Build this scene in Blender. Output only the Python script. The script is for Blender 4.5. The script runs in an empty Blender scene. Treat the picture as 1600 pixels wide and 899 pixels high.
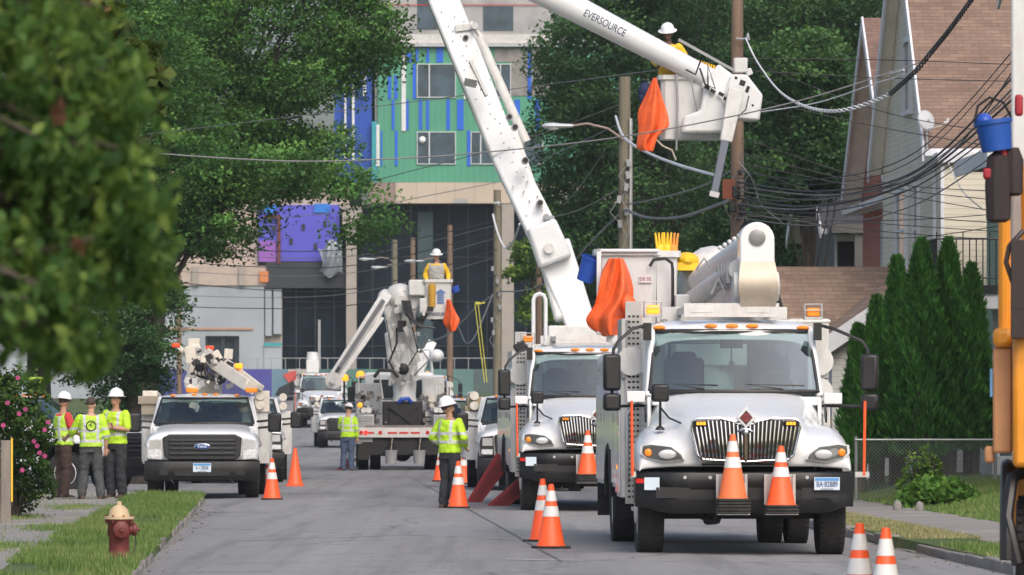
import bpy, bmesh, math, random
import numpy as np
from mathutils import Vector, Matrix, noise as mnoise
R = math.radians
PI = math.pi
rnd = random.Random(7)
scene = bpy.context.scene
COL = scene.collection
# ------------------------------------------------------------------ camera, sky, sun
FP = 200.0 / 36.0 * 1600.0          # focal length in photo pixels
HOR = 638.0                         # horizon row
CAMZ = 1.67
cam_d = bpy.data.cameras.new("camera")
cam = bpy.data.objects.new("camera", cam_d)
COL.objects.link(cam)
cam.location = (0, 0, CAMZ)
cam.rotation_euler = (R(90), 0, 0)
cam_d.lens = 200
cam_d.sensor_width = 36
cam_d.shift_y = (HOR - 449.5) / 1600.0
cam_d.clip_start = 0.5
cam_d.clip_end = 3000
cam_d.dof.use_dof = True
cam_d.dof.focus_distance = 74
cam_d.dof.aperture_fstop = 9
scene.camera = cam

world = bpy.data.worlds.new("World")
scene.world = world
world.use_nodes = True
wn = world.node_tree
sky = wn.nodes.new("ShaderNodeTexSky")
sky.sky_type = 'NISHITA'
sky.sun_disc = False
sky.sun_elevation = R(44)
sky.sun_rotation = R(160)
sky.air_density = 1.0
sky.dust_density = 5.0
sky.ozone_density = 1.0
wn.links.new(sky.outputs[0], wn.nodes["Background"].inputs[0])
wn.nodes["Background"].inputs[1].default_value = 0.15
sun_d = bpy.data.lights.new("sun", 'SUN')
sun_d.energy = 0.95
sun_d.angle = R(40)
sun_d.color = (1.0, 0.97, 0.94)
sun = bpy.data.objects.new("sun", sun_d)
COL.objects.link(sun)
# sun high, behind and right of the camera
sun.rotation_euler = (R(46), 0, R(20))
vs = scene.view_settings
vs.view_transform = 'Standard'
vs.look = 'None'
vs.gamma = 1
vs.exposure = 0.36
vs.use_curve_mapping = False

# ------------------------------------------------------------------ place helpers
VPX = 450.0
SL = (VPX - 800.0) / FP             # the street drifts left with distance

def S(Z): return FP / Z
def P(px, py, Z): return Vector(((px - 800.0) / FP * Z, Z, CAMZ + (HOR - py) / FP * Z))
def U(u, v, z=0.0): return Vector((u + SL * v, v, z))
def roadz(v):
    if v < 150: return 0.0
    t = min((v - 150) / 180.0, 1.0)
    return 2.1 * t ** 2.9
def smooth(a, b, x):
    t = max(0.0, min(1.0, (x - a) / (b - a)))
    return t * t * (3 - 2 * t)
KL, KR = -1.5, 7.25                 # kerb lines in street coordinates
def groundz(x, y):
    u = x - SL * y
    z = roadz(y) + 0.12
    z += 0.33 * smooth(9.6, 12.0, u)
    return z

SPLIT = set('''mud_flap side_glass hood_vent pivot_cover bumper_opening bumper_recess upper_boxes wiper tow_hooks tail_lamps loose_gear storage_tube roof_tubes
 beige_pilaster sheathing white_board red_lamp orange_lamp red_straps cable_clips bolts side_marker latches compartment_doors drawers reflective_tape valve_blocks pins roof_crates tube_cap
 control_ports turn_signal grille_lamp steel_post window_opening lamp_unit opening_frame black_bag upper_cabinet black_hoses bolt cable_box boom_foot dark_recess'''.split())
# ------------------------------------------------------------------ mesh builder
class MB:
    def __init__(self): self.v = []; self.f = []
    def add(self, vs, fs):
        n = len(self.v)
        self.v.extend([Vector(p) for p in vs]); self.f.extend([tuple(i + n for i in f) for f in fs])
        return self
    def box(self, c, s, rot=None):
        hx, hy, hz = s[0] / 2, s[1] / 2, s[2] / 2
        vs = [Vector((x, y, z)) for z in (-hz, hz) for y in (-hy, hy) for x in (-hx, hx)]
        if rot is not None:
            m = rot if isinstance(rot, Matrix) else Matrix.Rotation(rot[2], 3, 'Z') @ Matrix.Rotation(rot[1], 3, 'Y') @ Matrix.Rotation(rot[0], 3, 'X')
            vs = [m @ p for p in vs]
        c = Vector(c)
        return self.add([p + c for p in vs], [(0, 2, 3, 1), (4, 5, 7, 6), (0, 1, 5, 4), (2, 6, 7, 3), (0, 4, 6, 2), (1, 3, 7, 5)])
    def bb(self, x0, x1, y0, y1, z0, z1):
        return self.box(((x0 + x1) / 2, (y0 + y1) / 2, (z0 + z1) / 2), (abs(x1 - x0), abs(y1 - y0), abs(z1 - z0)))
    def tube(self, pts, r, n=8, cap=True, sy=1.0):
        pts = [Vector(p) for p in pts]
        rr = r if isinstance(r, (list, tuple)) else [r] * len(pts)
        rings = []
        t0 = (pts[1] - pts[0]).normalized()
        a = Vector((0, 0, 1)) if abs(t0.z) < 0.9 else Vector((0, 1, 0))
        nx = t0.cross(a).normalized()
        for i, p in enumerate(pts):
            if i == 0: t = pts[1] - pts[0]
            elif i == len(pts) - 1: t = pts[-1] - pts[-2]
            else: t = (pts[i + 1] - pts[i]).normalized() + (pts[i] - pts[i - 1]).normalized()
            if t.length < 1e-9: t = t0
            t = t.normalized()
            nx = (nx - t * nx.dot(t)).normalized()
            ny = t.cross(nx)
            rings.append([p + (nx * math.cos(2 * PI * k / n) + ny * math.sin(2 * PI * k / n) * sy) * rr[i] for k in range(n)])
        return self.loft(rings, cap)
    def cyl(self, p0, p1, r0, r1=None, n=16, cap=True):
        return self.tube([p0, p1], [r0, r0 if r1 is None else r1], n, cap)
    def loft(self, rings, cap=True, closed=True):
        n = len(rings[0]); vs = [p for r in rings for p in r]; fs = []
        for i in range(len(rings) - 1):
            for k in range(n if closed else n - 1):
                a = i * n + k; b = i * n + (k + 1) % n
                fs.append((a, b, b + n, a + n))
        if cap and closed:
            fs.append(tuple(range(n))[::-1]); m = (len(rings) - 1) * n
            fs.append(tuple(m + k for k in range(n)))
        return self.add(vs, fs)
    def lathe(self, prof, c=(0, 0, 0), axis='Z', n=20, cap=True):
        c = Vector(c); rings = []
        for r, h in prof:
            ring = []
            for k in range(n):
                a = 2 * PI * k / n; x, y = r * math.cos(a), r * math.sin(a)
                p = {'Z': (x, y, h), 'Y': (x, h, y), 'X': (h, x, y)}[axis]
                ring.append(c + Vector(p))
            rings.append(ring)
        return self.loft(rings, cap)
    def prism(self, poly, a0, a1, plane='XZ'):
        def mk(p, a): return {'XZ': (p[0], a, p[1]), 'YZ': (a, p[0], p[1]), 'XY': (p[0], p[1], a)}[plane]
        n = len(poly)
        vs = [mk(p, a0) for p in poly] + [mk(p, a1) for p in poly]
        fs = [tuple(range(n))[::-1], tuple(range(n, 2 * n))] + [(i, (i + 1) % n, (i + 1) % n + n, i + n) for i in range(n)]
        return self.add(vs, fs)
    def ell(self, c, r, nu=14, nv=9, rot=None):
        c = Vector(c); r = (r, r, r) if not isinstance(r, (tuple, list)) else r
        vs = []; fs = []
        for i in range(1, nv):
            a = PI * i / nv
            for k in range(nu):
                b = 2 * PI * k / nu
                vs.append(Vector((math.sin(a) * math.cos(b) * r[0], math.sin(a) * math.sin(b) * r[1], math.cos(a) * r[2])))
        top = len(vs); vs.append(Vector((0, 0, r[2]))); vs.append(Vector((0, 0, -r[2])))
        for i in range(nv - 2):
            for k in range(nu):
                a = i * nu + k; b = i * nu + (k + 1) % nu
                fs.append((a, a + nu, b + nu, b))
        for k in range(nu):
            fs.append((top, k, (k + 1) % nu)); m = (nv - 2) * nu
            fs.append((top + 1, m + (k + 1) % nu, m + k))
        if rot is not None: vs = [rot @ p for p in vs]
        return self.add([p + c for p in vs], fs)
    def xf(self, m, start=0):
        for i in range(start, len(self.v)): self.v[i] = m @ self.v[i]
        return self
    def mark(self): return len(self.v)
    def pieces(self):
        p = list(range(len(self.v)))
        def find(a):
            while p[a] != a: p[a] = p[p[a]]; a = p[a]
            return a
        for f in self.f:
            for q in f[1:]: p[find(q)] = find(f[0])
        groups = {}
        for f in self.f: groups.setdefault(find(f[0]), []).append(f)
        out = []
        for fs in groups.values():
            ids = sorted({i for f in fs for i in f}); mp = {i: k for k, i in enumerate(ids)}
            m = MB(); m.v = [self.v[i] for i in ids]; m.f = [tuple(mp[i] for i in f) for f in fs]; out.append(m)
        return out
    def build(self, name, mat, parent=None, bevel=0, sub=0, smooth=True, angle=35, solid=0, fix=True):
        if name in SPLIT:
            ps = self.pieces()
            if 1 < len(ps) <= 100:
                return [m.build1(name, mat, parent, bevel, sub, smooth, angle, solid, fix) for m in ps][-1]
        return self.build1(name, mat, parent, bevel, sub, smooth, angle, solid, fix)
    def build1(self, name, mat, parent=None, bevel=0, sub=0, smooth=True, angle=35, solid=0, fix=True):
        me = bpy.data.meshes.new(name)
        me.from_pydata([tuple(p) for p in self.v], [], self.f)
        if fix:
            bm = bmesh.new(); bm.from_mesh(me)
            bmesh.ops.recalc_face_normals(bm, faces=bm.faces)
            bm.to_mesh(me); bm.free()
        if smooth:
            me.shade_smooth()
            if not sub: me.set_sharp_from_angle(angle=R(angle))
        o = bpy.data.objects.new(name, me)
        COL.objects.link(o)
        if mat is not None:
            for m in (mat if isinstance(mat, list) else [mat]): me.materials.append(m)
        if parent is not None: o.parent = parent
        if solid:
            s = o.modifiers.new("solid", 'SOLIDIFY'); s.thickness = solid; s.offset = -1
        if bevel:
            b = o.modifiers.new("bevel", 'BEVEL'); b.width = bevel; b.segments = 2; b.limit_method = 'ANGLE'; b.angle_limit = R(40)
            b.harden_normals = False
        if sub:
            s = o.modifiers.new("sub", 'SUBSURF'); s.levels = sub; s.render_levels = sub
        return o

def npmesh(name, verts, faces, mat, parent=None, attr=None, smooth=False):
    """verts (N,3), faces (M,k) numpy"""
    me = bpy.data.meshes.new(name)
    k = faces.shape[1]
    me.vertices.add(len(verts)); me.vertices.foreach_set("co", np.ascontiguousarray(verts, dtype=np.float32).ravel())
    me.loops.add(faces.size); me.loops.foreach_set("vertex_index", np.ascontiguousarray(faces, dtype=np.int32).ravel())
    me.polygons.add(len(faces))
    me.polygons.foreach_set("loop_start", np.arange(0, faces.size, k, dtype=np.int32))
    me.polygons.foreach_set("loop_total", np.full(len(faces), k, dtype=np.int32))
    if attr is not None:
        at = me.attributes.new("tone", 'FLOAT', 'FACE'); at.data.foreach_set("value", np.ascontiguousarray(attr, dtype=np.float32))
    me.update(calc_edges=True); me.validate()
    me.materials.append(mat)
    o = bpy.data.objects.new(name, me); COL.objects.link(o)
    if parent is not None: o.parent = parent
    return o

def tag(o, label=None, cat=None, group=None, kind=None):
    if label: o['label'] = label
    if cat: o['category'] = cat
    if group: o['group'] = group
    if kind: o['kind'] = kind
    return o
def thing(name, label, cat, loc=(0, 0, 0), rz=0, group=None):
    o = bpy.data.objects.new(name, None); COL.objects.link(o)
    o.empty_display_size = 0.3
    o.location = loc; o.rotation_euler = (0, 0, rz)
    return tag(o, label, cat, group)
def struct(o): o['kind'] = 'structure'; return o
def kids(o): return [c for c in bpy.data.objects if c.parent == o]
def copy_tree(o, parent=None):
    c = o.copy(); COL.objects.link(c)
    c.parent = parent
    for ch in kids(o): copy_tree(ch, c)
    return c
def dup(root, loc, rz, label, group=None, cat=None):
    c = copy_tree(root); c.location = loc; c.rotation_euler = (0, 0, rz); c['label'] = label
    if group: c['group'] = group
    if cat: c['category'] = cat
    return c

# ------------------------------------------------------------------ materials
def _bsdf(name):
    m = bpy.data.materials.new(name); m.use_nodes = True
    return m, m.node_tree, m.node_tree.nodes["Principled BSDF"]
def noise_node(nt, scale, detail=4, coord='Object', stretch=None, rough=0.55):
    tc = nt.nodes.new("ShaderNodeTexCoord"); n = nt.nodes.new("ShaderNodeTexNoise")
    n.inputs["Scale"].default_value = scale; n.inputs["Detail"].default_value = detail; n.inputs["Roughness"].default_value = rough
    if stretch:
        mp = nt.nodes.new("ShaderNodeMapping"); mp.inputs["Scale"].default_value = stretch
        nt.links.new(tc.outputs[coord], mp.inputs[0]); nt.links.new(mp.outputs[0], n.inputs["Vector"])
    else: nt.links.new(tc.outputs[coord], n.inputs["Vector"])
    return n
def ramp(nt, fac, stops):
    r = nt.nodes.new("ShaderNodeValToRGB")
    el = r.color_ramp.elements
    while len(el) < len(stops): el.new(0.5)
    for e, (p, c) in zip(el, stops): e.position = p; e.color = (*c, 1) if len(c) == 3 else c
    nt.links.new(fac, r.inputs[0])
    return r
def mixc(nt, fac, a, b, mode='MIX'):
    n = nt.nodes.new("ShaderNodeMix"); n.data_type = 'RGBA'; n.blend_type = mode
    for s, v in ((n.inputs[0], fac), (n.inputs[6], a), (n.inputs[7], b)):
        if hasattr(v, 'default_value') or isinstance(v, bpy.types.NodeSocket): nt.links.new(v, s)
        elif isinstance(v, (int, float)): s.default_value = v
        else: s.default_value = (*v, 1)
    return n.outputs[2]
def mathn(nt, op, a, b=0.0, c=0.0):
    n = nt.nodes.new("ShaderNodeMath"); n.operation = op
    for s, v in zip(n.inputs, (a, b, c)):
        if isinstance(v, bpy.types.NodeSocket): nt.links.new(v, s)
        else: s.default_value = v
    return n.outputs[0]
def bump(nt, b, h, strength=0.3, dist=0.02):
    n = nt.nodes.new("ShaderNodeBump"); n.inputs["Strength"].default_value = strength; n.inputs["Distance"].default_value = dist
    nt.links.new(h, n.inputs["Height"]); nt.links.new(n.outputs[0], b.inputs["Normal"])
def M(name, col, rough=0.5, metal=0.0, var=0.12, scale=3.0, coat=0.0, bmp=0.0, bs=40.0, dirt=None, dirtamt=0.3, stretch=None, emit=0):
    m, nt, b = _bsdf(name)
    n = noise_node(nt, scale, 5, stretch=stretch)
    lo = tuple(c * (1 - var) for c in col); hi = tuple(min(1, c * (1 + var * 0.6)) for c in col)
    r = ramp(nt, n.outputs[0], [(0.3, lo), (0.7, hi)])
    out = r.outputs[0]
    if dirt:
        n2 = noise_node(nt, scale * 2.3, 8, stretch=(1, 1, 0.35), rough=0.7)
        r2 = ramp(nt, n2.outputs[0], [(0.5, (0, 0, 0)), (0.75, (dirtamt,) * 3)])
        out = mixc(nt, r2.outputs[0], out, dirt)
    nt.links.new(out, b.inputs["Base Color"])
    b.inputs["Roughness"].default_value = rough; b.inputs["Metallic"].default_value = metal
    b.inputs["Coat Weight"].default_value = coat; b.inputs["Coat Roughness"].default_value = 0.06
    if bmp:
        n3 = noise_node(nt, bs, 4); bump(nt, b, n3.outputs[0], bmp)
    if emit:
        b.inputs["Emission Color"].default_value = (*col, 1); b.inputs["Emission Strength"].default_value = emit
    return m
WHITE = M("white_paint", (0.72, 0.735, 0.75), 0.3, var=0.03, coat=0.6, dirt=(0.5, 0.46, 0.40), dirtamt=0.16)
WHITED = M("weathered_white_paint", (0.62, 0.62, 0.61), 0.45, var=0.1, dirt=(0.34, 0.29, 0.23), dirtamt=0.5, scale=4)
CREAM = M("aged_boom_paint", (0.66, 0.62, 0.54), 0.5, var=0.1, dirt=(0.3, 0.25, 0.2), dirtamt=0.4)
FIBRE = M("fibreglass_bucket", (0.66, 0.67, 0.67), 0.4, var=0.05, dirt=(0.4, 0.36, 0.3), dirtamt=0.35)
SILVER = M("brushed_aluminium", (0.55, 0.55, 0.55), 0.38, 0.6, var=0.15, dirt=(0.2, 0.18, 0.16), dirtamt=0.4)
CHROME = M("chrome", (0.72, 0.73, 0.75), 0.12, 1.0, var=0.05)
BLACK = M("black_plastic", (0.013, 0.013, 0.014), 0.42, var=0.3, dirt=(0.06, 0.055, 0.05), dirtamt=0.25)
BLACKM = M("black_frame_steel", (0.014, 0.014, 0.015), 0.6, var=0.4)
RUBBER = M("tyre_rubber", (0.026, 0.025, 0.024), 0.85, var=0.35, scale=6, dirt=(0.06, 0.055, 0.05), dirtamt=0.5, bmp=0.3)
AMBER = M("amber_lens", (0.95, 0.28, 0.02), 0.25, var=0.1)
AMBERL = M("lit_amber_lamp", (1.0, 0.34, 0.02), 0.3, var=0.02, emit=1.0)
REDL = M("red_lens", (0.55, 0.02, 0.015), 0.25)
CONE = M("cone_orange", (0.95, 0.11, 0.02), 0.5, var=0.1, dirt=(0.3, 0.1, 0.05), dirtamt=0.3, scale=8)
CONEF = M("faded_cone_orange", (0.80, 0.17, 0.05), 0.6, var=0.12, dirt=(0.3, 0.12, 0.07), dirtamt=0.5, scale=8)
REFL = M("reflective_collar", (0.72, 0.72, 0.71), 0.35, var=0.1, dirt=(0.4, 0.38, 0.36), dirtamt=0.4, scale=8)
ORANGECLOTH = M("orange_rubber_blanket", (0.90, 0.13, 0.025), 0.5, var=0.22, scale=5, bmp=.5, bs=9, dirt=(.4, .12, .05), dirtamt=.35)
REDST = M("red_stabiliser_paint", (0.30, 0.018, 0.025), 0.45, var=0.2, dirt=(0.08, 0.05, 0.04), dirtamt=0.5)
GREY = M("grey_paint", (0.30, 0.31, 0.32), 0.5, var=0.1)
JIB = M("blue_grey_jib_paint", (0.13, 0.145, 0.19), 0.45, var=0.1)
YELLOW = M("yellow_cover", (0.85, 0.52, 0.02), 0.5, var=0.1)
BLUEP = M("blue_plastic", (0.02, 0.08, 0.42), 0.45, var=0.1)
TAN = M("brown_boom_underside", (0.36, 0.31, 0.25), 0.35, 0.3, var=0.15, scale=6)
SEAT = M("seat_fabric", (0.14, 0.15, 0.17), 0.85)
DASH = M("cab_interior", (0.05, 0.055, 0.06), 0.8)
WIRE = M("black_cable", (0.03, 0.03, 0.032), 0.5, var=0.2)
WIREG = M("grey_cable", (0.16, 0.16, 0.17), 0.5, var=0.2)
WIREL = M("light_insulated_cable", (0.62, 0.64, 0.68), 0.5, var=0.1)
ROPE = M("rope", (0.45, 0.41, 0.33), 0.8)

def glass(name, tint, gloss=0.1, rough=0.02):
    m, nt, b = _bsdf(name); nt.nodes.remove(b)
    out = nt.nodes["Material Output"]
    tr = nt.nodes.new("ShaderNodeBsdfTransparent"); tr.inputs[0].default_value = (*tint, 1)
    gl = nt.nodes.new("ShaderNodeBsdfGlossy"); gl.inputs["Roughness"].default_value = rough
    gl.inputs[0].default_value = (0.9, 0.95, 0.95, 1)
    fr = nt.nodes.new("ShaderNodeFresnel"); fr.inputs[0].default_value = 1.5
    f = mathn(nt, 'ADD', fr.outputs[0], gloss)
    mx = nt.nodes.new("ShaderNodeMixShader")
    nt.links.new(f, mx.inputs[0]); nt.links.new(tr.outputs[0], mx.inputs[1]); nt.links.new(gl.outputs[0], mx.inputs[2])
    nt.links.new(mx.outputs[0], out.inputs[0])
    return m
GLASS = glass("tinted_windscreen", (0.62, 0.74, 0.72), 0.05)
LENS = glass("clear_lens", (0.85, 0.87, 0.88), 0.05)

def text_mesh(name, body, size, mat, parent, loc, rot, extrude=0.002, align='CENTER', sx=1.0):
    cu = bpy.data.curves.new(name, 'FONT'); cu.body = body; cu.size = size; cu.extrude = extrude
    cu.align_x = align; cu.align_y = 'CENTER'; cu.offset = size * 0.012
    o = bpy.data.objects.new(name + "_src", cu); COL.objects.link(o)
    dg = bpy.context.evaluated_depsgraph_get()
    me = bpy.data.meshes.new_from_object(o.evaluated_get(dg))
    bpy.data.objects.remove(o); bpy.data.curves.remove(cu)
    me.materials.clear(); me.materials.append(mat)
    for v in me.vertices: v.co.x *= sx
    t = bpy.data.objects.new(name, me); COL.objects.link(t)
    t.parent = parent; t.location = loc; t.rotation_euler = rot
    return t
NAVY = M("dark_blue_lettering", (0.03, 0.05, 0.12), 0.5)
# ------------------------------------------------------------------ ground materials
def grass_mat():
    m, nt, b = _bsdf("lawn")
    n = noise_node(nt, 0.5, 6); n2 = noise_node(nt, 14, 5)
    r = ramp(nt, n.outputs[0], [(0.3, (0.045, 0.085, 0.018)), (0.5, (0.075, 0.13, 0.026)), (0.66, (0.16, 0.155, 0.06))])
    c = mixc(nt, 0.5, r.outputs[0], ramp(nt, n2.outputs[0], [(0.3, (0.25, 0.25, 0.25)), (0.7, (1, 1, 1))]).outputs[0], 'MULTIPLY')
    nt.links.new(c, b.inputs["Base Color"]); b.inputs["Roughness"].default_value = 0.95
    bump(nt, b, n2.outputs[0], 0.8, 0.06)
    return m
def asphalt_mat():
    m, nt, b = _bsdf("asphalt")
    n = noise_node(nt, 0.5, 7, stretch=(1, 0.07, 1)); n2 = noise_node(nt, 60, 3); n3 = noise_node(nt, 0.9, 8, rough=0.75)
    r = ramp(nt, n.outputs[0], [(0.3, (0.235, 0.23, 0.228)), (0.5, (0.285, 0.28, 0.277)), (0.7, (0.34, 0.335, 0.33))])
    nx = noise_node(nt, 1.1, 3, stretch=(1, .006, 1)); nb = noise_node(nt, 2.2, 6, stretch=(1, .035, 1), rough=.7)
    rr_ = mixc(nt, 0.6, r.outputs[0], ramp(nt, nx.outputs[0], [(.35, (.74, .74, .74)), (.65, (1, 1, 1))]).outputs[0], 'MULTIPLY')
    rr_ = mixc(nt, 0.55, rr_, ramp(nt, nb.outputs[0], [(.38, (.62, .62, .62)), (.5, (1, 1, 1)), (.66, (1, 1, 1)), (.72, (.75, .75, .75))]).outputs[0], 'MULTIPLY')
    c = mixc(nt, 0.45, rr_, ramp(nt, n2.outputs[0], [(0.3, (0.5, 0.5, 0.5)), (0.7, (1, 1, 1))]).outputs[0], 'MULTIPLY')
    c = mixc(nt, ramp(nt, n3.outputs[0], [(0.55, (0, 0, 0)), (0.7, (0.5, 0.5, 0.5))]).outputs[0], c, (0.10, 0.098, 0.096))
    vo = nt.nodes.new("ShaderNodeTexVoronoi"); vo.feature = 'DISTANCE_TO_EDGE'; vo.inputs["Scale"].default_value = 0.22
    tc = nt.nodes.new("ShaderNodeTexCoord"); dn = noise_node(nt, 1.2, 4)
    ad = nt.nodes.new("ShaderNodeVectorMath"); ad.operation = 'MULTIPLY_ADD'
    nt.links.new(dn.outputs[1], ad.inputs[0]); ad.inputs[1].default_value = (1.2, 1.2, 0); nt.links.new(tc.outputs["Object"], ad.inputs[2])
    nt.links.new(ad.outputs[0], vo.inputs["Vector"])
    cr = ramp(nt, vo.outputs["Distance"], [(0.0, (0.6, 0.6, 0.6)), (0.012, (0, 0, 0))])
    c = mixc(nt, cr.outputs[0], c, (0.03, 0.03, 0.03))
    nt.links.new(c, b.inputs["Base Color"]); b.inputs["Roughness"].default_value = 0.8
    bump(nt, b, n2.outputs[0], 0.35, 0.01)
    return m
def concrete_mat(name, col, slab=None):
    m, nt, b = _bsdf(name)
    n = noise_node(nt, 1.1, 8, rough=0.7); n2 = noise_node(nt, 30, 4)
    r = ramp(nt, n.outputs[0], [(0.3, tuple(c * .68 for c in col)), (0.7, col)])
    c = mixc(nt, 0.35, r.outputs[0], ramp(nt, n2.outputs[0], [(0.3, (0.5, 0.5, 0.5)), (0.7, (1, 1, 1))]).outputs[0], 'MULTIPLY')
    nt.links.new(c, b.inputs["Base Color"]); b.inputs["Roughness"].default_value = 0.9
    bump(nt, b, n2.outputs[0], 0.3, 0.01)
    return m
GRASS = grass_mat(); ASPH = asphalt_mat()
SIDEW = concrete_mat("old_pavement_concrete", (0.30, 0.28, 0.26)); KERB = concrete_mat("kerb_granite", (0.30, 0.28, 0.26))

# ground: one sheet to the horizon, sunk under the carriageway
us = [-900, -300, -120, -60, -30, -15, -10, -7, -5, -4, -3, -2, KL - .05, KL + .02, 1, 4, KR - .02, KR + .05, 8, 9, 9.6, 10.2, 10.8, 11.4, 12, 13, 16, 25, 50, 120, 300, 900]
vv = [-60, 0, 30] + list(range(40, 150, 6)) + list(range(150, 345, 8)) + [360, 420, 600, 1000, 2500]
mb = MB(); rows = []
for v in vv:
    row = []
    for u in us:
        p = U(u, v); z = groundz(p.x, p.y)
        if KL <= u <= KR: z = roadz(v) - 0.06
        if u < KL and 103 < v < 150 and u > -8: z = roadz(v) - 0.06
        row.append(Vector((p.x, p.y, z)))
    rows.append(row)
mb.loft(rows, closed=False)
struct(mb.build("ground", GRASS, smooth=False))
# carriageway with a crown
mb = MB(); rows = []
for v in vv[1:-2]:
    row = []
    for k in range(13):
        u = KL + (KR - KL) * k / 12
        c = 1 - ((k - 6) / 6.0) ** 2
        p = U(u, v, roadz(v) + 0.05 * c)
        row.append(p)
    rows.append(row)
mb.loft(rows, closed=False)
struct(mb.build("road", ASPH))
mb = MB()
rows = [[U(u, v, roadz(v) + 0.004) for u in (-7.5, KL - 0.0)] for v in (102, 108, 114, 120, 130, 140, 148)]
mb.loft(rows, closed=False); struct(mb.build("parking_bay", ASPH))
# cross street at the far end
mb = MB(); mb.loft([[Vector((x, y, 2.1 + 0.13)) for x in (-80, 60)] for y in (333, 344)], closed=False)
struct(mb.build("far_crossing_road", ASPH))

def kerb(u, v0, v1, w, seg, name, gaps=()):
    mb = MB(); v = v0
    while v < v1:
        L = seg * rnd.uniform(0.8, 1.15)
        if not any(a < v < b for a, b in gaps) and not (name == "kerb_left" and rnd.random() < .3):
            c = U(u + rnd.uniform(-.02, .02), v + L / 2, roadz(v) + (0.015 if name == 'kerb_left' else 0.04) + rnd.uniform(-.025, .012))
            mb.box(c, (w, L - 0.012, 0.17), (rnd.uniform(-.006, .006), rnd.uniform(-.03, .03), math.atan(-SL) + rnd.uniform(-.004, .004)))
        v += L
    return struct(mb.build(name, KERB, bevel=0.02))
kerb(KL - 0.06, 30, 101, 0.16, 1.5, "kerb_left")
kerb(KL - 0.06, 150, 330, 0.16, 1.8, "kerb_left_far")
kerb(KR + 0.08, 30, 330, 0.17, 1.6, "kerb_right", gaps=[(64.5, 67.6), (104, 108), (132, 136)])

def slabs(name, u0, u1, v0, v1, L, z=0.004, tilt=0.012):
    mb = MB(); v = v0
    while v < v1:
        l = L * rnd.uniform(0.93, 1.07)
        c = U((u0 + u1) / 2 + rnd.uniform(-.03, .03), v + l / 2)
        zz = groundz(c.x, c.y) + z + rnd.uniform(0, .012)
        mb.box((c.x, c.y, zz - 0.03), (u1 - u0, l - 0.05, 0.06), (rnd.uniform(-tilt, tilt), rnd.uniform(-tilt, tilt), math.atan(-SL) + rnd.uniform(-.006, .006)))
        v += l
    return struct(mb.build(name, SIDEW, bevel=0.012))
slabs("sidewalk_left", -4.35, -2.75, 40, 108, 1.55, tilt=0.01)
slabs("sidewalk_right", 8.25, 9.6, 40, 330, 1.5, tilt=0.006)
# driveway apron on the right
mb = MB(); mb.loft([[U(7.2, 64.4, 0.0), U(8.25, 64.6, 0.13)], [U(7.2, 66, 0.012), U(8.25, 66, 0.135)], [U(7.2, 67.7, 0.0), U(8.25, 67.4, 0.13)]], closed=False)
struct(mb.build("driveway_apron", SIDEW))
# painted strokes on the asphalt
PAINT = M("worn_road_paint", (0.55, 0.55, 0.54), 0.7, var=0.3, scale=12)
def stroke(px0, px1, py):
    Z = CAMZ * FP / (py - HOR)
    mb = MB(); rows = []
    for k in range(7):
        t = k / 6; x = (px0 + (px1 - px0) * t - 800) / FP * Z; y = Z - 0.35 * t
        u = x - SL * y; c = 1 - (((u - KL) / (KR - KL) * 12 - 6) / 6.0) ** 2
        w = rnd.uniform(0.03, 0.09)
        rows.append([Vector((x, y - w, 0.05 * c + 0.007)), Vector((x, y + w, 0.05 * c + 0.007))])
    mb.loft(rows, closed=False)
    return struct(mb.build("road_marking", PAINT, smooth=False))
def strip(name, u0, u1, v0, v1, mat, h=.005):
    m = MB(); rows = []
    for k in range(13):
        v = v0 + (v1 - v0) * k / 12; row = []
        for j in range(5):
            u = u0 + (u1 - u0) * j / 4 + (rnd.uniform(-.015, .015) if j in (0, 4) else 0); c = 1 - (((u - KL) / (KR - KL) * 12 - 6) / 6.0) ** 2; row.append(U(u, v, roadz(v) + .05 * c + h))
        rows.append(row)
    m.loft(rows, closed=False); return struct(m.build(name, mat))
TAR = M("tar_seal", (.12, .12, .12), .6, var=.3, scale=5)
strip("tar_seam", 2.87, 2.895, 60, 140, TAR, .006)
stroke(752, 832, 849); stroke(790, 895, 882)

# grass blades on the near verges and lawn
def blades(name, cnt, samp, hmin, hmax, label, seed, mat):
    g = np.random.default_rng(seed); V = []; 
    pts = samp(g, cnt); n = len(pts)
    h = g.uniform(hmin, hmax, n); a = g.uniform(0, 2 * PI, n); w = g.uniform(0.004, 0.009, n); l = g.uniform(0, 0.6, n) * h; la = g.uniform(0, 2 * PI, n)
    d = np.stack([np.cos(a), np.sin(a), np.zeros(n)], 1) * w[:, None]
    tip = pts + np.stack([np.cos(la) * l, np.sin(la) * l, h], 1)
    verts = np.stack([pts - d, pts + d, tip], 1).reshape(-1, 3)
    faces = np.arange(n * 3).reshape(-1, 3)
    o = npmesh(name, verts, faces, mat, attr=g.random(n))
    return tag(o, label, "grass", kind="stuff")
def blade_mat(name, a, b_, c_):
    m, nt, b = _bsdf(name)
    at = nt.nodes.new("ShaderNodeAttribute"); at.attribute_name = "tone"
    n = noise_node(nt, 0.7, 3)
    f = mathn(nt, 'MULTIPLY_ADD', n.outputs[0], 0.9, mathn(nt, 'MULTIPLY_ADD', at.outputs["Fac"], 0.5, -0.22))
    r = ramp(nt, f, [(0.2, a), (0.55, b_), (0.8, c_)])
    nt.links.new(r.outputs[0], b.inputs["Base Color"]); b.inputs["Roughness"].default_value = 0.7
    return m
BLADE = blade_mat("grass_blade", (0.06, 0.12, 0.02), (0.11, 0.20, 0.035), (0.26, 0.26, 0.10))
BLADED = blade_mat("dry_grass_blade", (0.14, 0.17, 0.05), (0.26, 0.25, 0.11), (0.38, 0.33, 0.19))
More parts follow.
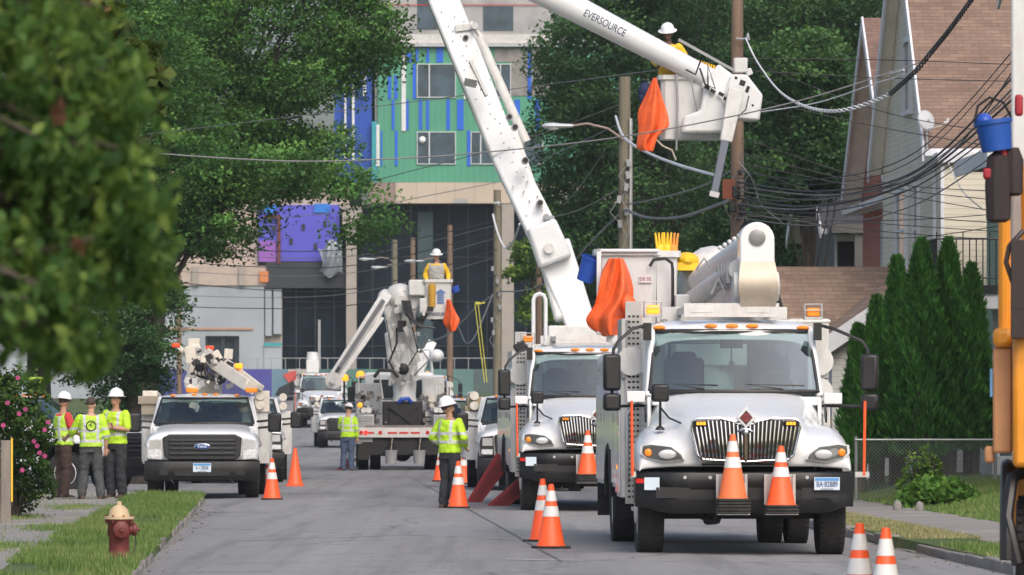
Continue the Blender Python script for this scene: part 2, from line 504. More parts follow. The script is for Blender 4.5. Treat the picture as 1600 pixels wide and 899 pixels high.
def uvs(u0, u1, v0, v1, patch=0.0):
    def f(g, n):
        u = g.uniform(u0, u1, n); v = g.uniform(v0, v1, n)
        if patch:
            k = np.sin(u * 3.1 + v * 0.7) + np.sin(v * 1.9 - u * 2) + np.sin(v * 0.53 + 1)
            keep = k > patch - 1; u, v = u[keep], v[keep]
        x = u + SL * v
        z = np.array([groundz(a, b) for a, b in zip(x, v)])
        return np.stack([x, v, z], 1)
    return f
blades("grass_verge", 60000, uvs(-2.8, KL + .04, 50, 103, 0.3), 0.03, 0.11, "bright green grass verge beside the left kerb round the hydrant", 1, BLADE)
blades("grass_between_slabs", 20000, uvs(-6.5, -4.3, 48, 104), 0.04, 0.12, "grass strip beside the left pavement below the flowering shrub", 2, BLADE)
blades("dry_grass_strip", 16000, uvs(7.4, 8.25, 67.6, 90), 0.02, 0.06, "dry yellowish grass between right kerb and pavement", 3, BLADED)
blades("lawn_grass", 60000, uvs(9.6, 13.5, 70, 100), 0.03, 0.09, "green lawn grass behind the right pavement below the evergreens", 4, BLADE)
blades("verge_weeds", 5000, uvs(7.35, 8.2, 56, 64.3), 0.03, 0.08, "grass behind the nearest right kerb stones", 5, BLADE)
def crack_pts(g, n):
    v = 40 + 1.55 * g.integers(0, 43, n) + g.normal(0, 0.04, n); u = -4.4 + 1.7 * g.beta(.5, .5, n)
    x = u + SL * v; return np.stack([x, v, np.full(n, 0.115)], 1)
def patch_pts(g, n):
    c = np.array([(-4.0, 58), (-3.2, 63), (-4.1, 69), (-3.0, 73), (-3.9, 80), (-3.3, 88)]); k = g.integers(0, len(c), n)
    u = c[k, 0] + g.normal(0, .22, n); v = c[k, 1] + g.normal(0, 1.1, n); return np.stack([u + SL * v, v, np.full(n, .118)], 1)
blades("grass_patches", 9000, patch_pts, 0.02, 0.08, "tufts of grass spreading over the left pavement slabs", 8, BLADE)
blades("pavement_weeds", 2600, crack_pts, 0.02, 0.06, "weeds growing in the joints of the left pavement slabs", 6, BLADE)
# ------------------------------------------------------------------ wall and roof materials
def siding(name, col, step=0.115, rough=0.6):
    m, nt, b = _bsdf(name)
    tc = nt.nodes.new("ShaderNodeTexCoord"); sp = nt.nodes.new("ShaderNodeSeparateXYZ"); nt.links.new(tc.outputs["Object"], sp.inputs[0])
    f = mathn(nt, 'FRACT', mathn(nt, 'DIVIDE', sp.outputs[2], step))
    n = noise_node(nt, 1.5, 6)
    base = ramp(nt, n.outputs[0], [(0.3, tuple(c * .85 for c in col)), (0.7, col)]).outputs[0]
    edge = ramp(nt, f, [(0.0, (0.42,) * 3), (0.10, (1, 1, 1)), (1.0, (1, 1, 1))])
    c = mixc(nt, 1.0, base, edge.outputs[0], 'MULTIPLY')
    nt.links.new(c, b.inputs["Base Color"]); b.inputs["Roughness"].default_value = rough
    bump(nt, b, mathn(nt, 'SUBTRACT', 1.0, f), 0.6, 0.02)
    return m
def shingle(name, col, bw=0.55, rh=0.13, ax='X'):
    m, nt, b = _bsdf(name)
    tc = nt.nodes.new("ShaderNodeTexCoord"); sp = nt.nodes.new("ShaderNodeSeparateXYZ"); nt.links.new(tc.outputs["Object"], sp.inputs[0])
    cb = nt.nodes.new("ShaderNodeCombineXYZ"); nt.links.new(sp.outputs[0 if ax == 'X' else 1], cb.inputs[0]); nt.links.new(sp.outputs[2], cb.inputs[1])
    br = nt.nodes.new("ShaderNodeTexBrick"); nt.links.new(cb.outputs[0], br.inputs["Vector"])
    br.inputs["Scale"].default_value = 1.0; br.inputs["Brick Width"].default_value = bw; br.inputs["Row Height"].default_value = rh
    br.inputs["Mortar Size"].default_value = 0.006; br.inputs["Mortar Smooth"].default_value = 0.4
    br.inputs["Color1"].default_value = (*tuple(c * .85 for c in col), 1); br.inputs["Color2"].default_value = (*tuple(min(1, c * 1.18) for c in col), 1)
    br.inputs["Mortar"].default_value = (*tuple(c * .5 for c in col), 1)
    n = noise_node(nt, 0.8, 7, rough=0.7)
    c = mixc(nt, 0.7, br.outputs[0], ramp(nt, n.outputs[0], [(0.3, (0.6, 0.58, 0.55)), (0.7, (1, 1, 1))]).outputs[0], 'MULTIPLY')
    nt.links.new(c, b.inputs["Base Color"]); b.inputs["Roughness"].default_value = 0.9
    bump(nt, b, br.outputs[1], -0.4, 0.02)
    return m
SID_CREAM = siding("cream_siding", (0.62, 0.58, 0.47)); SID_RED = siding("red_siding", (0.40, 0.09, 0.055), 0.16)
SID_DARK = siding("dark_brown_siding", (0.035, 0.03, 0.03), 0.14); SID_GREEN = siding("green_siding", (0.22, 0.34, 0.23)); SID_WHITE = siding("white_siding", (0.58, 0.58, 0.56)); SID_GREY = siding("grey_siding", (0.33, 0.34, 0.35))
SH_BROWN = shingle("brown_shingles", (0.25, 0.17, 0.13), .30, .072); SH_RED = shingle("red_brown_shingles", (0.20, 0.125, 0.10), .30, .072); SH_GREY = shingle("dark_grey_shingles", (0.055, 0.055, 0.06)); SH_TAN = shingle("tan_shingles", (0.28, 0.19, 0.135), 0.30, .085)
TRIM = M("trim_paint", (0.66, 0.68, 0.72), 0.5, var=0.08, dirt=(0.35, 0.35, 0.34), dirtamt=0.3)
WFR = M("window_frame_paint", (0.62, 0.65, 0.69), 0.5); IRON = M("black_iron", (0.02, 0.02, 0.022), 0.5)
def pane_mat(name, col, rough=0.08):
    m, nt, b = _bsdf(name)
    n = noise_node(nt, 0.8, 3); r = ramp(nt, n.outputs[0], [(0.35, tuple(c * .6 for c in col)), (0.65, tuple(c * 1.4 for c in col))])
    nt.links.new(r.outputs[0], b.inputs["Base Color"]); b.inputs["Roughness"].default_value = rough; b.inputs["Specular IOR Level"].default_value = 0.7
    return m
PANE = pane_mat("dark_window_glass", (0.035, 0.045, 0.055))
SOFF = M('soffit_paint', (.74, .71, .62), .6)
RZ = -math.atan(SL)                 # rotate +y onto the street direction

def window(root, x, y0, y1, z0, z1, face='X', fw=0.09, name='window', mat=None):
    """a window on plane x (face 'X', spanning y) or plane y=x (face 'Y', spanning x)"""
    fr = MB(); pn = MB(); d = 0.07
    def bx(m, a0, a1, b0, b1, p0, p1):
        if face == 'X': m.bb(x - p1, x - p0, a0, a1, b0, b1)
        else: m.bb(a0, a1, x - p1, x - p0, b0, b1)
    bx(fr, y0 - fw, y1 + fw, z1, z1 + fw * 1.3, -.02, d); bx(fr, y0 - fw * 1.3, y1 + fw * 1.3, z0 - fw, z0, -.02, d * 1.5)
    bx(fr, y0 - fw, y0, z0, z1, -.02, d); bx(fr, y1, y1 + fw, z0, z1, -.02, d)
    zm = (z0 + z1) / 2; bx(fr, y0, y1, zm - .03, zm + .03, .0, d * .6)
    bx(pn, y0, y1, z0, z1, -.02, .02)
    f = fr.build(name, mat or WFR, root); pn.build('pane', PANE, f)
    return f
def house(name, label, u0, v0, W, D, ez, pz, wall, roof, base=0.12, over=0.45, cat='house'):
    p = U(u0, v0, base)
    root = thing(name, label, cat, p, RZ)
    ez -= base; pz -= base
    MB().prism([(0, 0), (D, 0), (D, ez), (D / 2, pz), (0, ez)], 0, W, 'YZ').build('wall', wall, root, smooth=False)
    sl = (pz - ez) / (D / 2); t = 0.14
    r = MB()
    r.prism([(-over, ez - sl * over + .02), (D / 2, pz + .02), (D / 2, pz + t + .02), (-over - .02, ez - sl * over + t + .02)], -over, W + over, 'YZ')
    r.prism([(D + over, ez - sl * over + .02), (D + over + .02, ez - sl * over + t + .02), (D / 2 + .004, pz + t + .018), (D / 2 + .004, pz + .018)], -over, W + over, 'YZ')
    r.build('roof', roof, root, smooth=False)
    sf = MB()
    for xa, xb in ((-over, -.004), (W + .004, W + over)):
        sf.prism([(-over, ez - sl * over - .01), (D / 2, pz - .01), (D / 2, pz + .015), (-over, ez - sl * over + .015)], xa, xb, 'YZ')
        sf.prism([(D + over, ez - sl * over - .01), (D + over, ez - sl * over + .015), (D / 2 + .004, pz + .013), (D / 2 + .004, pz - .012)], xa, xb, 'YZ')
    for q in sf.pieces(): q.build('soffit', SOFF, root, smooth=False)
    tr = MB()
    for sx in (-over - .05, W + over + .003):
        tr.prism([(-over - .03, ez - sl * over - .16), (D / 2, pz - .16), (D / 2, pz + t + .05), (-over - .03, ez - sl * over + t + .05)], sx, sx + .045, 'YZ')
        tr.prism([(D + over + .03, ez - sl * over - .16), (D + over + .03, ez - sl * over + t + .05), (D / 2 + .003, pz + t + .05), (D / 2 + .003, pz - .16)], sx, sx + .045, 'YZ')
    zz = ez - sl * over
    tr.bb(-over, W + over, -over - .12, -over - .01, zz - .06, zz + .08)
    tr.bb(-.03, W + .03, -.05, -.003, ez - .45, ez - .02)
    tr.bb(-.06, -.003, -.03, .12, 0, ez - .1); 
    tr.build('fascia', TRIM, root, smooth=False)
    return root
# cream house with big brown roof
H1 = house('clapboard_house', "tall cream clapboard house with a large brown shingled roof and white rake trim", 12.65, 111, 13, 10, 6.9, 11.9, SID_CREAM, SH_BROWN, over=.26)
window(H1, 0, 5.2, 7.0, 4.4, 6.0); window(H1, 0, 2.9, 3.7, 4.3, 6.0); window(H1, 0, 5.2, 7.0, 1.0, 2.6)
window(H1, 0, 4.3, 5.4, 7.6, 9.0)
m = MB(); m.bb(0.003, 1.6, -.9, -.003, 0, 6.3); m.build('bay', SID_CREAM, H1, smooth=False)
m = MB(); m.bb(-.1, 1.75, -1.05, -.003, 6.3, 6.5); m.bb(-.02, .05, -.93, -.85, 0, 6.3); m.build('bay_trim', TRIM, H1, smooth=False)
m = MB(); m.bb(-1.2, -.003, -.2, 10.2, 3.0, 3.18); m.build('porch_roof', TRIM, H1, smooth=False)
# satellite dish on its eave
dp = U(12.42, 110.6, 6.75)
dish = thing('satellite_dish', "grey satellite dish on a short mast at the brown roof's eave", 'satellite dish', dp, R(35)); dish.scale = (.55, .55, .55)
m = MB(); m.cyl((0, 0, -.1), (0, 0, .75), .03); m.tube([(0, 0, .25), (.35, .1, .0)], .02, 6); m.build('mast', GREY, dish)
m = MB(); m.lathe([(.0, 0), (.15, .012), (.3, .05), (.385, .09)], axis='Y', n=28, cap=False)
m.xf(Matrix.Translation((0, -.06, .95)) @ Matrix.Rotation(R(-12), 4, 'X')); m.build('reflector', M("dish_grey", (0.48, 0.5, 0.52), 0.5), dish, solid=.012)
m = MB(); m.tube([(0, -.05, .65), (.28, -.35, .72), (.5, -.42, .85)], .014, 6); m.box((.52, -.43, .88), (.2, .06, .06), (0, R(-15), 0)); m.box((.6, -.43, .97), (.14, .05, .05), (0, R(-25), 0)); m.build('feed_arm', WHITED, dish)
# red house
H2 = house('red_house', "red clapboard house with red-brown roof behind the cream clapboard house", 13.85, 128, 11, 9, 6.95, 10.6, SID_RED, SH_RED)
window(H2, -.003, 0.15, 0.55, 4.6, 5.9, 'Y', name='window'); window(H2, 0, 3, 4.2, 4.3, 5.8)
m = MB(); m.bb(-.5, .02, -.2, 9.2, 6.2, 6.34); m.build('awning', TRIM, H2, smooth=False)
# dark house
H3 = house('dark_house', "dark brown house with grey roof and pale porch trim furthest right of the wooden pole", 14.1, 146, 12, 9, 6.4, 8.6, SID_DARK, SH_GREY)
m = MB(); m.bb(-.3, 8, -1.6, -.01, 6.0, 6.22); m.bb(.3, .5, -1.5, -1.3, 0, 6.0); m.bb(6.6, 6.8, -1.5, -1.3, 0, 6.0); m.bb(0, 8, -1.5, -1.4, 3.6, 3.8); m.build('porch', M("faded_porch_trim", (0.12, 0.12, 0.115), 0.6), H3, smooth=False)
window(H3, -.0, 3.0, 4.0, 4.0, 5.6, 'Y')
# white garage with tan roof
gp = P(1300, 700, 108); gz = groundz(gp.x, gp.y)
G1 = thing('white_garage', "small white outbuilding with tan shingled gable roofs left of the evergreens", 'garage', (gp.x, gp.y, gz), RZ)
m = MB(); m.prism([(0, 0), (3.0, 0), (3.0, 2.7), (1.5, 3.75), (0, 2.7)], 0, 5, 'XZ'); m.build('wall', SID_WHITE, G1, smooth=False)
m = MB(); m.prism([(-.3, 2.5), (1.5, 3.78), (1.5, 3.92), (-.32, 2.66)], -.3, 5.3, 'XZ'); m.prism([(3.3, 2.5), (3.32, 2.66), (1.503, 3.92), (1.503, 3.78)], -.3, 5.3, 'XZ'); m.build('roof', SH_TAN, G1, smooth=False)
m = MB(); m.prism([(-.33, 2.34), (1.5, 3.6), (1.5, 3.95), (-.36, 2.7)], -.36, -.302, 'XZ'); m.prism([(3.33, 2.34), (3.36, 2.7), (1.503, 3.95), (1.503, 3.6)], -.36, -.302, 'XZ'); m.build('fascia', TRIM, G1, smooth=False)
m = MB(); m.prism([(4.0, 3.2), (7.5, 4.35), (7.5, 4.2), (4.0, 3.05)], -.5, 2.2, 'YZ'); m.build('roof', SH_TAN, G1, smooth=False)
m = MB(); m.bb(-.45, 2.1, 4.4, 7.3, 0, 3.1); m.bb(-.56, -.505, 4.0, 7.5, 2.9, 3.3); m.build('rear_wall', SID_WHITE, G1, smooth=False)
window(G1, -.003, .5, 1.1, 1.2, 2.1, 'Y')
# green house with porch and balcony
gp = U(13.2, 103.5, 0.45)
G2 = thing('green_house', "pale green house with low hipped grey roof and a railed balcony over its porch", 'house', gp, RZ)
m = MB(); m.bb(0, 9, 0, 4, 0, 5.75); m.build('wall', SID_GREEN, G2, smooth=False)
m = MB(); m.add([(-.5, -.5, 5.7), (9.5, -.5, 5.7), (9.5, 4.5, 5.7), (-.5, 4.5, 5.7), (-.5, -.5, 5.85), (9.5, -.5, 5.85), (9.5, 4.5, 5.85), (-.5, 4.5, 5.85), (2.0, 2, 7.2), (7, 2, 7.2)],
  [(3, 2, 1, 0), (0, 1, 5, 4), (1, 2, 6, 5), (2, 3, 7, 6), (3, 0, 4, 7), (4, 5, 9, 8), (5, 6, 9), (6, 7, 8, 9), (7, 4, 8)])
m.build('roof', SH_GREY, G2, smooth=False)
m = MB(); m.bb(-.55, 9.55, -.56, -.503, 5.6, 5.9); m.bb(-.56, -.503, -.5, 4.5, 5.6, 5.9); m.bb(-.03, .1, -.04, -.003, 0, 5.6); m.build('fascia', TRIM, G2, smooth=False)
window(G2, -.003, .28, .72, 3.0, 4.5, 'Y'); 
po = MB(); po.bb(-1.6, .6, -1.7, -.01, 3.0, 3.28); po.bb(-.45, -.33, -.6, -.45, 0, 3.0); po.bb(.35, .5, -1.6, -1.45, 0, 3.0); po.bb(-.6, .6, -1.7, -.01, 0, .35); po.build('porch', TRIM, G2, smooth=False)
po = MB(); po.bb(-1.65, .65, -1.75, -.01, 3.28, 3.42); po.build('balcony_floor', IRON, G2, smooth=False)
po = MB(); po.cyl((-1.6, -1.7, 4.25), (.6, -1.7, 4.25), .02, n=6); po.cyl((-1.6, -1.7, 4.25), (-1.6, -.02, 4.25), .02, n=6); po.cyl((-1.6, -1.7, 3.55), (.6, -1.7, 3.55), .015, n=6)
for k in range(19): x = -1.6 + k * .119; po.cyl((x, -1.7, 3.42), (x, -1.7, 4.25 + (.12 if k % 4 == 0 else 0)), .012, n=5)
for k in range(12): y = -1.7 + k * .14; po.cyl((-1.6, y, 3.42), (-1.6, y, 4.25), .012, n=5)
po.build('balcony_railing', IRON, G2)
hb = MB(); hb.ell((-.1, -1.5, 2.35), (.16, .16, .14)); hb.cyl((-.1, -1.5, 2.45), (-.1, -1.5, 3.0), .006, n=4)
tag(hb.build('hanging_basket', M("basket_plants", (0.10, 0.09, 0.08), 0.9, var=.5, scale=20)), "dark hanging flower basket under the green house's porch", 'flower basket').matrix_world = Matrix.Translation(gp) @ Matrix.Rotation(RZ, 4, 'Z')
# near house: only its eave corner shows
H5 = house('grey_eaved_house', "house whose dark grey eave juts into the top right corner", 12.9, 86, 10, 9, 8.9, 10.6, SID_GREY, SH_GREY, over=0.9)

# ------------------------------------------------------------------ building under construction at the street's end
BZ = 355.0; BS = FP / BZ; BG = 2.2
bo = Vector((0, BZ, BG))
BLD = thing('unfinished_building', "large unfinished building with green and blue striped cladding over dark glazing", 'building', bo)
def ribbed(name, col, step=0.4, dark=0.6):
    m, nt, b = _bsdf(name)
    tc = nt.nodes.new("ShaderNodeTexCoord"); sp = nt.nodes.new("ShaderNodeSeparateXYZ"); nt.links.new(tc.outputs["Object"], sp.inputs[0])
    f = mathn(nt, 'FRACT', mathn(nt, 'DIVIDE', sp.outputs[0], step))
    e = ramp(nt, f, [(0.0, (dark,) * 3), (0.12, (1, 1, 1))]); n = noise_node(nt, 0.3, 4)
    base = ramp(nt, n.outputs[0], [(0.3, tuple(c * .85 for c in col)), (0.7, col)]).outputs[0]
    nt.links.new(mixc(nt, 1.0, base, e.outputs[0], 'MULTIPLY'), b.inputs["Base Color"]); b.inputs["Roughness"].default_value = 0.45
    return m
B_GREEN = ribbed("green_cladding", (0.075, 0.31, 0.20)); B_BLUE = ribbed("blue_cladding", (0.01, 0.12, 0.66), 0.5, .8); B_NAVY = ribbed("deep_blue_cladding", (0.01, 0.075, 0.42), 0.8)
B_TEAL = M("teal_cladding", (0.03, 0.30, 0.36), 0.5); B_CREAM = ribbed("cream_stone_cladding", (0.50, 0.42, 0.34), 1.2, .8); B_STONE = M("brown_stone", (0.26, 0.20, 0.175), 0.8, var=.25, scale=.4)
B_PURP = M("blue_violet_sheathing", (0.085, 0.085, 0.52), 0.6, var=.15, scale=.2); B_MAG = M("magenta_sheathing", (0.26, 0.10, 0.42), 0.6); B_SKY = M("bright_blue_sheathing", (0.02, 0.18, 0.62), 0.6)
B_MEMB = M("black_membrane", (0.025, 0.03, 0.035), 0.6, var=.4, scale=.4); B_WRAP = M("white_building_wrap", (0.31, 0.35, 0.39), 0.55, var=.18, scale=.25, bmp=.8, bs=.8)
B_FILM = M("translucent_film", (0.36, 0.36, 0.37), 0.35, var=.3, scale=.5, bmp=1.0, bs=1.2); B_BEIGE = M("beige_panel", (0.42, 0.35, 0.30), 0.7, var=.1); B_COL = M("concrete_column", (0.33, 0.30, 0.27), 0.8, var=.1, scale=1)
B_DARK = pane_mat("dark_curtain_glazing", (0.007, 0.014, 0.021), 0.3); B_MULL = M("dark_mullion", (0.02, 0.035, 0.045), 0.5); B_STUD = M("grey_sheathing_boards", (0.24, 0.23, 0.22), 0.7, var=.35, scale=1.5)
B_RUST = M("primed_steel", (0.13, 0.03, 0.03), 0.6)
B_DARK.node_tree.nodes['Principled BSDF'].inputs['Specular IOR Level'].default_value = .12
B_PANE = pane_mat("building_window_glass", (0.035, 0.07, 0.10), 0.1)
def fb(m, px0, px1, py0, py1, d0, d1):
    x0, x1 = (px0 - 800) / BS, (px1 - 800) / BS
    z1, z0 = CAMZ + (HOR - py0) / BS - BG, CAMZ + (HOR - py1) / BS - BG
    return m.bb(x0, x1, d0, d1, max(z0, -.1), z1)
def fpart(name, rects, mat, d0=-.1, d1=.2, bevel=0):
    m = MB()
    for r in rects: fb(m, *r, d0, d1)
    return m.build(name, mat, BLD, smooth=False)
fpart('structure_block', [(588, 1300, -180, 318)], B_STUD, 0.25, 30)
fpart('green_cladding', [(590, 1000, 74, 285)], B_GREEN, 0.0, .24)
fpart('side_cladding', [(522, 581, 60, 284)], B_NAVY, 0.5, 8)
fpart('upper_side', [(540, 587, -180, 59.5)], B_STUD, .5, 8)
fpart('teal_edge', [(581, 589.5, 190, 285)], B_TEAL, -.05, .24)
cx = lambda c: 400 + c / 2.498
for a, b_, y0, y1 in [(588, 608, 74, 98), (624, 634, 74, 98), (664, 676, 74, 98), (705, 730, 74, 98), (612, 624, 99.5, 155), (530, 541, 156, 203), (586, 596, 156, 203), (636, 648, 156, 203), (664, 676, 156, 203),
                      (743, 757, 156, 203), (785, 810, 156, 203), (542, 553, 204.5, 260), (487, 493, 204.5, 260), (824, 836, 204.5, 260), (515, 528, 118, 155), (540, 553, 118, 155), (1010, 1030, 156, 203), (1060, 1075, 74, 155), (1090, 1110, 156, 203)]:
    fpart('blue_panel', [(cx(a), cx(b_), y0, y1)], B_BLUE, -.06, -.002)
for a, b_, y0, y1 in [(568, 585, 75, 205), (470, 482, 195, 260), (811, 822, 99.5, 155), (418, 430, 100, 150), (375, 384, 130, 250), (345, 352, 118, 250)]:
    fpart('white_panel', [(cx(a), cx(b_), y0, y1)], M("pale_panel", (0.62, 0.64, 0.66), .5) if a == 568 else bpy.data.materials["pale_panel"], -.09, (-.003 if a > 450 else .49))
for a, b_, y0, y1 in [(628, 780, 250, 382), (628, 780, 515, 642), (838, 960, 515, 642), (935, 995, 250, 382), (838, 900, 250, 382), (1010, 1120, 515, 642)]:
    x0, x1, y0, y1 = cx(a), cx(b_), y0 / 2.498, y1 / 2.498
    f = MB(); t = 1.1
    fb(f, x0, x1, y0, y0 + t, -.12, .0); fb(f, x0, x1, y1 - t, y1, -.12, .0); fb(f, x0, x0 + t, y0 + t, y1 - t, -.12, 0); fb(f, x1 - t, x1, y0 + t, y1 - t, -.12, 0)
    xm = x0 + (x1 - x0) * .32; fb(f, xm - .8, xm + .8, y0 + t, y1 - t, -.12, 0)
    fo = f.build('window', WFR, BLD, smooth=False)
    g = MB(); fb(g, x0 + t, x1 - t, y0 + t, y1 - t, -.05, -.003); g.build('pane', B_PANE, fo, smooth=False)
    if a == 628 and y0 > 150:
        g = MB(); p = ((660 - 800) / BS, -.2, CAMZ + (HOR - 219) / BS - BG); g.ell(p, .22); g.build('globe_lamp', M("white_globe", (.8, .82, .84), .4), fo)
fpart('ledge', [(585, 1100, 69, 73.5)], M("ledge_grey", (.45, .47, .48), .5), -.4, .24)
fpart('wall_wrap', [(600, 1100, -180, 68.5)], B_FILM, -.0, .24)
fpart('wrap_band', [(620, 860, 54, 68)], M("white_film", (.55, .54, .53), .4, bmp=1, bs=1), -.08, -.002)
for r in [(652, 684, -20, 46), (687, 716, -20, 46), (755, 802, 10, 48), (865, 900, -20, 48)]:
    fpart('window_opening', [r], B_PANE, -.05, -.003)
fpart('red_strap', [(600, 860, 7.5, 8.6)], REDL, -.12, -.081)
fpart('sheathing', [(773, 860, 76, 97)], B_STUD, -.05, -.003)
fpart('sheathing', [(798, 860, 98, 150)], B_STUD, -.05, -.003)
fpart('stone_band', [(618, 1100, 285.5, 318)], B_CREAM, -.15, .24)
fpart('stone_corner', [(575, 617.5, 285.5, 318)], B_STONE, -.1, .5)
fpart('vent', [(710, 731, 311, 318)], GREY, -.2, -.152)
fpart('curtain_wall', [(415, 1200, 318.5, 640)], B_DARK, 2.0, 2.3)
fpart('mullions', [(x, x + 1.6, 318.5, 640) for x in range(430, 1190, 30)] + [(415, 1190, y, y + 1.3) for y in (400, 470, 540)], B_MULL, 1.85, 1.99)
fpart('teal_column', [(652, 676, 330, 640)], M("dark_teal_column", (.025, .06, .07), .5), 1.5, 1.84)  # evenly coloured dark teal column in front of the glazing
fpart('column', [(541, 557, 326, 640)], B_COL, -.1, .8); fpart('column', [(784, 803, 318.5, 640)], B_COL, -.1, .8); fpart('column', [(1010, 1030, 318.5, 640)], B_COL, -.1, .8)
fpart('column_capital', [(535, 566, 322, 352)], B_COL, -.2, .9)
fpart('drain_pipe', [(497, 501, 500, 640)], GREY, -.1, .1)
# left wing
fpart('left_block', [(-250, 402, 250, 415), (402, 545, 250, 325)], B_BEIGE, 1.0, 30)
fpart('blue_sheathing', [(403, 530, 320, 408)], B_PURP, .6, .99)
fpart('bright_blue_sheathing', [(411, 431, 319, 333)], B_SKY, .5, .59); fpart('bright_blue_sheathing', [(490, 515, 318, 332)], B_SKY, .5, .59)
fpart('magenta_sheathing', [(404, 431, 376, 409)], B_MAG, .5, .59)
fpart('steel_post', [(433, 438, 340, 412)], B_RUST, .3, .49); fpart('steel_post', [(412, 438, 336, 341)], B_RUST, .3, .49)
for px, py in [(425, 352), (452, 372), (490, 380), (505, 345), (471, 350)]: fpart('opening', [(px, px + 5, py, py + 9)], B_MEMB, .5, .59)
fpart('black_membrane', [(416, 545, 409, 450)], B_MEMB, .4, .98)
fpart('beige_band', [(-250, 416, 415.5, 446)], B_BEIGE, .5, 2)
fpart('beige_pilaster', [(373, 383, 416, 446), (300, 310, 416, 446)], B_COL, .3, .49)
fpart('orange_board', [(405, 419, 424, 441)], M("orange_board", (.55, .2, .07), .7), .3, .49)
fpart('white_wrap', [(-250, 412, 446.5, 525)], B_WRAP, .6, 2); fpart('white_wrap', [(373, 412, 525, 640)], B_WRAP, .6, 2); fpart('white_wrap', [(-250, 320, 525, 640)], B_WRAP, .6, 2)
fpart('wrap_strip', [(-200, 395, 512, 515.5)], M("tan_strip", (.4, .25, .18), .7), .5, .59)
fpart('loading_opening', [(320, 373, 525, 640)], B_PANE, 1.4, 1.6)
fpart('opening_frame', [(318, 374, 525, 530), (344, 350, 530, 640), (366, 374, 530, 640), (318, 323, 530, 640)], B_MULL, .9, 1.39)
fpart('white_board', [(414, 424, 452, 525)], B_WRAP, .5, .98); fpart('white_board', [(427, 439, 452, 522)], B_WRAP, .5, .98); fpart('white_board', [(412, 440, 542, 640)], B_WRAP, .5, .98)
fpart('green_strip', [(412, 440, 536, 541)], B_TEAL, .4, .49); fpart('panel_back', [(412, 440, 450, 640)], B_COL, .99, 1.3)
# billowing plastic sheet
m = MB(); rows = []
for i in range(13):
    row = []
    for j in range(13):
        s_, t_ = i / 12, j / 12
        px = 497 + 38 * t_ + 10 * math.sin(s_ * 3) * (1 - t_) - 6 * s_ * (1 - t_) ; py = 372 + 58 * s_ + 16 * (1 - t_) * (1 - s_) + 5 * math.sin(t_ * 9 + s_ * 3)
        row.append(((px - 800) / BS, -.3 + .35 * math.sin(t_ * 11 + s_ * 4) - .3 * math.sin(s_ * PI), CAMZ + (HOR - py) / BS - BG))
    rows.append(row)
m.loft(rows, closed=False).build('plastic_sheet', B_WRAP, BLD)
# construction fence in front
FZ = 338.0; fs = FP / FZ; fg = 2.15
CF = thing('construction_fence', "long temporary fence with printed banner panels before the unfinished building", 'fence', (0, FZ, fg))
def fx(px): return (px - 800) / fs
def fzz(py): return CAMZ + (HOR - py) / fs - fg
m = MB(); m.cyl((fx(380), 0, fzz(560)), (fx(900), 0, fzz(560)), .03, n=6)
for px in range(380, 905, 22): m.cyl((fx(px), 0, -.1), (fx(px), 0, fzz(560)), .025, n=6)
m.cyl((fx(380), 0, fzz(580)), (fx(900), 0, fzz(580)), .02, n=6)
m.build('posts_and_rails', GREY, CF)
for a, b_, c in [(245, 378, (.05, .055, .2)), (378.3, 425, (.06, .06, .26)), (425.3, 450, (.12, .22, .28)), (450.3, 462, (.45, .42, .42)), (462.3, 484, (.40, .36, .35)), (484.3, 540, (.06, .14, .13)), (540.3, 640, (.09, .22, .17)), (640.3, 740, (.10, .20, .19)), (740.3, 900, (.08, .12, .12))]:
    m = MB(); m.bb(fx(a), fx(b_), -.14, -.08, fzz(620), fzz(577)); m.build('banner', M("banner_%d" % a, c, .7, var=.2, scale=.5), CF, smooth=False)
m = MB()
for t in range(7):
    a0, a1 = PI * t / 7, PI * (t + 1) / 7
    m.prism([(fx(462), fzz(612)), (fx(462) + 1.2 * math.cos(a0), fzz(612) + 1.25 * math.sin(a0)), (fx(462) + 1.2 * math.cos(a1), fzz(612) + 1.25 * math.sin(a1))], -.2, -.145, 'XZ') if t in (3, 4) else None
m.build('red_banner_design', M("banner_red", (.5, .08, .07), .7), CF, smooth=False)
m = MB(); m.prism([(fx(430), fzz(618)), (fx(484), fzz(618)), (fx(476), fzz(603)), (fx(455), fzz(597)), (fx(436), fzz(606))], -.26, -.205, 'XZ'); m.build('dark_banner_design', B_MEMB, CF, smooth=False)
# ------------------------------------------------------------------ vegetation
def leaf_mat(name, stops, scale=0.5, trans=0.25, spec=0.3):
    m, nt, b = _bsdf(name)
    at = nt.nodes.new("ShaderNodeAttribute"); at.attribute_name = "tone"
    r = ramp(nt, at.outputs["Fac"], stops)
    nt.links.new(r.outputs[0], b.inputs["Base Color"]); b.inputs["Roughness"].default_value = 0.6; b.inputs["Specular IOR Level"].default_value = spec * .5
    tl = nt.nodes.new("ShaderNodeBsdfTranslucent"); nt.links.new(mixc(nt, 0.5, r.outputs[0], (0.2, 0.3, 0.02), 'MIX'), tl.inputs[0])
    mx = nt.nodes.new("ShaderNodeMixShader"); mx.inputs[0].default_value = trans
    nt.links.new(b.outputs[0], mx.inputs[1]); nt.links.new(tl.outputs[0], mx.inputs[2]); nt.links.new(mx.outputs[0], nt.nodes["Material Output"].inputs[0])
    return m
LEAF_MAPLE = leaf_mat("maple_leaves", [(0, (0.028, 0.071, 0.023)), (0.4, (0.063, 0.155, 0.043)), (0.75, (0.124, 0.280, 0.067)), (1, (0.211, 0.392, 0.099))], trans=.3)
LEAF_DARK = leaf_mat("dark_leaves", [(0, (0.020, 0.049, 0.021)), (0.4, (0.040, 0.101, 0.039)), (1, (0.105, 0.208, 0.065))])
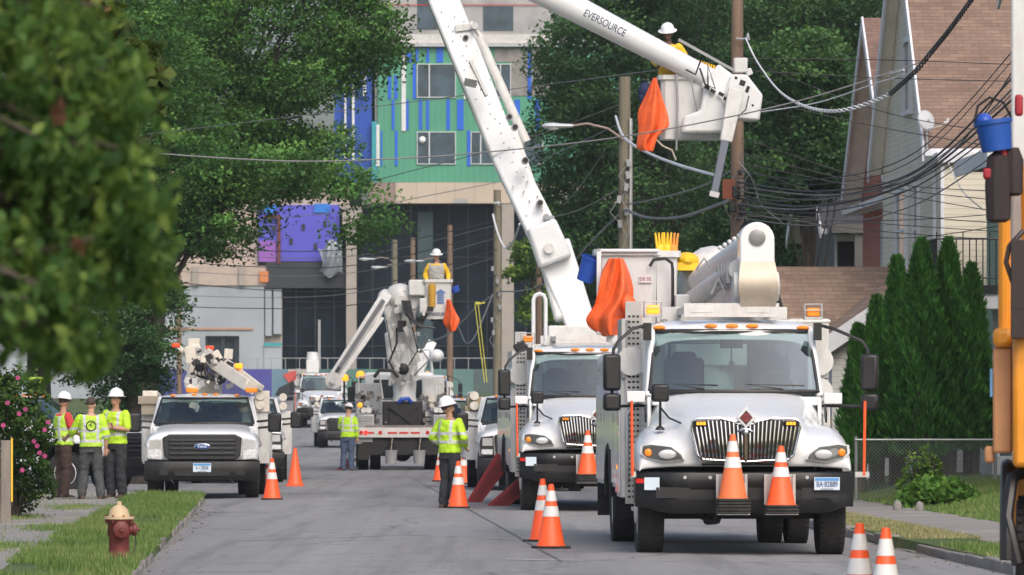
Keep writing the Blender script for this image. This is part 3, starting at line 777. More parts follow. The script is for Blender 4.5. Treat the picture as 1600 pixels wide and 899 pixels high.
LEAF_NEAR = leaf_mat("near_leaves", [(0, (0.027, 0.070, 0.020)), (0.35, (0.065, 0.140, 0.040)), (0.7, (0.137, 0.245, 0.062)), (0.93, (0.274, 0.375, 0.096)), (0.955, (0.150, 0.052, 0.040)), (1, (0.123, 0.044, 0.040))], trans=0.5)
LEAF_SPRIG = leaf_mat("sprig_leaves", [(0, (0.03, 0.055, 0.015)), (0.6, (0.08, 0.11, 0.025)), (1, (0.16, 0.11, 0.03))])
LEAF_CEDAR = leaf_mat("cedar_sprays", [(0, (0.022, 0.078, 0.016)), (0.5, (0.057, 0.178, 0.030)), (1, (0.121, 0.327, 0.054))], trans=0.15)
LEAF_BRIGHT = leaf_mat("bright_leaves", [(0, (0.06, 0.13, 0.02)), (0.6, (0.12, 0.22, 0.035)), (1, (0.24, 0.34, 0.06))], trans=.3)
LEAF_VINE = leaf_mat("vine_leaves", [(0, (0.015, 0.04, 0.01)), (0.6, (0.04, 0.09, 0.02)), (1, (0.08, 0.14, 0.03))])
BARK = M("bark", (0.10, 0.08, 0.065), 0.9, var=0.4, scale=6, bmp=.6, stretch=(1, 1, .2))
BARKD = M("dark_bark", (0.045, 0.037, 0.03), 0.9, var=0.4, scale=6, bmp=.6)

def leafmesh(name, C, size, mat, g, parent=None, tone=None, up=0.35, aspect=0.62, droop=None):
    """C (N,3) leaf centres -> folded diamond leaves"""
    n = len(C)
    nrm = g.normal(size=(n, 3)); nrm[:, 2] = np.abs(nrm[:, 2]) + up; nrm /= np.linalg.norm(nrm, axis=1)[:, None]
    t = g.normal(size=(n, 3))
    if droop is not None: t[:, 2] -= droop
    t -= nrm * (t * nrm).sum(1)[:, None]; t /= np.linalg.norm(t, axis=1)[:, None]
    b = np.cross(nrm, t)
    s = size * g.uniform(0.6, 1.25, n)[:, None]
    w = s * aspect
    v = np.stack([C - t * s * .5, C + b * w * .5 - nrm * w * .18 - t * s * .08, C + t * s * .5 - nrm * s * .12, C - b * w * .5 - nrm * w * .18 - t * s * .08], 1).reshape(-1, 3)
    f = np.arange(n * 4).reshape(-1, 4)
    f = np.concatenate([f[:, [0, 1, 2]], f[:, [0, 2, 3]]], 0)
    tn = g.random(n) if tone is None else tone
    return npmesh(name, v, f, mat, parent, attr=np.concatenate([tn, tn]))
def clump_points(g, blobs, nclump, per, cr, flat=0.55, shell=0.55):
    """blobs: list of (cx,cy,cz,rx,ry,rz)"""
    vol = np.array([b[3] * b[4] * b[5] for b in blobs]) ** (2 / 3.); vol /= vol.sum()
    idx = g.choice(len(blobs), nclump, p=vol); B = np.array(blobs)[idx]
    d = g.normal(size=(nclump, 3)); d /= np.linalg.norm(d, axis=1)[:, None]
    r = shell + (1.02 - shell) * g.random(nclump) ** .6
    cc = B[:, :3] + d * B[:, 3:] * r[:, None]
    ctone = np.clip(.38 + .24 * d[:, 2] + g.normal(0, .24, nclump), 0, 1)  # clumps near the crown top coloured lighter, imitating light from above
    rad = cr * g.uniform(.55, 1.25, nclump)
    q = g.normal(size=(nclump, per, 3)); q /= np.linalg.norm(q, axis=2)[:, :, None]; q *= (g.random((nclump, per, 1)) ** .45)
    q[:, :, 2] *= flat; q[:, :, 2] -= .25 * (q[:, :, 0] ** 2 + q[:, :, 1] ** 2)
    pts = cc[:, None, :] + q * rad[:, None, None]
    tone = np.clip(ctone[:, None] + g.normal(0, .06, (nclump, per)) + .25 * q[:, :, 2] / flat, 0, .999)  # painted top light: upper leaves of each clump get a lighter tone
    return pts.reshape(-1, 3), tone.reshape(-1), cc
def tree(name, label, base, blobs, seed, mat, nclump=500, per=60, cr=.7, leaf=.16, trunk=.3, lean=(0, 0), cat='tree', group=None, limbs=26, bark=None, flat=.55, shell=.55):
    g = np.random.default_rng(seed); base = Vector(base)
    root = thing(name, label, cat, base, 0, group)
    bl = [(b[0] - base.x, b[1] - base.y, b[2] - base.z, b[3], b[4], b[5]) for b in blobs]
    pts, tone, cc = clump_points(g, bl, nclump, per, cr, flat, shell)
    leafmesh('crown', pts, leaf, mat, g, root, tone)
    m = MB(); cz = np.mean([b[2] for b in bl]); cxm = np.mean([b[0] for b in bl]); cym = np.mean([b[1] for b in bl])
    top = Vector((cxm, cym, cz)); pts_ = []; low = Vector((cxm * .12, cym * .2, cz * .62))
    for k in range(9):
        t = k / 8; pts_.append((Vector((0, 0, -.2)).lerp(low, t / .625) if t <= .625 else low.lerp(top, (t - .625) / .375)) + Vector((math.sin(t * 5 + seed) * .12, math.cos(t * 4 + seed) * .12, 0)) * (1 if 0 < k else 0))
    m.tube(pts_, [trunk * (1.25 if k == 0 else 1) * (1 - .6 * k / 8) for k in range(9)], 10)
    sel = cc[g.choice(len(cc), min(limbs, len(cc)), replace=False)]
    for c in sel:
        c = Vector(c); k = rnd.randint(3, 7); a = pts_[k]
        if (c - a).length > 2.0 and c.z < a.z + .8 * math.hypot(c.x - a.x, c.y - a.y): continue
        mid = a.lerp(c, .5) + Vector((0, 0, .12 * (c - a).length)) + Vector((rnd.uniform(-.2, .2), rnd.uniform(-.2, .2), 0))
        r0 = trunk * .26 * (1 - .06 * k); m.tube([a, a.lerp(mid, .5) + Vector((0, 0, .1)), mid, mid.lerp(c, .5), c], [r0, r0 * .75, r0 * .5, r0 * .3, r0 * .12], 6)
    m.build('trunk', bark or BARKD, root)
    return root
def B(px, py, Z, rpx, rpy, rdepth):
    p = P(px, py, Z); s = S(Z); return (p.x, p.y, p.z, rpx / s, rdepth, rpy / s)
def gb(px, Z, u=None):
    x = (px - 800) / FP * Z; return (x, Z, groundz(x, Z))
# left street trees
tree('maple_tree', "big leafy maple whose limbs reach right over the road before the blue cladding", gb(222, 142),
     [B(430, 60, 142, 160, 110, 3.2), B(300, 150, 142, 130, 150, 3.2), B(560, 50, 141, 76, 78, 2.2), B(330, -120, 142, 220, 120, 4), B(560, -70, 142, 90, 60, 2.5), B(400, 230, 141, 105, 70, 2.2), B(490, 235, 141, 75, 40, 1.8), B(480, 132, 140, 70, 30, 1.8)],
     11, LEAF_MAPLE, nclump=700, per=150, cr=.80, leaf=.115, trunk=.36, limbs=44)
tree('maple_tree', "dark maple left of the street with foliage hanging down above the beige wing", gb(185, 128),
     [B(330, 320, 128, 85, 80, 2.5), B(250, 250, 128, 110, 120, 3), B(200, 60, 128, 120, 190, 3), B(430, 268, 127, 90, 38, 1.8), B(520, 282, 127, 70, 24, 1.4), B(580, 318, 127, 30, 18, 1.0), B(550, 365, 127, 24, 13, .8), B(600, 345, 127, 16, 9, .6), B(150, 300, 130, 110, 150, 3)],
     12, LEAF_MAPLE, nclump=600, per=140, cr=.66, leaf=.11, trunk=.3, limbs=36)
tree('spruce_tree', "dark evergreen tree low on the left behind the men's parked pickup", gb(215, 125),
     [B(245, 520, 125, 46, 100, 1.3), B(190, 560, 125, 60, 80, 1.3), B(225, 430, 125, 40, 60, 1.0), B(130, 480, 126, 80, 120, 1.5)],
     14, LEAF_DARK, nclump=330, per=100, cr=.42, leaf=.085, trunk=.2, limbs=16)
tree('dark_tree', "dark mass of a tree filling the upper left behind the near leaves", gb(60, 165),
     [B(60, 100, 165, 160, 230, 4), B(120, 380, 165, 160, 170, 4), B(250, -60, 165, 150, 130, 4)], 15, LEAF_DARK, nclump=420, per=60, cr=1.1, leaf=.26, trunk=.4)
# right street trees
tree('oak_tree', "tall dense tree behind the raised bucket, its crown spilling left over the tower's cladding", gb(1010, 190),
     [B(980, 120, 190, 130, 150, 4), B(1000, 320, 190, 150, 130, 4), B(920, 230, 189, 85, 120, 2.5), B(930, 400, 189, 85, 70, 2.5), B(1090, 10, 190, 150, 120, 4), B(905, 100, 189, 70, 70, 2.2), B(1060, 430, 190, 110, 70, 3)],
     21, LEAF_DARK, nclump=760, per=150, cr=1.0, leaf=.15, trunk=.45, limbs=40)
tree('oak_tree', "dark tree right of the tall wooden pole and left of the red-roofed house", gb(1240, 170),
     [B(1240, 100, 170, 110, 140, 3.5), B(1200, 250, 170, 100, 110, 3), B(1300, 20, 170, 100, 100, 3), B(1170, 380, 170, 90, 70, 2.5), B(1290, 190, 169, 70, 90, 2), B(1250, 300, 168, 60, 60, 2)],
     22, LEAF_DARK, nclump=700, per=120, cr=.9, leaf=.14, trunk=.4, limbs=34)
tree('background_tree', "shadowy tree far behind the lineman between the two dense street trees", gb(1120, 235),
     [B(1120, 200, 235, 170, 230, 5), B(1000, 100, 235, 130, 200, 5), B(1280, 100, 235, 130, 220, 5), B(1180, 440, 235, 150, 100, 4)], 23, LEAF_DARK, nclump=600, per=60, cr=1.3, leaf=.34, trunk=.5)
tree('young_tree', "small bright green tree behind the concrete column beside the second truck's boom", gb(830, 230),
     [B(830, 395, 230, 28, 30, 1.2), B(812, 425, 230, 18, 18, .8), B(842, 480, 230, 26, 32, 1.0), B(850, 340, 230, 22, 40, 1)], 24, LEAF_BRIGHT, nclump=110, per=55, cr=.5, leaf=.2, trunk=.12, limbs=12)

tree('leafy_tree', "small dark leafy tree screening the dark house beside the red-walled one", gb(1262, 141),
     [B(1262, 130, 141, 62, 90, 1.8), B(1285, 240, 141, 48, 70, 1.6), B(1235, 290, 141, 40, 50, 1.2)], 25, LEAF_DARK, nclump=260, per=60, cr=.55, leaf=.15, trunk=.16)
# arborvitae row
def cedar(px, Z, h, r, label, seed):
    g = np.random.default_rng(seed); b = Vector(gb(px, Z))
    root = thing('arborvitae', label, 'evergreen', b, 0, 'evergreens behind the wire fence')
    n = 15000; t = g.random(n) ** .8; a = g.uniform(0, 2 * PI, n)
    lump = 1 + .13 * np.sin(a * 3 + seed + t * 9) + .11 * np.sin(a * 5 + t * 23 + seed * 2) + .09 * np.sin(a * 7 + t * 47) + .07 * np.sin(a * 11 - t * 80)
    prof = r * np.clip((1 - t) ** .72 * 1.12 * (.75 + .25 * np.minimum(t * 6, 1)), 0.02, None) * lump
    rr = prof * (1 - .38 * g.random(n) ** 1.5)
    z = .45 + t * (h - .45)
    p = np.stack([np.cos(a) * rr, np.sin(a) * rr, z], 1)
    tone = np.clip(.35 + .35 * (lump - 1) * 4 * .5 + g.normal(0, .16, n) + .3 * (rr / np.maximum(prof, .01) - .8), 0, 1)  # shade painted into the tone: hollows and inner sprays darker
    # upright sprays
    nr = np.stack([np.cos(a), np.sin(a), np.zeros(n)], 1) + g.normal(0, .5, (n, 3)); nr /= np.linalg.norm(nr, axis=1)[:, None]
    up = np.stack([np.cos(a) * .45, np.sin(a) * .45, np.ones(n)], 1) + g.normal(0, .25, (n, 3)); up /= np.linalg.norm(up, axis=1)[:, None]
    sd = np.cross(nr, up); s = g.uniform(.06, .19, n)[:, None]; w = s * .30
    v = np.stack([p - sd * w * .4, p + sd * w * .6 + up * s * .5, p + up * s, p - sd * w * .6 + up * s * .45], 1).reshape(-1, 3)
    f = np.arange(n * 4).reshape(-1, 4)
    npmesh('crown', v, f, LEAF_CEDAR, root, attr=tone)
    m = MB(); 
    for k in range(4): m.tube([(.05 * k - .08, .04 * (k % 2), -.1), (.07 * k - .1, .0, .9), (.03 * k - .05, 0, h * .85)], [.07, .055, .01], 6)
    m.build('trunk', BARK, root)
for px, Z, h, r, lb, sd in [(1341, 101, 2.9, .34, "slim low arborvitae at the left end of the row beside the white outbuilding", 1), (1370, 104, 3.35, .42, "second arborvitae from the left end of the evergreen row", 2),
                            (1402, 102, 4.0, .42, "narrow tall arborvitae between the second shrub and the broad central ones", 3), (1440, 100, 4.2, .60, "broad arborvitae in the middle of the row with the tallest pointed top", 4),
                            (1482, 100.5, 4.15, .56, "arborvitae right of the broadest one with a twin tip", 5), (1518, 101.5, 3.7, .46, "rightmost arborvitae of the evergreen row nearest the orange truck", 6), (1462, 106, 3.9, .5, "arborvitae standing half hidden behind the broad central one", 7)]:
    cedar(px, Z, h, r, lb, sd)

# leafy perennials in front of the fence
def hosta(name, label, px, Z, w, h, seed, mat, n=900, leaf=.16):
    g = np.random.default_rng(seed); b = Vector(gb(px, Z)); root = thing(name, label, 'plant', b)
    a = g.uniform(0, 2 * PI, n); r = w * g.random(n) ** .5; hh = h * (1 - (r / w) ** 2) ** .5 * g.uniform(.5, 1, n)
    p = np.stack([np.cos(a) * r, np.sin(a) * r * .7, hh + .03], 1)
    leafmesh('leaves', p, leaf, mat, g, root, np.clip(.35 + .5 * hh / h * g.random(n) + g.normal(0, .1, n), 0, 1), droop=.6, up=.6)
    m = MB()
    for k in range(30):
        a = rnd.uniform(0, 6.28); r = w * rnd.random() ** .5 * .8
        m.tube([(0, 0, -.03), (math.cos(a) * r, math.sin(a) * r * .7, h * .7)], .006, 4)
    m.build('stems', LEAF_VINE, root); return root
hosta('leafy_plant', "low broad-leaved green clump at the lawn's edge before the wire fence", 1466, 88, .62, .42, 31, leaf_mat("hosta_leaves", [(0, (.05, .11, .02)), (.6, (.10, .22, .04)), (1, (.20, .34, .07))]), leaf=.21)
hosta('leafy_plant', "taller yellow-green leafy shoots rising behind the low broad-leaved clump", 1440, 89.5, .42, .95, 32, LEAF_BRIGHT, n=420, leaf=.10)
for px, Z, lb, sz in [(1402, 86, "grey stone left of the broad-leaved plant", .14), (1437, 85.5, "grey stone in front of the broad-leaved plant", .13)]:
    m = MB(); m.ell((0, 0, .05), (sz * .5, sz * .45, sz * .8), 10, 7)
    for i in range(len(m.v)): m.v[i] = m.v[i] * (1 + .12 * mnoise.noise(m.v[i] * 14))
    o = tag(m.build('stone', KERB), lb, 'stone', 'stones edging the lawn'); o.location = gb(px, Z)

# flowering shrub at the left edge
def shrub():
    g = np.random.default_rng(41); b = Vector(gb(25, 80)); root = thing('flowering_shrub', "dark leafy shrub dotted with pink flowers beside the wooden fence", 'shrub', b)
    blobs = [B(10, 690, 80, 75, 110, .9), B(45, 720, 80, 40, 75, .6), B(-60, 660, 80, 90, 120, 1), B(25, 620, 80, 45, 40, .6)]
    bl = [(q[0] - b.x, q[1] - b.y, q[2] - b.z, *q[3:]) for q in blobs]
    pts, tone, cc = clump_points(g, bl, 260, 55, .2, .8, .5); leafmesh('foliage', pts, .075, LEAF_VINE, g, root, tone)
    m = MB()
    for c in cc[:40]: m.tube([(0, 0, 0), Vector(c) * .5 + Vector((0, 0, .1)), c], [.02, .012, .004], 5)
    m.build('stems', BARK, root)
    PINK = M("pink_petals", (.45, .06, .20), .6, var=.4)
    for px, py in [(28, 591), (30, 647), (58, 697), (62, 708), (70, 713), (53, 690), (40, 640), (12, 630), (75, 660), (70, 672), (35, 735), (5, 665)]:
        q = P(px, py, 79.2) - b; m = MB()
        for k in range(5):
            a = k * 2 * PI / 5; m.ell(q + Vector((math.cos(a) * .02, -.02, math.sin(a) * .02)), (.016, .01, .016), 7, 5)
        m.build('flower', PINK, root)
shrub()
# wooden fence at the left edge
fp = P(20, 638, 76); fzp = .12
FE = thing('wooden_fence', "weathered grey board fence with a yellow end strip at the left edge", 'fence', (fp.x, 76, fzp))
m = MB()
for k in range(11):
    x = -.145 * k - .09; m.box((x, 0, .56 + .01 * math.sin(k * 3)), (.135, .022, 1.12), (0, R(rnd.uniform(-.6, .6)), 0))
m.build('boards', M("weathered_wood", (.26, .23, .20), .85, var=.35, scale=5, stretch=(1, 1, .15), bmp=.4), FE, bevel=.004)
m = MB(); m.bb(-1.7, 0, .015, .05, .25, .33); m.bb(-1.7, 0, .015, .05, .85, .93); m.build('rails', BARK, FE)
m = MB(); m.bb(-.022, .0, -.03, .03, .3, 1.15); m.build('yellow_strip', YELLOW, FE)

# near tree at the left edge: hanging sprays close to the camera
def near_tree():
    g = np.random.default_rng(51); Z = 15.0
    bx = P(-260, 638, Z); b = Vector((bx.x, Z, .1))
    root = thing('leafy_tree', "out-of-focus leafy tree with hanging yellow-green leaves filling the left edge", 'tree', b)
    blobs = [B(60, 120, 15, 125, 190, .55), B(120, 260, 15.2, 110, 150, .5), B(60, 430, 14.8, 120, 110, .5), B(200, 330, 15, 60, 110, .25), B(185, 180, 15.2, 60, 120, .25), B(70, 520, 14.9, 100, 55, .4), B(-120, 250, 15, 180, 330, .7), B(20, -60, 15, 150, 110, .6), B(130, 545, 15.1, 60, 28, .2), B(215, 420, 15.1, 30, 60, .15)]
    bl = [(q[0] - b.x, q[1] - b.y, q[2] - b.z, *q[3:]) for q in blobs]
    pts, tone, cc = clump_points(g, bl, 560, 13, .088, .9, .25)
    n = len(pts); tone = np.clip(tone + g.normal(.04, .2, n), 0, .93); tone[(tone > .9)] = .9
    # withered clusters
    for c in range(5):
        q = [P(95, 165, 14.6), P(130, 165, 14.6), P(115, 330, 14.6), P(125, 370, 14.6), P(110, 300, 14.6)][c] - b
        d = np.linalg.norm((pts - np.array(q)) * np.array([1, .25, 1]), axis=1); tone[d < .045] = .97
    sel = pts[:, 2] > P(0, 600, Z).z - b.z - .02 ; pts = pts[sel]; tone = tone[sel]
    st = []; stt = []; C_ = pts[g.choice(len(pts), 150)]
    for q in C_:
        L = g.uniform(.08, .26); k = int(L / .014); dx, dy = g.normal(0, .12, 2); tt = g.uniform(.3, .9)
        for i in range(k): st.append(q + np.array([dx * i * .014 + g.normal(0, .008), dy * i * .014 + g.normal(0, .008), -i * .014])); stt.append(np.clip(tt + g.normal(0, .12), 0, .93))
    pts = np.concatenate([pts, np.array(st)]); tone = np.concatenate([tone, np.array(stt)])
    sx_ = (pts[:, 0] + b.x) / Z * FP + 800; lim = np.where(sx_ > 175, 530, np.where(sx_ > 60, 585, 560)) + 10 * np.sin(sx_ * .11); sel = pts[:, 2] > CAMZ + (HOR - lim) / FP * Z - b.z
    pts = pts[sel]; tone = tone[sel]
    leafmesh('crown', pts, .056, LEAF_NEAR, g, root, tone, up=.1, aspect=.55, droop=1.6)
    m = MB()
    m.tube([(0, 0, -.2), (.02, 0, 1.0), (-.02, .03, 2.0), (.03, 0, 3.2), (.0, 0, 4.2)], [.13, .11, .09, .07, .04], 10)
    for c in cc[:70]:
        c = Vector(c); a = Vector((0, 0, max(.8, min(3.6, c.z - .2 + rnd.uniform(-.3, .3))))); m.tube([a, a.lerp(c, .5) + Vector((0, 0, .14)), c], [.02, .012, .004], 5)
    m.build('trunk', BARK, root)
near_tree()
def sprig():
    g = np.random.default_rng(61); Z = 42.0
    b = Vector((P(-330, 638, Z).x, Z, .12)); root = thing('maple_branch', "sharper maple branch with dark mottled leaves poking out above the near foliage", 'branch', b)
    blobs = [B(205, 85, 42, 50, 28, .3), B(160, 60, 42, 45, 40, .3), B(235, 120, 42, 25, 35, .2), B(185, 130, 42, 35, 30, .3), B(240, 175, 42, 14, 12, .1), B(80, 20, 42, 120, 50, .4)]
    bl = [(q[0] - b.x, q[1] - b.y, q[2] - b.z, *q[3:]) for q in blobs]
    pts, tone, cc = clump_points(g, bl, 110, 14, .13, .8, .3); leafmesh('leaves', pts, .10, LEAF_SPRIG, g, root, tone, aspect=.95)
    m = MB(); e = P(250, 145, Z) - b; a = P(120, 60, Z) - b
    m.tube([(0, 0, 0), (.1, 0, 2.5), (.6, 0, 4.0), a, P(200, 120, Z) - b, e], [.12, .1, .06, .04, .025, .015], 8)
    m.tube([e, e + Vector((-.03, 0, -.12))], [.02, .015], 6)
    for c in cc[:30]: c = Vector(c); m.tube([a.lerp(e, rnd.random()), c], [.012, .004], 4)
    m.build('stem', BARK, root)
sprig()
# ------------------------------------------------------------------ truck parts (local: x right as seen from the front, y rearwards, z up, bumper face at y=0)
HLSHELL = M('headlight_shell', (.68, .69, .70), .3, .0, var=.3, scale=12)
def wheel(root, x, y, r=.5, w=.28, side=1, dual=False, front=False):
    m = MB(); prof = [(r * .60, -w / 2 + .03), (r * .8, -w / 2), (r * .94, -w / 2 + .005), (r, -w / 2 + .04), (r, w / 2 - .04), (r * .94, w / 2 - .005), (r * .8, w / 2), (r * .60, w / 2 - .03)]
    m.lathe(prof, (0, 0, 0), 'X', 36, cap=False)
    m.lathe([(r * .60, -w / 2 + .03), (r * .60, w / 2 - .03)], (0, 0, 0), 'X', 36, cap=True)
    # tread blocks
    for k in range(44):
        a = 2 * PI * k / 44
        for xx in (-.32, 0, .32):
            aa = a + (.06 if xx == 0 else 0)
            c = Vector((xx * w, math.cos(aa) * r, math.sin(aa) * r)); m.box(c, (w * .24, .045, .014), (aa - PI / 2, 0, 0))
    t = m.build('wheel', RUBBER, root); t.location = (x, y, r)
    h = MB(); o = side * (w / 2 - .02)
    if front or not dual:
        h.lathe([(r * .6, o * .9), (r * .57, o), (r * .5, o * .55), (r * .3, o * .5), (r * .26, o * 1.25), (r * .16, o * 1.3), (.01, o * 1.32)], (0, 0, 0), 'X', 24)
    else:
        h.lathe([(r * .6, o * .9), (r * .57, o), (r * .5, -o * .2), (r * .3, -o * .4), (r * .26, o * .6), (.01, o * .7)], (0, 0, 0), 'X', 24)
    for k in range(10):
        a = 2 * PI * k / 10; h.cyl((o * .5, math.cos(a) * r * .38, math.sin(a) * r * .38), (o * .85, math.cos(a) * r * .38, math.sin(a) * r * .38), .014, n=6)
    h.build('rim', WHITED, t)
    return t
def cone_mb(h=.71, r0=.165, r1=.03):
    a, b = MB(), MB()
    def rr(z): return r0 + (r1 - r0) * z / h
    def seg(m, z0, z1, ex=0.0): m.lathe([(rr(z0) + ex, z0), (rr(z1) + ex, z1)], (0, 0, 0), 'Z', 24, cap=False)
    m = a; m.lathe([(r0 + .01, .03), (rr(.05), .05), (r1, h), (r1 * .7, h + .004), (r1 * .4, h + .004)], (0, 0, 0), 'Z', 24)
    seg(b, h * .50, h * .66, .003); seg(b, h * .74, h * .90, .003)
    base = MB(); s = .19
    base.prism([(-s, -s + .03), (-s + .03, -s), (s - .03, -s), (s, -s + .03), (s, s - .03), (s - .03, s), (-s + .03, s), (-s, s - .03)], 0, .035, 'XY')
    return a, b, base
def cone_parts(root, h=.71, faded=False, black_base=True, stack=0, loc=(0, 0, 0)):
    a, b, base = cone_mb(h)
    for m in (a, b, base): m.xf(Matrix.Translation(Vector(loc) + Vector((0, 0, stack * .035))))
    a.build('cone_body', CONEF if faded else CONE, root); 
    b.build('reflective_collars', REFL, root)
    bs = MB()
    for k in range(stack + 1):
        s = .19; bs.prism([(-s, -s + .03), (-s + .03, -s), (s - .03, -s), (s, -s + .03), (s, s - .03), (s - .03, s), (-s + .03, s), (-s, s - .03)], .036 * k, .036 * k + .028, 'XY')
    bs.xf(Matrix.Translation(Vector(loc)))
    bs.build('base', RUBBER if black_base else CONE, root, bevel=.005)
def beacon(root, x, y, z, w=.14, lit=False):
    m = MB(); m.bb(x - w / 2, x + w / 2, y - w / 2, y + w / 2, z + .035, z + .14); b = m.build('beacon', AMBERL if lit else AMBER, root, bevel=.02)
    g = MB(); g.bb(x - w * .65, x + w * .65, y - w * .6, y + w * .6, z, z + .033)
    for sx in (-1, 1):
        for sy in (-1, 1): g.cyl((x + sx * w * .68, y + sy * w * .6, z), (x + sx * w * .68, y + sy * w * .6, z + .18), .006, n=5)
        g.cyl((x + sx * w * .68, y - w * .6, z + .18), (x + sx * w * .68, y + w * .6, z + .18), .006, n=5)
        g.cyl((x - w * .68, y + sx * w * .6, z + .18), (x + w * .68, y + sx * w * .6, z + .18), .006, n=5); g.cyl((x - w * .68, y + sx * w * .6, z + .11), (x + w * .68, y + sx * w * .6, z + .11), .005, n=5)
    g.build('guard', SILVER, b)
PLATEW = M("plate_white", (.62, .72, .80), .4, var=.03)
PLATEB = M("plate_blue", (.10, .30, .62), .4, var=.03)
PLATET = M("plate_text", (.03, .05, .18), .5)
def plate(root, x, y, z, txt, w=.31):
    h = w * .5; m = MB(); m.bb(x - w / 2, x + w / 2, y - .006, y, z - h / 2, z + h / 2); p = m.build('licence_plate', PLATEW, root, bevel=.003)
    m = MB(); m.bb(x - w / 2 + .01, x + w / 2 - .01, y - .009, y - .0065, z + h * .22, z + h * .46); m.build('band', PLATEB, p)
    if txt: text_mesh('plate_number', txt, h * .60, PLATET, p, (x, y - .009, z - h * .06), (R(90), 0, 0), .001, sx=.70); text_mesh('plate_state', "CONNECTICUT", h * .14, PLATET, p, (x, y - .0095, z - h * .42), (R(90), 0, 0), .001)

def mirror_arm(root, sx, big=True):
    """west-coast mirror on a black tubular arm; sx -1 / +1"""
    x0, x1 = sx * .98, (1.56 if sx > 0 else -1.40)
    m = MB()
    m.tube([(x0, 2.15, 2.58), (x0 + sx * .04, 2.1, 2.62), (x0 + sx * .18, 2.02, 2.58), (x1 - sx * .08, 1.95, 2.44), (x1 - sx * .02, 1.93, 2.34), (x1, 1.93, 1.76), (x1 - sx * .03, 1.95, 1.69), (x0 + sx * .1, 2.05, 1.70), (x0, 2.1, 1.70)], .02, 8)
    m.box((x0 + sx * .0, 2.14, 2.55), (.09, .12, .2)); arm = m.build('mirror_arm', BLACK, root)
    m = MB(); m.box((x1 - sx * .0, 1.91, 2.08), (.20, .12, .42), (0, 0, sx * R(-8))); m.box((x1, 1.91, 1.74 + .0), (.20, .13, .2), (0, 0, sx * R(-8))); m.build('mirror', BLACK, root, bevel=.035)
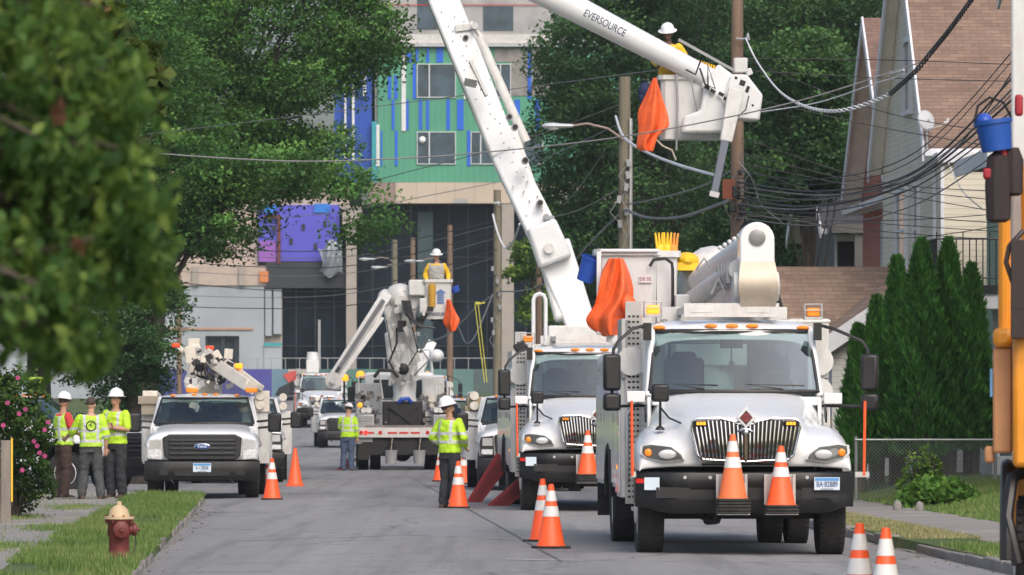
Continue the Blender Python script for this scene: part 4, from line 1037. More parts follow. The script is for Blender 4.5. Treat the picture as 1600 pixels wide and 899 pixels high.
    # cowl mirror on the fender
def intl_front(root, lit_grille=False, plate_txt=None, hood_mirror=(-1,), cone_holders=False, badge=True, seats=True):
    def sec(y, pts): return [Vector((-x, y, z)) for x, z in pts[::-1]] + [Vector((x, y, z)) for x, z in pts[1:]]
    S_ = [sec(.12, [(0, 1.02), (.38, 1.02), (.64, 1.02), (.70, 1.02), (.78, 1.02), (.92, 1.01), (1.08, 1.0), (1.15, .99), (1.17, .97)]),
          sec(.10, [(0, 1.25), (.38, 1.25), (.62, 1.22), (.70, 1.16), (.80, 1.13), (.93, 1.12), (1.08, 1.10), (1.16, 1.05), (1.18, .97)]),
          sec(.16, [(0, 1.52), (.38, 1.52), (.62, 1.45), (.68, 1.31), (.78, 1.26), (.93, 1.26), (1.08, 1.23), (1.18, 1.12), (1.19, .98)]),
          sec(.22, [(0, 1.56), (.38, 1.56), (.63, 1.50), (.70, 1.36), (.79, 1.32), (.93, 1.32), (1.08, 1.29), (1.18, 1.16), (1.205, .98)]),
          sec(.50, [(0, 1.62), (.42, 1.62), (.68, 1.55), (.76, 1.44), (.84, 1.43), (.96, 1.43), (1.10, 1.38), (1.20, 1.24), (1.215, 1.0)]),
          sec(.95, [(0, 1.70), (.46, 1.69), (.73, 1.62), (.82, 1.50), (.89, 1.50), (1.0, 1.49), (1.12, 1.43), (1.21, 1.28), (1.22, 1.10)]),
          sec(1.40, [(0, 1.79), (.52, 1.78), (.80, 1.70), (.88, 1.52), (.93, 1.47), (1.01, 1.44), (1.12, 1.37), (1.20, 1.22), (1.21, 1.06)]),
          sec(1.78, [(0, 1.88), (.62, 1.86), (.90, 1.78), (.96, 1.58), (.98, 1.45), (1.02, 1.36), (1.10, 1.25), (1.17, 1.1), (1.18, .8)])]
    m = MB(); m.loft(S_, closed=False); hood = m.build('hood', WHITE, root, sub=2, fix=True)
    s = hood.modifiers.new("s", 'SOLIDIFY'); s.thickness = .02; s.offset = -1
    # hood crease lines and side vents
    m = MB(); m.box((1.03, 1.62, 1.60), (.02, .20, .12), (R(25), 0, 0)); m.box((-1.03, 1.62, 1.60), (.02, .20, .12), (R(25), 0, 0)); m.build('hood_vent', BLACK, hood)
    # grille: dark backing, chrome surround and vertical bars
    def gw(z): return .525 + (.60 - .525) * min(1, max(0, (z - 1.10) / .36))
    m = MB(); m.prism([(-gw(1.1), 1.12), (-.3, 1.085), (.3, 1.085), (gw(1.1), 1.12), (gw(1.3), 1.3), (gw(1.5), 1.53), (.25, 1.545), (.08, 1.49), (-.08, 1.49), (-.25, 1.545), (-gw(1.5), 1.53), (-gw(1.3), 1.3)], -.03, .10, 'XZ')
    gr = m.build('grille', BLACKM, root)
    m = MB()
    for k in range(25):
        t = (k - 12) / 12.5
        xt, xb = t * .585, t * .51
        zt = 1.53 - (.045 if abs(t) < .2 else 0); zb = 1.10
        if k == 12: continue
        m.tube([(xb, -.04 + .0, zb), (xb * .9 + xt * .1, -.06, zb + .05), ((xt + xb) / 2, -.055, 1.32), (xt, -.03, zt)], .0105, 5)
    for k in range(0): m.bb(-gw(1.15 + k * .04) + .02, gw(1.15 + k * .04) - .02, -.035, -.031, 1.14 + k * .043, 1.148 + k * .043)
    m.bb(-.016, .016, -.075, -.04, 1.10, 1.50)
    m.build('bars', CHROME, gr)
    m = MB(); ring = [(-.47, 1.10), (0, 1.075), (.47, 1.10), (.535, 1.15), (.575, 1.33), (.605, 1.45), (.60, 1.52), (.55, 1.55), (.3, 1.562), (.1, 1.515), (-.1, 1.515), (-.3, 1.562), (-.55, 1.55), (-.60, 1.52), (-.605, 1.45), (-.575, 1.33), (-.535, 1.15), (-.47, 1.10)]
    m.tube([(a, -.035, b) for a, b in ring], .013, 8); m.build('surround', WHITE if not badge else CHROME, gr)
    m = MB(); m.bb(-.48, .48, .05, .20, 1.035, 1.052); m.build('lower_intake', BLACKM, gr, bevel=.004)
    # diamond badge
    m = MB(); m.prism([(0, 1.44), (.115, 1.565), (0, 1.69), (-.115, 1.565)], -.085, -.03, 'XZ'); bd = m.build('badge', HLSHELL, root, bevel=.008)
    m = MB(); m.prism([(0, 1.485), (.072, 1.565), (0, 1.645), (-.072, 1.565)], -.092, -.086, 'XZ'); m.build('badge_field', BLACK, bd)
    m = MB(); m.prism([(0, 1.505), (.05, 1.55), (-.05, 1.55)], -.097, -.093, 'XZ'); m.prism([(0, 1.625), (.05, 1.58), (-.05, 1.58)], -.097, -.093, 'XZ'); m.bb(-.06, .06, -.097, -.093, 1.556, 1.574); m.build('badge_mark', M('badge_red', (.22, .03, .03), .5) if 'badge_red' not in bpy.data.materials else bpy.data.materials['badge_red'], bd)
    m = MB(); m.tube([(-.07, -.07, 1.42), (-.03, -.08, 1.44), (.03, -.08, 1.43), (.07, -.07, 1.41)], .014, 6); m.ell((0, -.08, 1.40), (.03, .015, .03)); m.build('badge_wings', CHROME, bd)
    # grille lamps
    for sx in (-1, 1):
        m = MB(); m.bb(sx * .50 - .065, sx * .50 + .065, -.075, -.04, 1.47, 1.53); gl = m.build('grille_lamp', BLACK, gr, bevel=.006)
        m = MB()
        for k in range(3): m.bb(sx * .50 - .05 + k * .035, sx * .50 - .02 + k * .035, -.08, -.076, 1.483, 1.517)
        m.build('lens', AMBERL if lit_grille else AMBER, gl)
    # headlights
    for sx in (-1, 1):
        poly = [(.68, 1.10), (.70, 1.155), (.82, 1.245), (1.05, 1.27), (1.155, 1.255), (1.165, 1.17), (1.10, 1.11), (.9, 1.07)]
        def hy(x): return .055 + max(0, (x - .8)) ** 2 * .55
        cx_, cz_ = .92, 1.165
        def ringp(k_, dy): return [Vector((sx * (cx_ + (x - cx_) * k_), hy(x) + dy, cz_ + (z - cz_) * k_)) for x, z in poly]
        m = MB(); m.loft([ringp(1.0, .08), ringp(1.04, -.004), ringp(.93, -.012), ringp(.90, .012)]); hl = m.build('headlight', HLSHELL, root)
        m = MB(); m.loft([ringp(.93, -.0125), ringp(.84, -.0145), ringp(.84, -.012)]); m.build('lamp_bowl', M('lamp_bowl_grey', (.30, .31, .33), .25, .5) if 'lamp_bowl_grey' not in bpy.data.materials else bpy.data.materials['lamp_bowl_grey'], hl)
        m = MB(); m.ell((sx * .87, .028, 1.155), (.10, .02, .055), 18, 9); m.build('reflector', M('headlight_bowl', (.55, .56, .57), .25, .2), hl) if 'headlight_bowl' not in bpy.data.materials else m.build('reflector', bpy.data.materials['headlight_bowl'], hl)
        m = MB(); m.ell((sx * 1.08, hy(1.07) - .010, 1.175), (.042, .015, .045)); m.build('turn_signal', AMBER, hl)
        m = MB(); m.add(ringp(.93, -.018), [tuple(range(8))]); m.build('lens', LENS, hl)
    # bumper
    m = MB(); rings = []
    for k in range(21):
        t = (k - 10) / 10; x = t * 1.22; yb = .22 * max(0, abs(t) - .62) ** 1.3 / .38 ** 1.3 * 1.25; lo = .50 + .10 * max(0, abs(t) - .75) / .25
        prof = [(yb + .02, .96), (yb - .05, .95), (yb - .07, .88), (yb - .06, .80), (yb - .03, .765), (yb - .03, .69), (yb - .07, .655), (yb - .05, .56), (yb, lo), (yb + .30, lo + .02), (yb + .30, .96)]
        if abs(t) > .82: prof = [(yb + .02, .96), (yb - .05, .95), (yb - .065, .88), (yb - .06, .80), (yb - .06, .75), (yb - .06, .69), (yb - .06, .64), (yb - .04, .57), (yb, lo), (yb + .30, lo + .02), (yb + .30, .96)]
        rings.append([Vector((x, y, z)) for y, z in prof])
    m.loft(rings); bmp = m.build('bumper', BLACK, root)
    m = MB(); m.bb(-1.0, -.62, -.048, -.034, .67, .79); m.bb(.62, 1.0, -.048, -.034, .67, .79); m.bb(-.30, .30, -.048, -.034, .67, .79); m.build('bumper_opening', BLACKM, bmp)
    m = MB()
    for x in (-.68, -.4, .4, .68): m.cyl((x, -.085, .90), (x, -.05, .90), .02, n=10)
    m.build('bolts', SILVER, bmp)
    # windscreen, pillars, roof, doors
    cab = MB()
    YB = 3.25
    def arch(y0, z0, w0, bow, n=8): return [Vector((t * w0, y0 - bow * (1 - t * t), z0)) for t in [(-1 + 2 * k / n) for k in range(n + 1)]]
    wb = arch(1.86, 1.86, .965, .20); wt = arch(2.34, 2.555, .90, .14)
    g = MB(); g.loft([wb, wt], closed=False); g.build('windscreen', GLASS, root, solid=0)
    # roof: dome loft
    rf = MB(); rings = []
    for y, w, z in [(2.16, .86, 2.56), (2.22, .93, 2.60), (2.36, .955, 2.655), (2.7, .97, 2.69), (3.1, .97, 2.69), (YB, .95, 2.64)]:
        bow = .16 if y < 2.5 else 0
        rings.append([Vector((t * w, y + (t * t) * bow, z - .05 * t ** 4 - (.03 if abs(t) == 1 else 0))) for t in [(-1 + k / 6) for k in range(13)]] )
    lo = [[p - Vector((0, 0, .10)) for p in r][::-1] for r in rings]
    rf.loft([a + b for a, b in zip(rings, lo)]); roof = rf.build('roof', WHITE, root)
    for i, px_ in enumerate((-.83, -.24, 0, .235, .83)):
        m = MB(); bow = .16 * (px_ / .95) ** 2; m.ell((px_, 2.23 + bow, 2.615 - (.02 if abs(px_) > .5 else 0)), (.075, .06, .028)); m.build('marker_light', AMBER, roof)
    for sx in (-1, 1):
        # A pillar
        cab.tube([(sx * .985, 1.86, 1.80), (sx * .975, 1.95, 1.95), (sx * .915, 2.34, 2.57)], [.045, .04, .04], 8)
        # door lower, rear pillar, sill rail
        cab.prism([(1.80, .78), (3.2, .78), (3.2, 1.86), (1.90, 1.86), (1.80, 1.7)], sx * 1.0, sx * .95, 'YZ')
        cab.prism([(2.95, 1.86), (YB, 1.86), (YB, 2.6), (2.95, 2.6)], sx * .985, sx * .93, 'YZ')
    cab.bb(-.97, .97, YB - .04, YB, .9, 1.80); cab.bb(-.97, -.72, YB - .04, YB, 1.8, 2.6); cab.bb(.72, .97, YB - .04, YB, 1.8, 2.6); cab.bb(-.72, .72, YB - .04, YB, 2.42, 2.6)
    cab.bb(-.95, .95, 1.70, 1.98, 1.70, 1.80)
    cab.build('cab', WHITE, root, bevel=.012)
    m = MB()
    gl = [(1.0 * s, 0) for s in ()]
    for sx in (-1, 1): m.add([(sx * .975, 1.98, 1.86), (sx * .965, 2.95, 1.86), (sx * .94, 2.95, 2.57), (sx * .925, 2.38, 2.57)], [(0, 1, 2, 3)])
    m.build('side_glass', GLASS, root)
    m = MB(); m.bb(-.72, .72, YB - .03, YB - .025, 1.8, 2.42); m.build('rear_glass', GLASS, root)
    # gasket round the windscreen
    m = MB(); m.tube([p + Vector((0, -.005, 0)) for p in wb] + [p + Vector((0, -.005, 0)) for p in wt[::-1]] + [wb[0]], .028, 6); m.build('windscreen_gasket', BLACK, root)
    # dash, seats, wheel
    m = MB(); m.bb(-.93, .93, 1.95, 2.25, 1.4, 1.86); m.bb(-.93, .93, 1.85, 3.2, 1.0, 1.3); m.build('dashboard', DASH, root, bevel=.03)
    for x in (-.5, .5):
        m = MB(); m.box((x, 2.85, 1.55), (.5, .5, .18)); m.box((x, 3.02, 1.95), (.46, .14, .62), (R(-8), 0, 0)); m.box((x, 3.06, 2.27), (.28, .1, .12)); m.build('seat', SEAT, root, bevel=.06)
    m = MB(); w_ = [Vector((.5 + .22 * math.cos(a), 2.35 + .06 * math.sin(a), 1.88 + .2 * math.sin(a))) for a in [2 * PI * k / 20 for k in range(21)]]; m.tube(w_, .016, 6); m.tube([(.5, 2.35, 1.88), (.5, 2.2, 1.75)], .03, 8); m.build('steering_wheel', BLACK, root)
    m = MB(); m.tube([(-.35, 1.67, 1.885), (-.75, 1.71, 1.95), (-.2, 1.66, 1.93)], .011, 5); m.tube([(.55, 1.70, 1.885), (.12, 1.66, 1.94), (.8, 1.75, 1.93)], .011, 5); m.build('wiper', BLACK, root)
    m = MB(); m.bb(-.13, .13, 2.30, 2.34, 2.36, 2.56); m.cyl((0, 2.31, 2.36), (0, 2.31, 2.2), .01, n=6); m.box((0, 2.28, 2.16), (.06, .04, .1)); m.build('cab_console', DASH, root)
    # mirrors
    for sx in (-1, 1):
        mirror_arm(root, sx)
        m = MB(); m.box((sx * 1.13, 1.86, 1.80 - (0 if sx < 0 else .02)), (.21, .14, .13)); m.tube([(sx * .98, 1.95, 1.72), (sx * 1.12, 1.9, 1.76)], .025, 6); m.build('cowl_mirror', WHITE, root, bevel=.045)
    for sx in hood_mirror:
        m = MB(); x = sx * .93; m.box((x, .36, 1.80 + .04), (.20, .10, .20)); m.build('fender_mirror', BLACK, root, bevel=.03)
        m = MB(); m.cyl((x, .40, 1.46), (x, .36, 1.76), .015, n=8); m.lathe([(.055, 0), (.05, .02), (.015, .05)], (x, .42, 1.425), 'Z', 14); m.tube([(x, .37, 1.68), (x - sx * .1, .40, 1.56), (x - sx * .24, .48, 1.50)], .012, 6); m.build('fender_mirror_stalk', BLACK, root)
    # orange fender guides
    for sx in (-1, 1):
        m = MB(); xp = 1.33 if sx > 0 else -1.255; m.cyl((xp, .10, .92), (xp * 1.008, .10, 1.75), .016, n=8); m.build('marker_pole', CONE, root)
        m = MB(); m.box((sx * 1.24 + (.07 if sx > 0 else 0), .12, .93), (.16 if sx > 0 else .05, .05, .06)); m.build('marker_pole_foot', SILVER, root)
    # chassis, engine, steps
    m = MB(); m.bb(-.45, -.35, .3, 9.0, .62, .88); m.bb(.35, .45, .3, 9.0, .62, .88); m.bb(-.4, .4, .5, 1.7, .45, .95); m.bb(-.95, .95, .92, 1.08, .42, .54); m.cyl((-.9, 1.0, .5), (.9, 1.0, .5), .06); m.bb(-.34, .34, 1.7, 3.2, .55, .9)
    m.tube([(-.3, .35, .42), (-.3, 2, .38), (-.2, 4, .4)], .05, 8); m.build('chassis', BLACKM, root)
    m = MB(); m.bb(-.90, .90, 1.75, 1.82, .55, 1.7); m.build('firewall', BLACKM, root)
    for sx in (-1, 1):
        m = MB(); m.bb(sx * .7, sx * 1.12, 1.95, 3.1, .48, .52); m.bb(sx * .8, sx * 1.1, 1.95, 3.1, .80, .84); m.cyl((sx * .88, 2.0, .64), (sx * .88, 3.05, .64), .2 if sx > 0 else .17, n=20); m.build('step', SILVER, root)
        wheel(root, sx * 1.02, 1.0, .5, .30, sx, front=True)
    if plate_txt: plate(root, .90, -.085, .83, plate_txt, .285)
    m = MB(); m.bb(-1.12, -.87, -.0, .0, .78, .92) if False else None
def warn_label(root):
    m = MB(); m.box((-1.045, -.025, .83), (.17, .006, .14), (0, 0, R(-14))); lb = m.build('white_notice', PLATEW, root)
    m = MB(); m.box((-.96 - .21, .02, .86), (.10, .006, .05), (0, 0, R(-14))); m.build('red_notice', REDL, root)
def cone_holder(root, x, stack, faded):
    m = MB(); z0, z1 = .50, .935
    m.bb(x - .175, x - .14, -.16, -.12, z0, z1); m.bb(x + .14, x + .175, -.16, -.12, z0, z1); m.bb(x - .14, x + .14, -.13, -.12, z0, z1); m.bb(x - .18, x + .18, -.50, -.12, z0 - .01, z0)
    m.prism([(-.16, z0), (-.45, z0), (-.16, z0 + .12)], x - .178, x - .17, 'YZ'); m.prism([(-.16, z0), (-.45, z0), (-.16, z0 + .12)], x + .17, x + .178, 'YZ')
    m.bb(x - .09, x + .09, -.12, -.05, .86, .95)
    m.build('cone_bracket', SILVER if x < 0 else M("holder_plate", (.5, .48, .46), .5, .2) if 'holder_plate' not in bpy.data.materials else bpy.data.materials['holder_plate'], root, bevel=.004)
# ------------------------------------------------------------------ utility body behind an international cab
def utility_body(root, y0=3.4, y1=9.3, top=1.95, strobe=True, tubes=True, rear_y=6.3):
    for sx in (-1, 1):
        m = MB()
        xo = sx * 1.22; xi = sx * .80
        segs = [(y0, y0 + 1.0, .62), (y0 + 1.02, rear_y - .72, .72), (rear_y - .7, rear_y + .7, 1.12), (rear_y + .72, y1, .72)]
        for a, b, z in segs: m.bb(xo, xi, a, b, z, top)
        body = m.build('side_compartment', WHITED, root, bevel=.012)
        m = MB(); h = MB()
        for a, b, z in segs:
            n = max(1, int(round((b - a) / .8))); w = (b - a) / n
            for k in range(n):
                m.bb(xo + sx * .002, xo + sx * .02, a + k * w + .03, a + (k + 1) * w - .03, z + .05, top - .06)
                h.bb(xo + sx * .021, xo + sx * .045, a + k * w + .10, a + k * w + .17, z + (top - z) * .6, z + (top - z) * .6 + .1)
        d = m.build('compartment_doors', WHITE, body, bevel=.008); h.build('latches', CHROME, d)
        # perforated front step column
        m = MB(); m.bb(sx * 1.17, sx * .98, y0 - .05, y0 - .01, .55, top + .9 if sx < 0 else top)
        st = m.build('perforated_panel', SILVER, root)
        m = MB()
        for k in range(34 if sx < 0 else 20):
            for j in range(3): m.bb(sx * (1.01 + j * .05), sx * (1.04 + j * .05), y0 - .054, y0 - .051, .62 + k * .064, .645 + k * .064)
        m.build('holes', BLACKM, st)
        m = MB(); m.bb(sx * 1.24, sx * 1.22, y0 + .1, y0 + .18, 1.35, 1.38); 
        m.bb(sx * 1.245, sx * 1.222, y0 + .5, y0 + .62, .95, 1.0); m.build('side_marker', AMBERL, root)
        m = MB(); m.tube([(sx * 1.15, y0 - .1, .8), (sx * 1.15, y0 - .12, 1.0), (sx * 1.15, y0 - .12, 1.6), (sx * 1.05, y0 - .1, 1.75)], .018, 8); m.build('grab_handle', SILVER, root)
        # fender arch trim
        m = MB(); m.tube([(xo + sx * .01, rear_y + .66 * math.cos(a), .60 + .62 * math.sin(a)) for a in [PI * k / 14 for k in range(15)]], .03, 6); m.build('wheel_arch', RUBBER, root)
        for dx in (1.06, .74): wheel(root, sx * dx, rear_y, .5, .28, sx, dual=True)
        if tubes:
            m = MB(); m.cyl((sx * 1.10, y0 - .05, 2.22), (sx * 1.10, y1 - .5, 2.22), .155, n=20); m.cyl((sx * 1.10, y0 - .05, 1.86 if sx > 0 else 2.22), (sx * 1.10, y1 - .5, 1.86 if sx > 0 else 2.22), .15, n=20) if sx > 0 else None
            t = m.build('storage_tube', FIBRE, root)
            m = MB(); m.lathe([(.17, -.03), (.17, .02), (.12, .03), (.05, .03)], (sx * 1.10, y0 - .08, 2.22), 'Y', 20); m.lathe([(.165, -.03), (.165, .02), (.1, .03)], (sx * 1.10, y0 - .08, 1.86), 'Y', 20) if sx > 0 else None; m.build('tube_cap', WHITED, t)
    m = MB(); m.bb(-.79, .79, y0, y1, .95, 1.02); m.bb(-.79, .79, y0, y0 + .04, 1.02, 1.8); m.build('bed_floor', GREY, root)
    m = MB(); m.cyl((-.7, rear_y, .5), (.7, rear_y, .5), .09); m.lathe([(.05, -.2), (.2, -.1), (.2, .1), (.05, .2)], (0, rear_y, .5), 'X', 14); m.bb(-.3, .3, 4.0, 5.2, .4, .62); m.build('rear_axle', BLACKM, root)
    m = MB(); m.bb(-1.22, -.7, y1 - .03, y1, .3, .95); m.bb(.7, 1.22, y1 - .03, y1, .3, .95); m.bb(-1.2, -.7, 5.2, 5.25, .35, .7); m.build('mud_flap', RUBBER, root)
def roof_rack(root, z=2.78, y0=2.3, y1=3.6, w=.55):
    m = MB(); m.bb(-w, w, y0, y0 + .06, z, z + .16); m.bb(-w * 1.35, w * 1.35, y1, y1 + .1, z - .1, z + .14)
    for x in (-w, w - .05): m.bb(x, x + .05, y0 + .06, y1, z + .04, z + .12)
    m.bb(-w * 1.35, -w * 1.35 + .08, y1, y1 + .08, 1.9, z); m.bb(w * 1.35 - .08, w * 1.35, y1, y1 + .08, 1.9, z)
    for x in (-.35, .3): m.bb(x - .13, x + .13, y0 - .006, y0 - .001, z + .05, z + .12)
    m.build('boom_rest', WHITED, root, bevel=.008)
def bucket_mb(w, d, h, lip=.04, taper=.92):
    m = MB()
    def ring(k, z, e=0): return [Vector((x * (w / 2 * k + e), y * (d / 2 * k + e), z)) for x, y in [(-1, -.82), (-.86, -1), (.86, -1), (1, -.82), (1, .82), (.86, 1), (-.86, 1), (-1, .82)]]
    m.loft([ring(taper, 0), ring(taper + .02, .06), ring(.985, h - .12), ring(1, h - .08), ring(1, h - .08, lip), ring(1, h, lip), ring(1, h, -.02), ring(.98, h - .1, -.03), ring(taper, .1, -.04)], cap=True)
    return m
def blanket(parent, pts, mat=ORANGECLOTH, n=16, name='orange_blanket', thick=.012, amp=.05, ph=0.0):
    """draped sheet between a left and a right outline (lists of 3D points from top to bottom)"""
    L, Rr = pts; m = MB(); rows = []
    k = len(L)
    for i in range(n + 1):
        t = i / n * (k - 1); a = min(int(t), k - 2); f = t - a
        l = Vector(L[a]).lerp(Vector(L[a + 1]), f); r = Vector(Rr[a]).lerp(Vector(Rr[a + 1]), f)
        row = []
        for j in range(n + 1):
            s = j / n; p = l.lerp(r, s); e = math.sin(s * PI)
            p.y += -amp * 2.0 * e - amp * math.sin(s * 9 + i / n * 4 + ph) * min(1, i / n * 2 + .2) - amp * .5 * math.sin(s * 17 + i / n * 7 + ph)
            row.append(p)
        rows.append(row)
    m.loft(rows, closed=False)
    return m.build(name, mat, parent, solid=thick, sub=1)

def on_truck(T, p): return Matrix.Translation(T.location) @ Matrix.Rotation(T.rotation_euler.z, 4, 'Z') @ Vector(p)
# ================= main truck
YM = R(-.4)
def place(px, Z): return Vector(((px - 800) / FP * Z, Z, roadz(Z)))
T1 = thing('bucket_truck', "nearest white bucket truck, boom folded over its cab, two cones on its bumper", 'truck', place(1165, 63.3), R(1.7))
intl_front(T1, lit_grille=True, plate_txt="BA·82889", hood_mirror=(-1,))
warn_label(T1); cone_holder(T1, -.165, 3, True); cone_holder(T1, .37, 1, False)
utility_body(T1, 3.45, 9.6, 2.02)
roof_rack(T1, 2.72)
beacon(T1, -.87, 3.0, 2.73, .15, True); beacon(T1, 1.0, 3.0, 2.70, .15, False)
m = MB(); m.bb(.75, 1.22, 3.4, 4.4, 2.02, 2.72); m.bb(.55, 1.2, 2.9, 3.1, 2.66, 2.70); m.build('upper_cabinet', WHITED, T1, bevel=.015)
m = MB(); m.bb(-1.22, -1.0, 3.4, 4.3, 2.02, 2.72); m.build('upper_cabinet', SILVER, T1, bevel=.015)
# folded boom: turret at rear, two booms running forward to the elbow over the cab
def tube_text(root): pass
b = MB(); ex, ew = .30, .30
# elbow casing: round topped plate box
poly = [(-ew / 2 - .0, 2.93)]
cz, r_ = 3.64, .175
prof = [(-.19, 2.80), (.205, 2.80), (.205, 3.2), (.20, cz)] + [(.20 * math.cos(a), cz - .02 + .20 * math.sin(a)) for a in [PI * k / 12 for k in range(1, 12)]] + [(-.20, cz), (-.195, 3.2)]
m = MB(); m.prism([(ex + x, z) for x, z in prof], 2.35, 2.80, 'XZ'); el = m.build('elbow_casing', WHITE, T1, bevel=.02)
m = MB(); m.lathe([(.0, -.001), (.095, 0), (.095, -.02), (.085, -.025), (.0, -.02)], (ex, 2.348, cz), 'Y', 24); m.build('elbow_window', M("dull_metal_disc", (.25, .25, .25), .4, .5), el)
m = MB(); rows = []
for i in range(13):
    t = i / 12; z = 3.36 - .54 * t; y = 2.34 - .10 * math.sin(t * PI * .9)
    rows.append([(ex - .19 - .03 * math.sin(t * PI), y, z), (ex + .205 + .03 * math.sin(t * PI), y, z), (ex + .19, y + .1, z), (ex - .175, y + .1, z)])
m.loft(rows); m.build('elbow_guard', TAN, el)
m = MB(); m.lathe([(.13, 0), (.17, .02), (.17, .07), (.05, .09)], (ex + .19, 2.55, 3.08), 'X', 20); m.lathe([(.05, -.09), (.17, -.07), (.17, -.02), (.13, 0)], (ex - .19, 2.55, 3.08), 'X', 20); m.build('pivot_cover', WHITED, el)
for k in range(6):
    a = -0.5
m = MB(); m.tube([(ex - .03, 2.75, 3.54), (ex - .25, 9.6, 3.26)], [.18, .16], 20); m.build('upper_boom', FIBRE, T1)
m = MB(); m.tube([(ex - .17, 2.8, 3.28), (ex - .25, 6.0, 3.18), (ex - .33, 9.0, 3.05)], [.13, .12, .12], 14); m.build('tension_cylinder', WHITED, T1)
m = MB(); m.loft([[Vector((ex + x, y, z + dz)) for x, z in ((-.24, 0), (.12, 0), (.12, .40), (-.24, .40))] for y, dz in ((2.75, 2.84), (4.0, 2.86), (7.5, 2.9), (9.2, 2.7))]); lb = m.build('lower_boom', WHITED, T1, bevel=.02)
m = MB(); 
for y in (2.9, 3.4, 3.9, 4.5): m.box((ex - .30, y, 3.25), (.05, .12, .25))
m.bb(ex - .33, ex - .285, 3.0, 4.6, 3.08, 3.12); m.tube([(ex - .5, 2.8, 3.0), (ex - .42, 2.8, 3.18), (ex - .34, 2.8, 3.0)], .016, 6); m.tube([(ex - .62, 3.8, 3.30), (ex - .52, 3.8, 3.44), (ex - .44, 3.8, 3.32)], .014, 6)
m.build('boom_fittings', GREY, lb)
m = MB()
for k in range(7): m.ell((ex - .05 - .02 * k, 2.95 + k * .55, 3.75 - k * .02), (.03, .05, .03))
m.build('cable_clips', WHITED, T1)
m = MB(); m.ell((ex - .40, 9.2, 3.55), (.16, .3, .11)); m.box((ex - .40, 9.2, 3.47), (.28, .5, .10)); m.build('yellow_cover', YELLOW, T1)
m = MB(); m.lathe([(.55, 1.0), (.5, 1.25), (.38, 1.4), (.36, 2.2), (.4, 2.9)], (.1, 8.6, 0), 'Z', 24); m.bb(-.3, .6, 8.2, 9.3, 2.2, 3.1); m.ell((ex - .05, 9.5, 3.25), (.45, .5, .5)); m.build('turret', WHITED, T1, bevel=.02)
# stowed bucket behind the cab on the left
bk = bucket_mb(.76, .62, .97); bk.xf(Matrix.Translation((-.885, 8.9, 2.71))); bko = bk.build('bucket', FIBRE, T1)
bk = bucket_mb(.29, .5, .90); bk.xf(Matrix.Translation((-.39, 8.9, 2.76))); bk.build('tool_tray', FIBRE, T1)
m = MB(); m.bb(-.92, -.86, 8.5, 8.56, 2.60, 3.68); m.bb(-.92, -.3, 8.42, 8.56, 2.60, 2.66); m.bb(-.80, -.1, 8.36, 8.5, 2.5, 2.59); m.bb(-.92, -.14, 8.5, 8.56, 3.64, 3.68); m.xf(Matrix.Translation((-.36,0,0))); m.build('bucket_frame', WHITE, T1, bevel=.01)
m = MB(); m.tube([(.04, 8.5, 2.75), (.04, 8.5, 3.42), (.03, 8.5, 3.5), (-.05, 8.5, 3.56), (-.2, 8.5, 3.54), (-.25, 8.5, 3.46)], .02, 6); m.xf(Matrix.Translation((-.36,0,0))); m.build('bucket_handle', BLACK, T1)
m = MB(); m.box((-.30, 8.575, 3.30), (.16, .004, .09)); m.xf(Matrix.Translation((-.36,0,0))); m.build('bucket_sticker', M("sticker", (.65, .6, .62), .5), T1)
text_mesh('sticker_letters', "DS 55", .06, M("sticker_letters", (.25, .06, .10), .5), bko, (-.66, 8.57, 3.30), (R(90), 0, 0), .001)
BL = on_truck(T1, (0, 8.4, 0)).y
def bq_(px, py, dy=0): q = P(px, py, BL + dy); return q
tag(blanket(None, ([bq_(952, 404), bq_(940, 425), bq_(934, 455), bq_(928, 478), bq_(914, 498), bq_(920, 512), bq_(945, 526)],
                [bq_(973, 404), bq_(984, 428), bq_(990, 452), bq_(989, 470), bq_(982, 492), bq_(985, 505), bq_(965, 524)]), amp=.09), "bright orange rubber blanket hung on the stowed bucket above the nearest truck", 'blanket', 'orange line blankets')
m = MB(); m.tube([bq_(965, 455, -.05), bq_(978, 473, -.12), bq_(990, 486, -.15), bq_(1001, 499, -.15)], [.05, .11, .10, .03], 12)
tw = tag(m.build('blanket_tail', ORANGECLOTH, None), "twisted end of the orange blanket dangling right below the stowed bucket", 'blanket', 'orange line blankets')
def pail(label, loc, r=.12, h=.30, mat=BLUEP, tilt=(0, 0, 0), s=1):
    t = thing('tool_bucket', label, 'bucket', loc); t.rotation_euler = tilt
    m = MB(); m.lathe([(r * .82, 0), (r, h), (r * 1.06, h), (r * 1.06, h - .03), (r * .96, h - .03), (r * .8, .02)], (0, 0, 0), 'Z', 20); m.build('shell', mat, t)
    m = MB(); m.tube([(-r, 0, h), (-r * .7, 0, h + .11), (0, 0, h + .16), (r * .7, 0, h + .11), (r, 0, h)], .01, 5); m.build('handle', BLACK, t); return t
pail("small blue tool bucket hanging left of the big truck's stowed bucket", on_truck(T1, (-1.42, 8.75, 3.28)), .13, .32, BLUEP, (R(10), R(18), 0))
for k, (x, mt) in enumerate([(.33, YELLOW), (.42, YELLOW), (.5, M("orange_glove", (.75, .3, .05), .6))]):
    m = MB()
    for j in range(3): m.tube([(j * .035 - .035, 0, 0), (j * .04 - .045, 0, .12), (j * .045 - .05, 0, .19)], [.02, .016, .012], 6)
    m.ell((0, 0, -.03), (.06, .03, .08)); g_ = tag(m.build('rubber_glove', mt), ["leftmost yellow rubber glove drying on the big truck's bucket rim", "middle yellow rubber glove drying on the big truck's bucket rim", "orange rubber glove drying at the right end of the bucket rim"][k], 'glove', 'gloves drying on the bucket rim')
    g_.location = on_truck(T1, (x - .80, 8.66, 3.70)); g_.rotation_euler = (0, R(rnd.uniform(-8, 8)), 0)
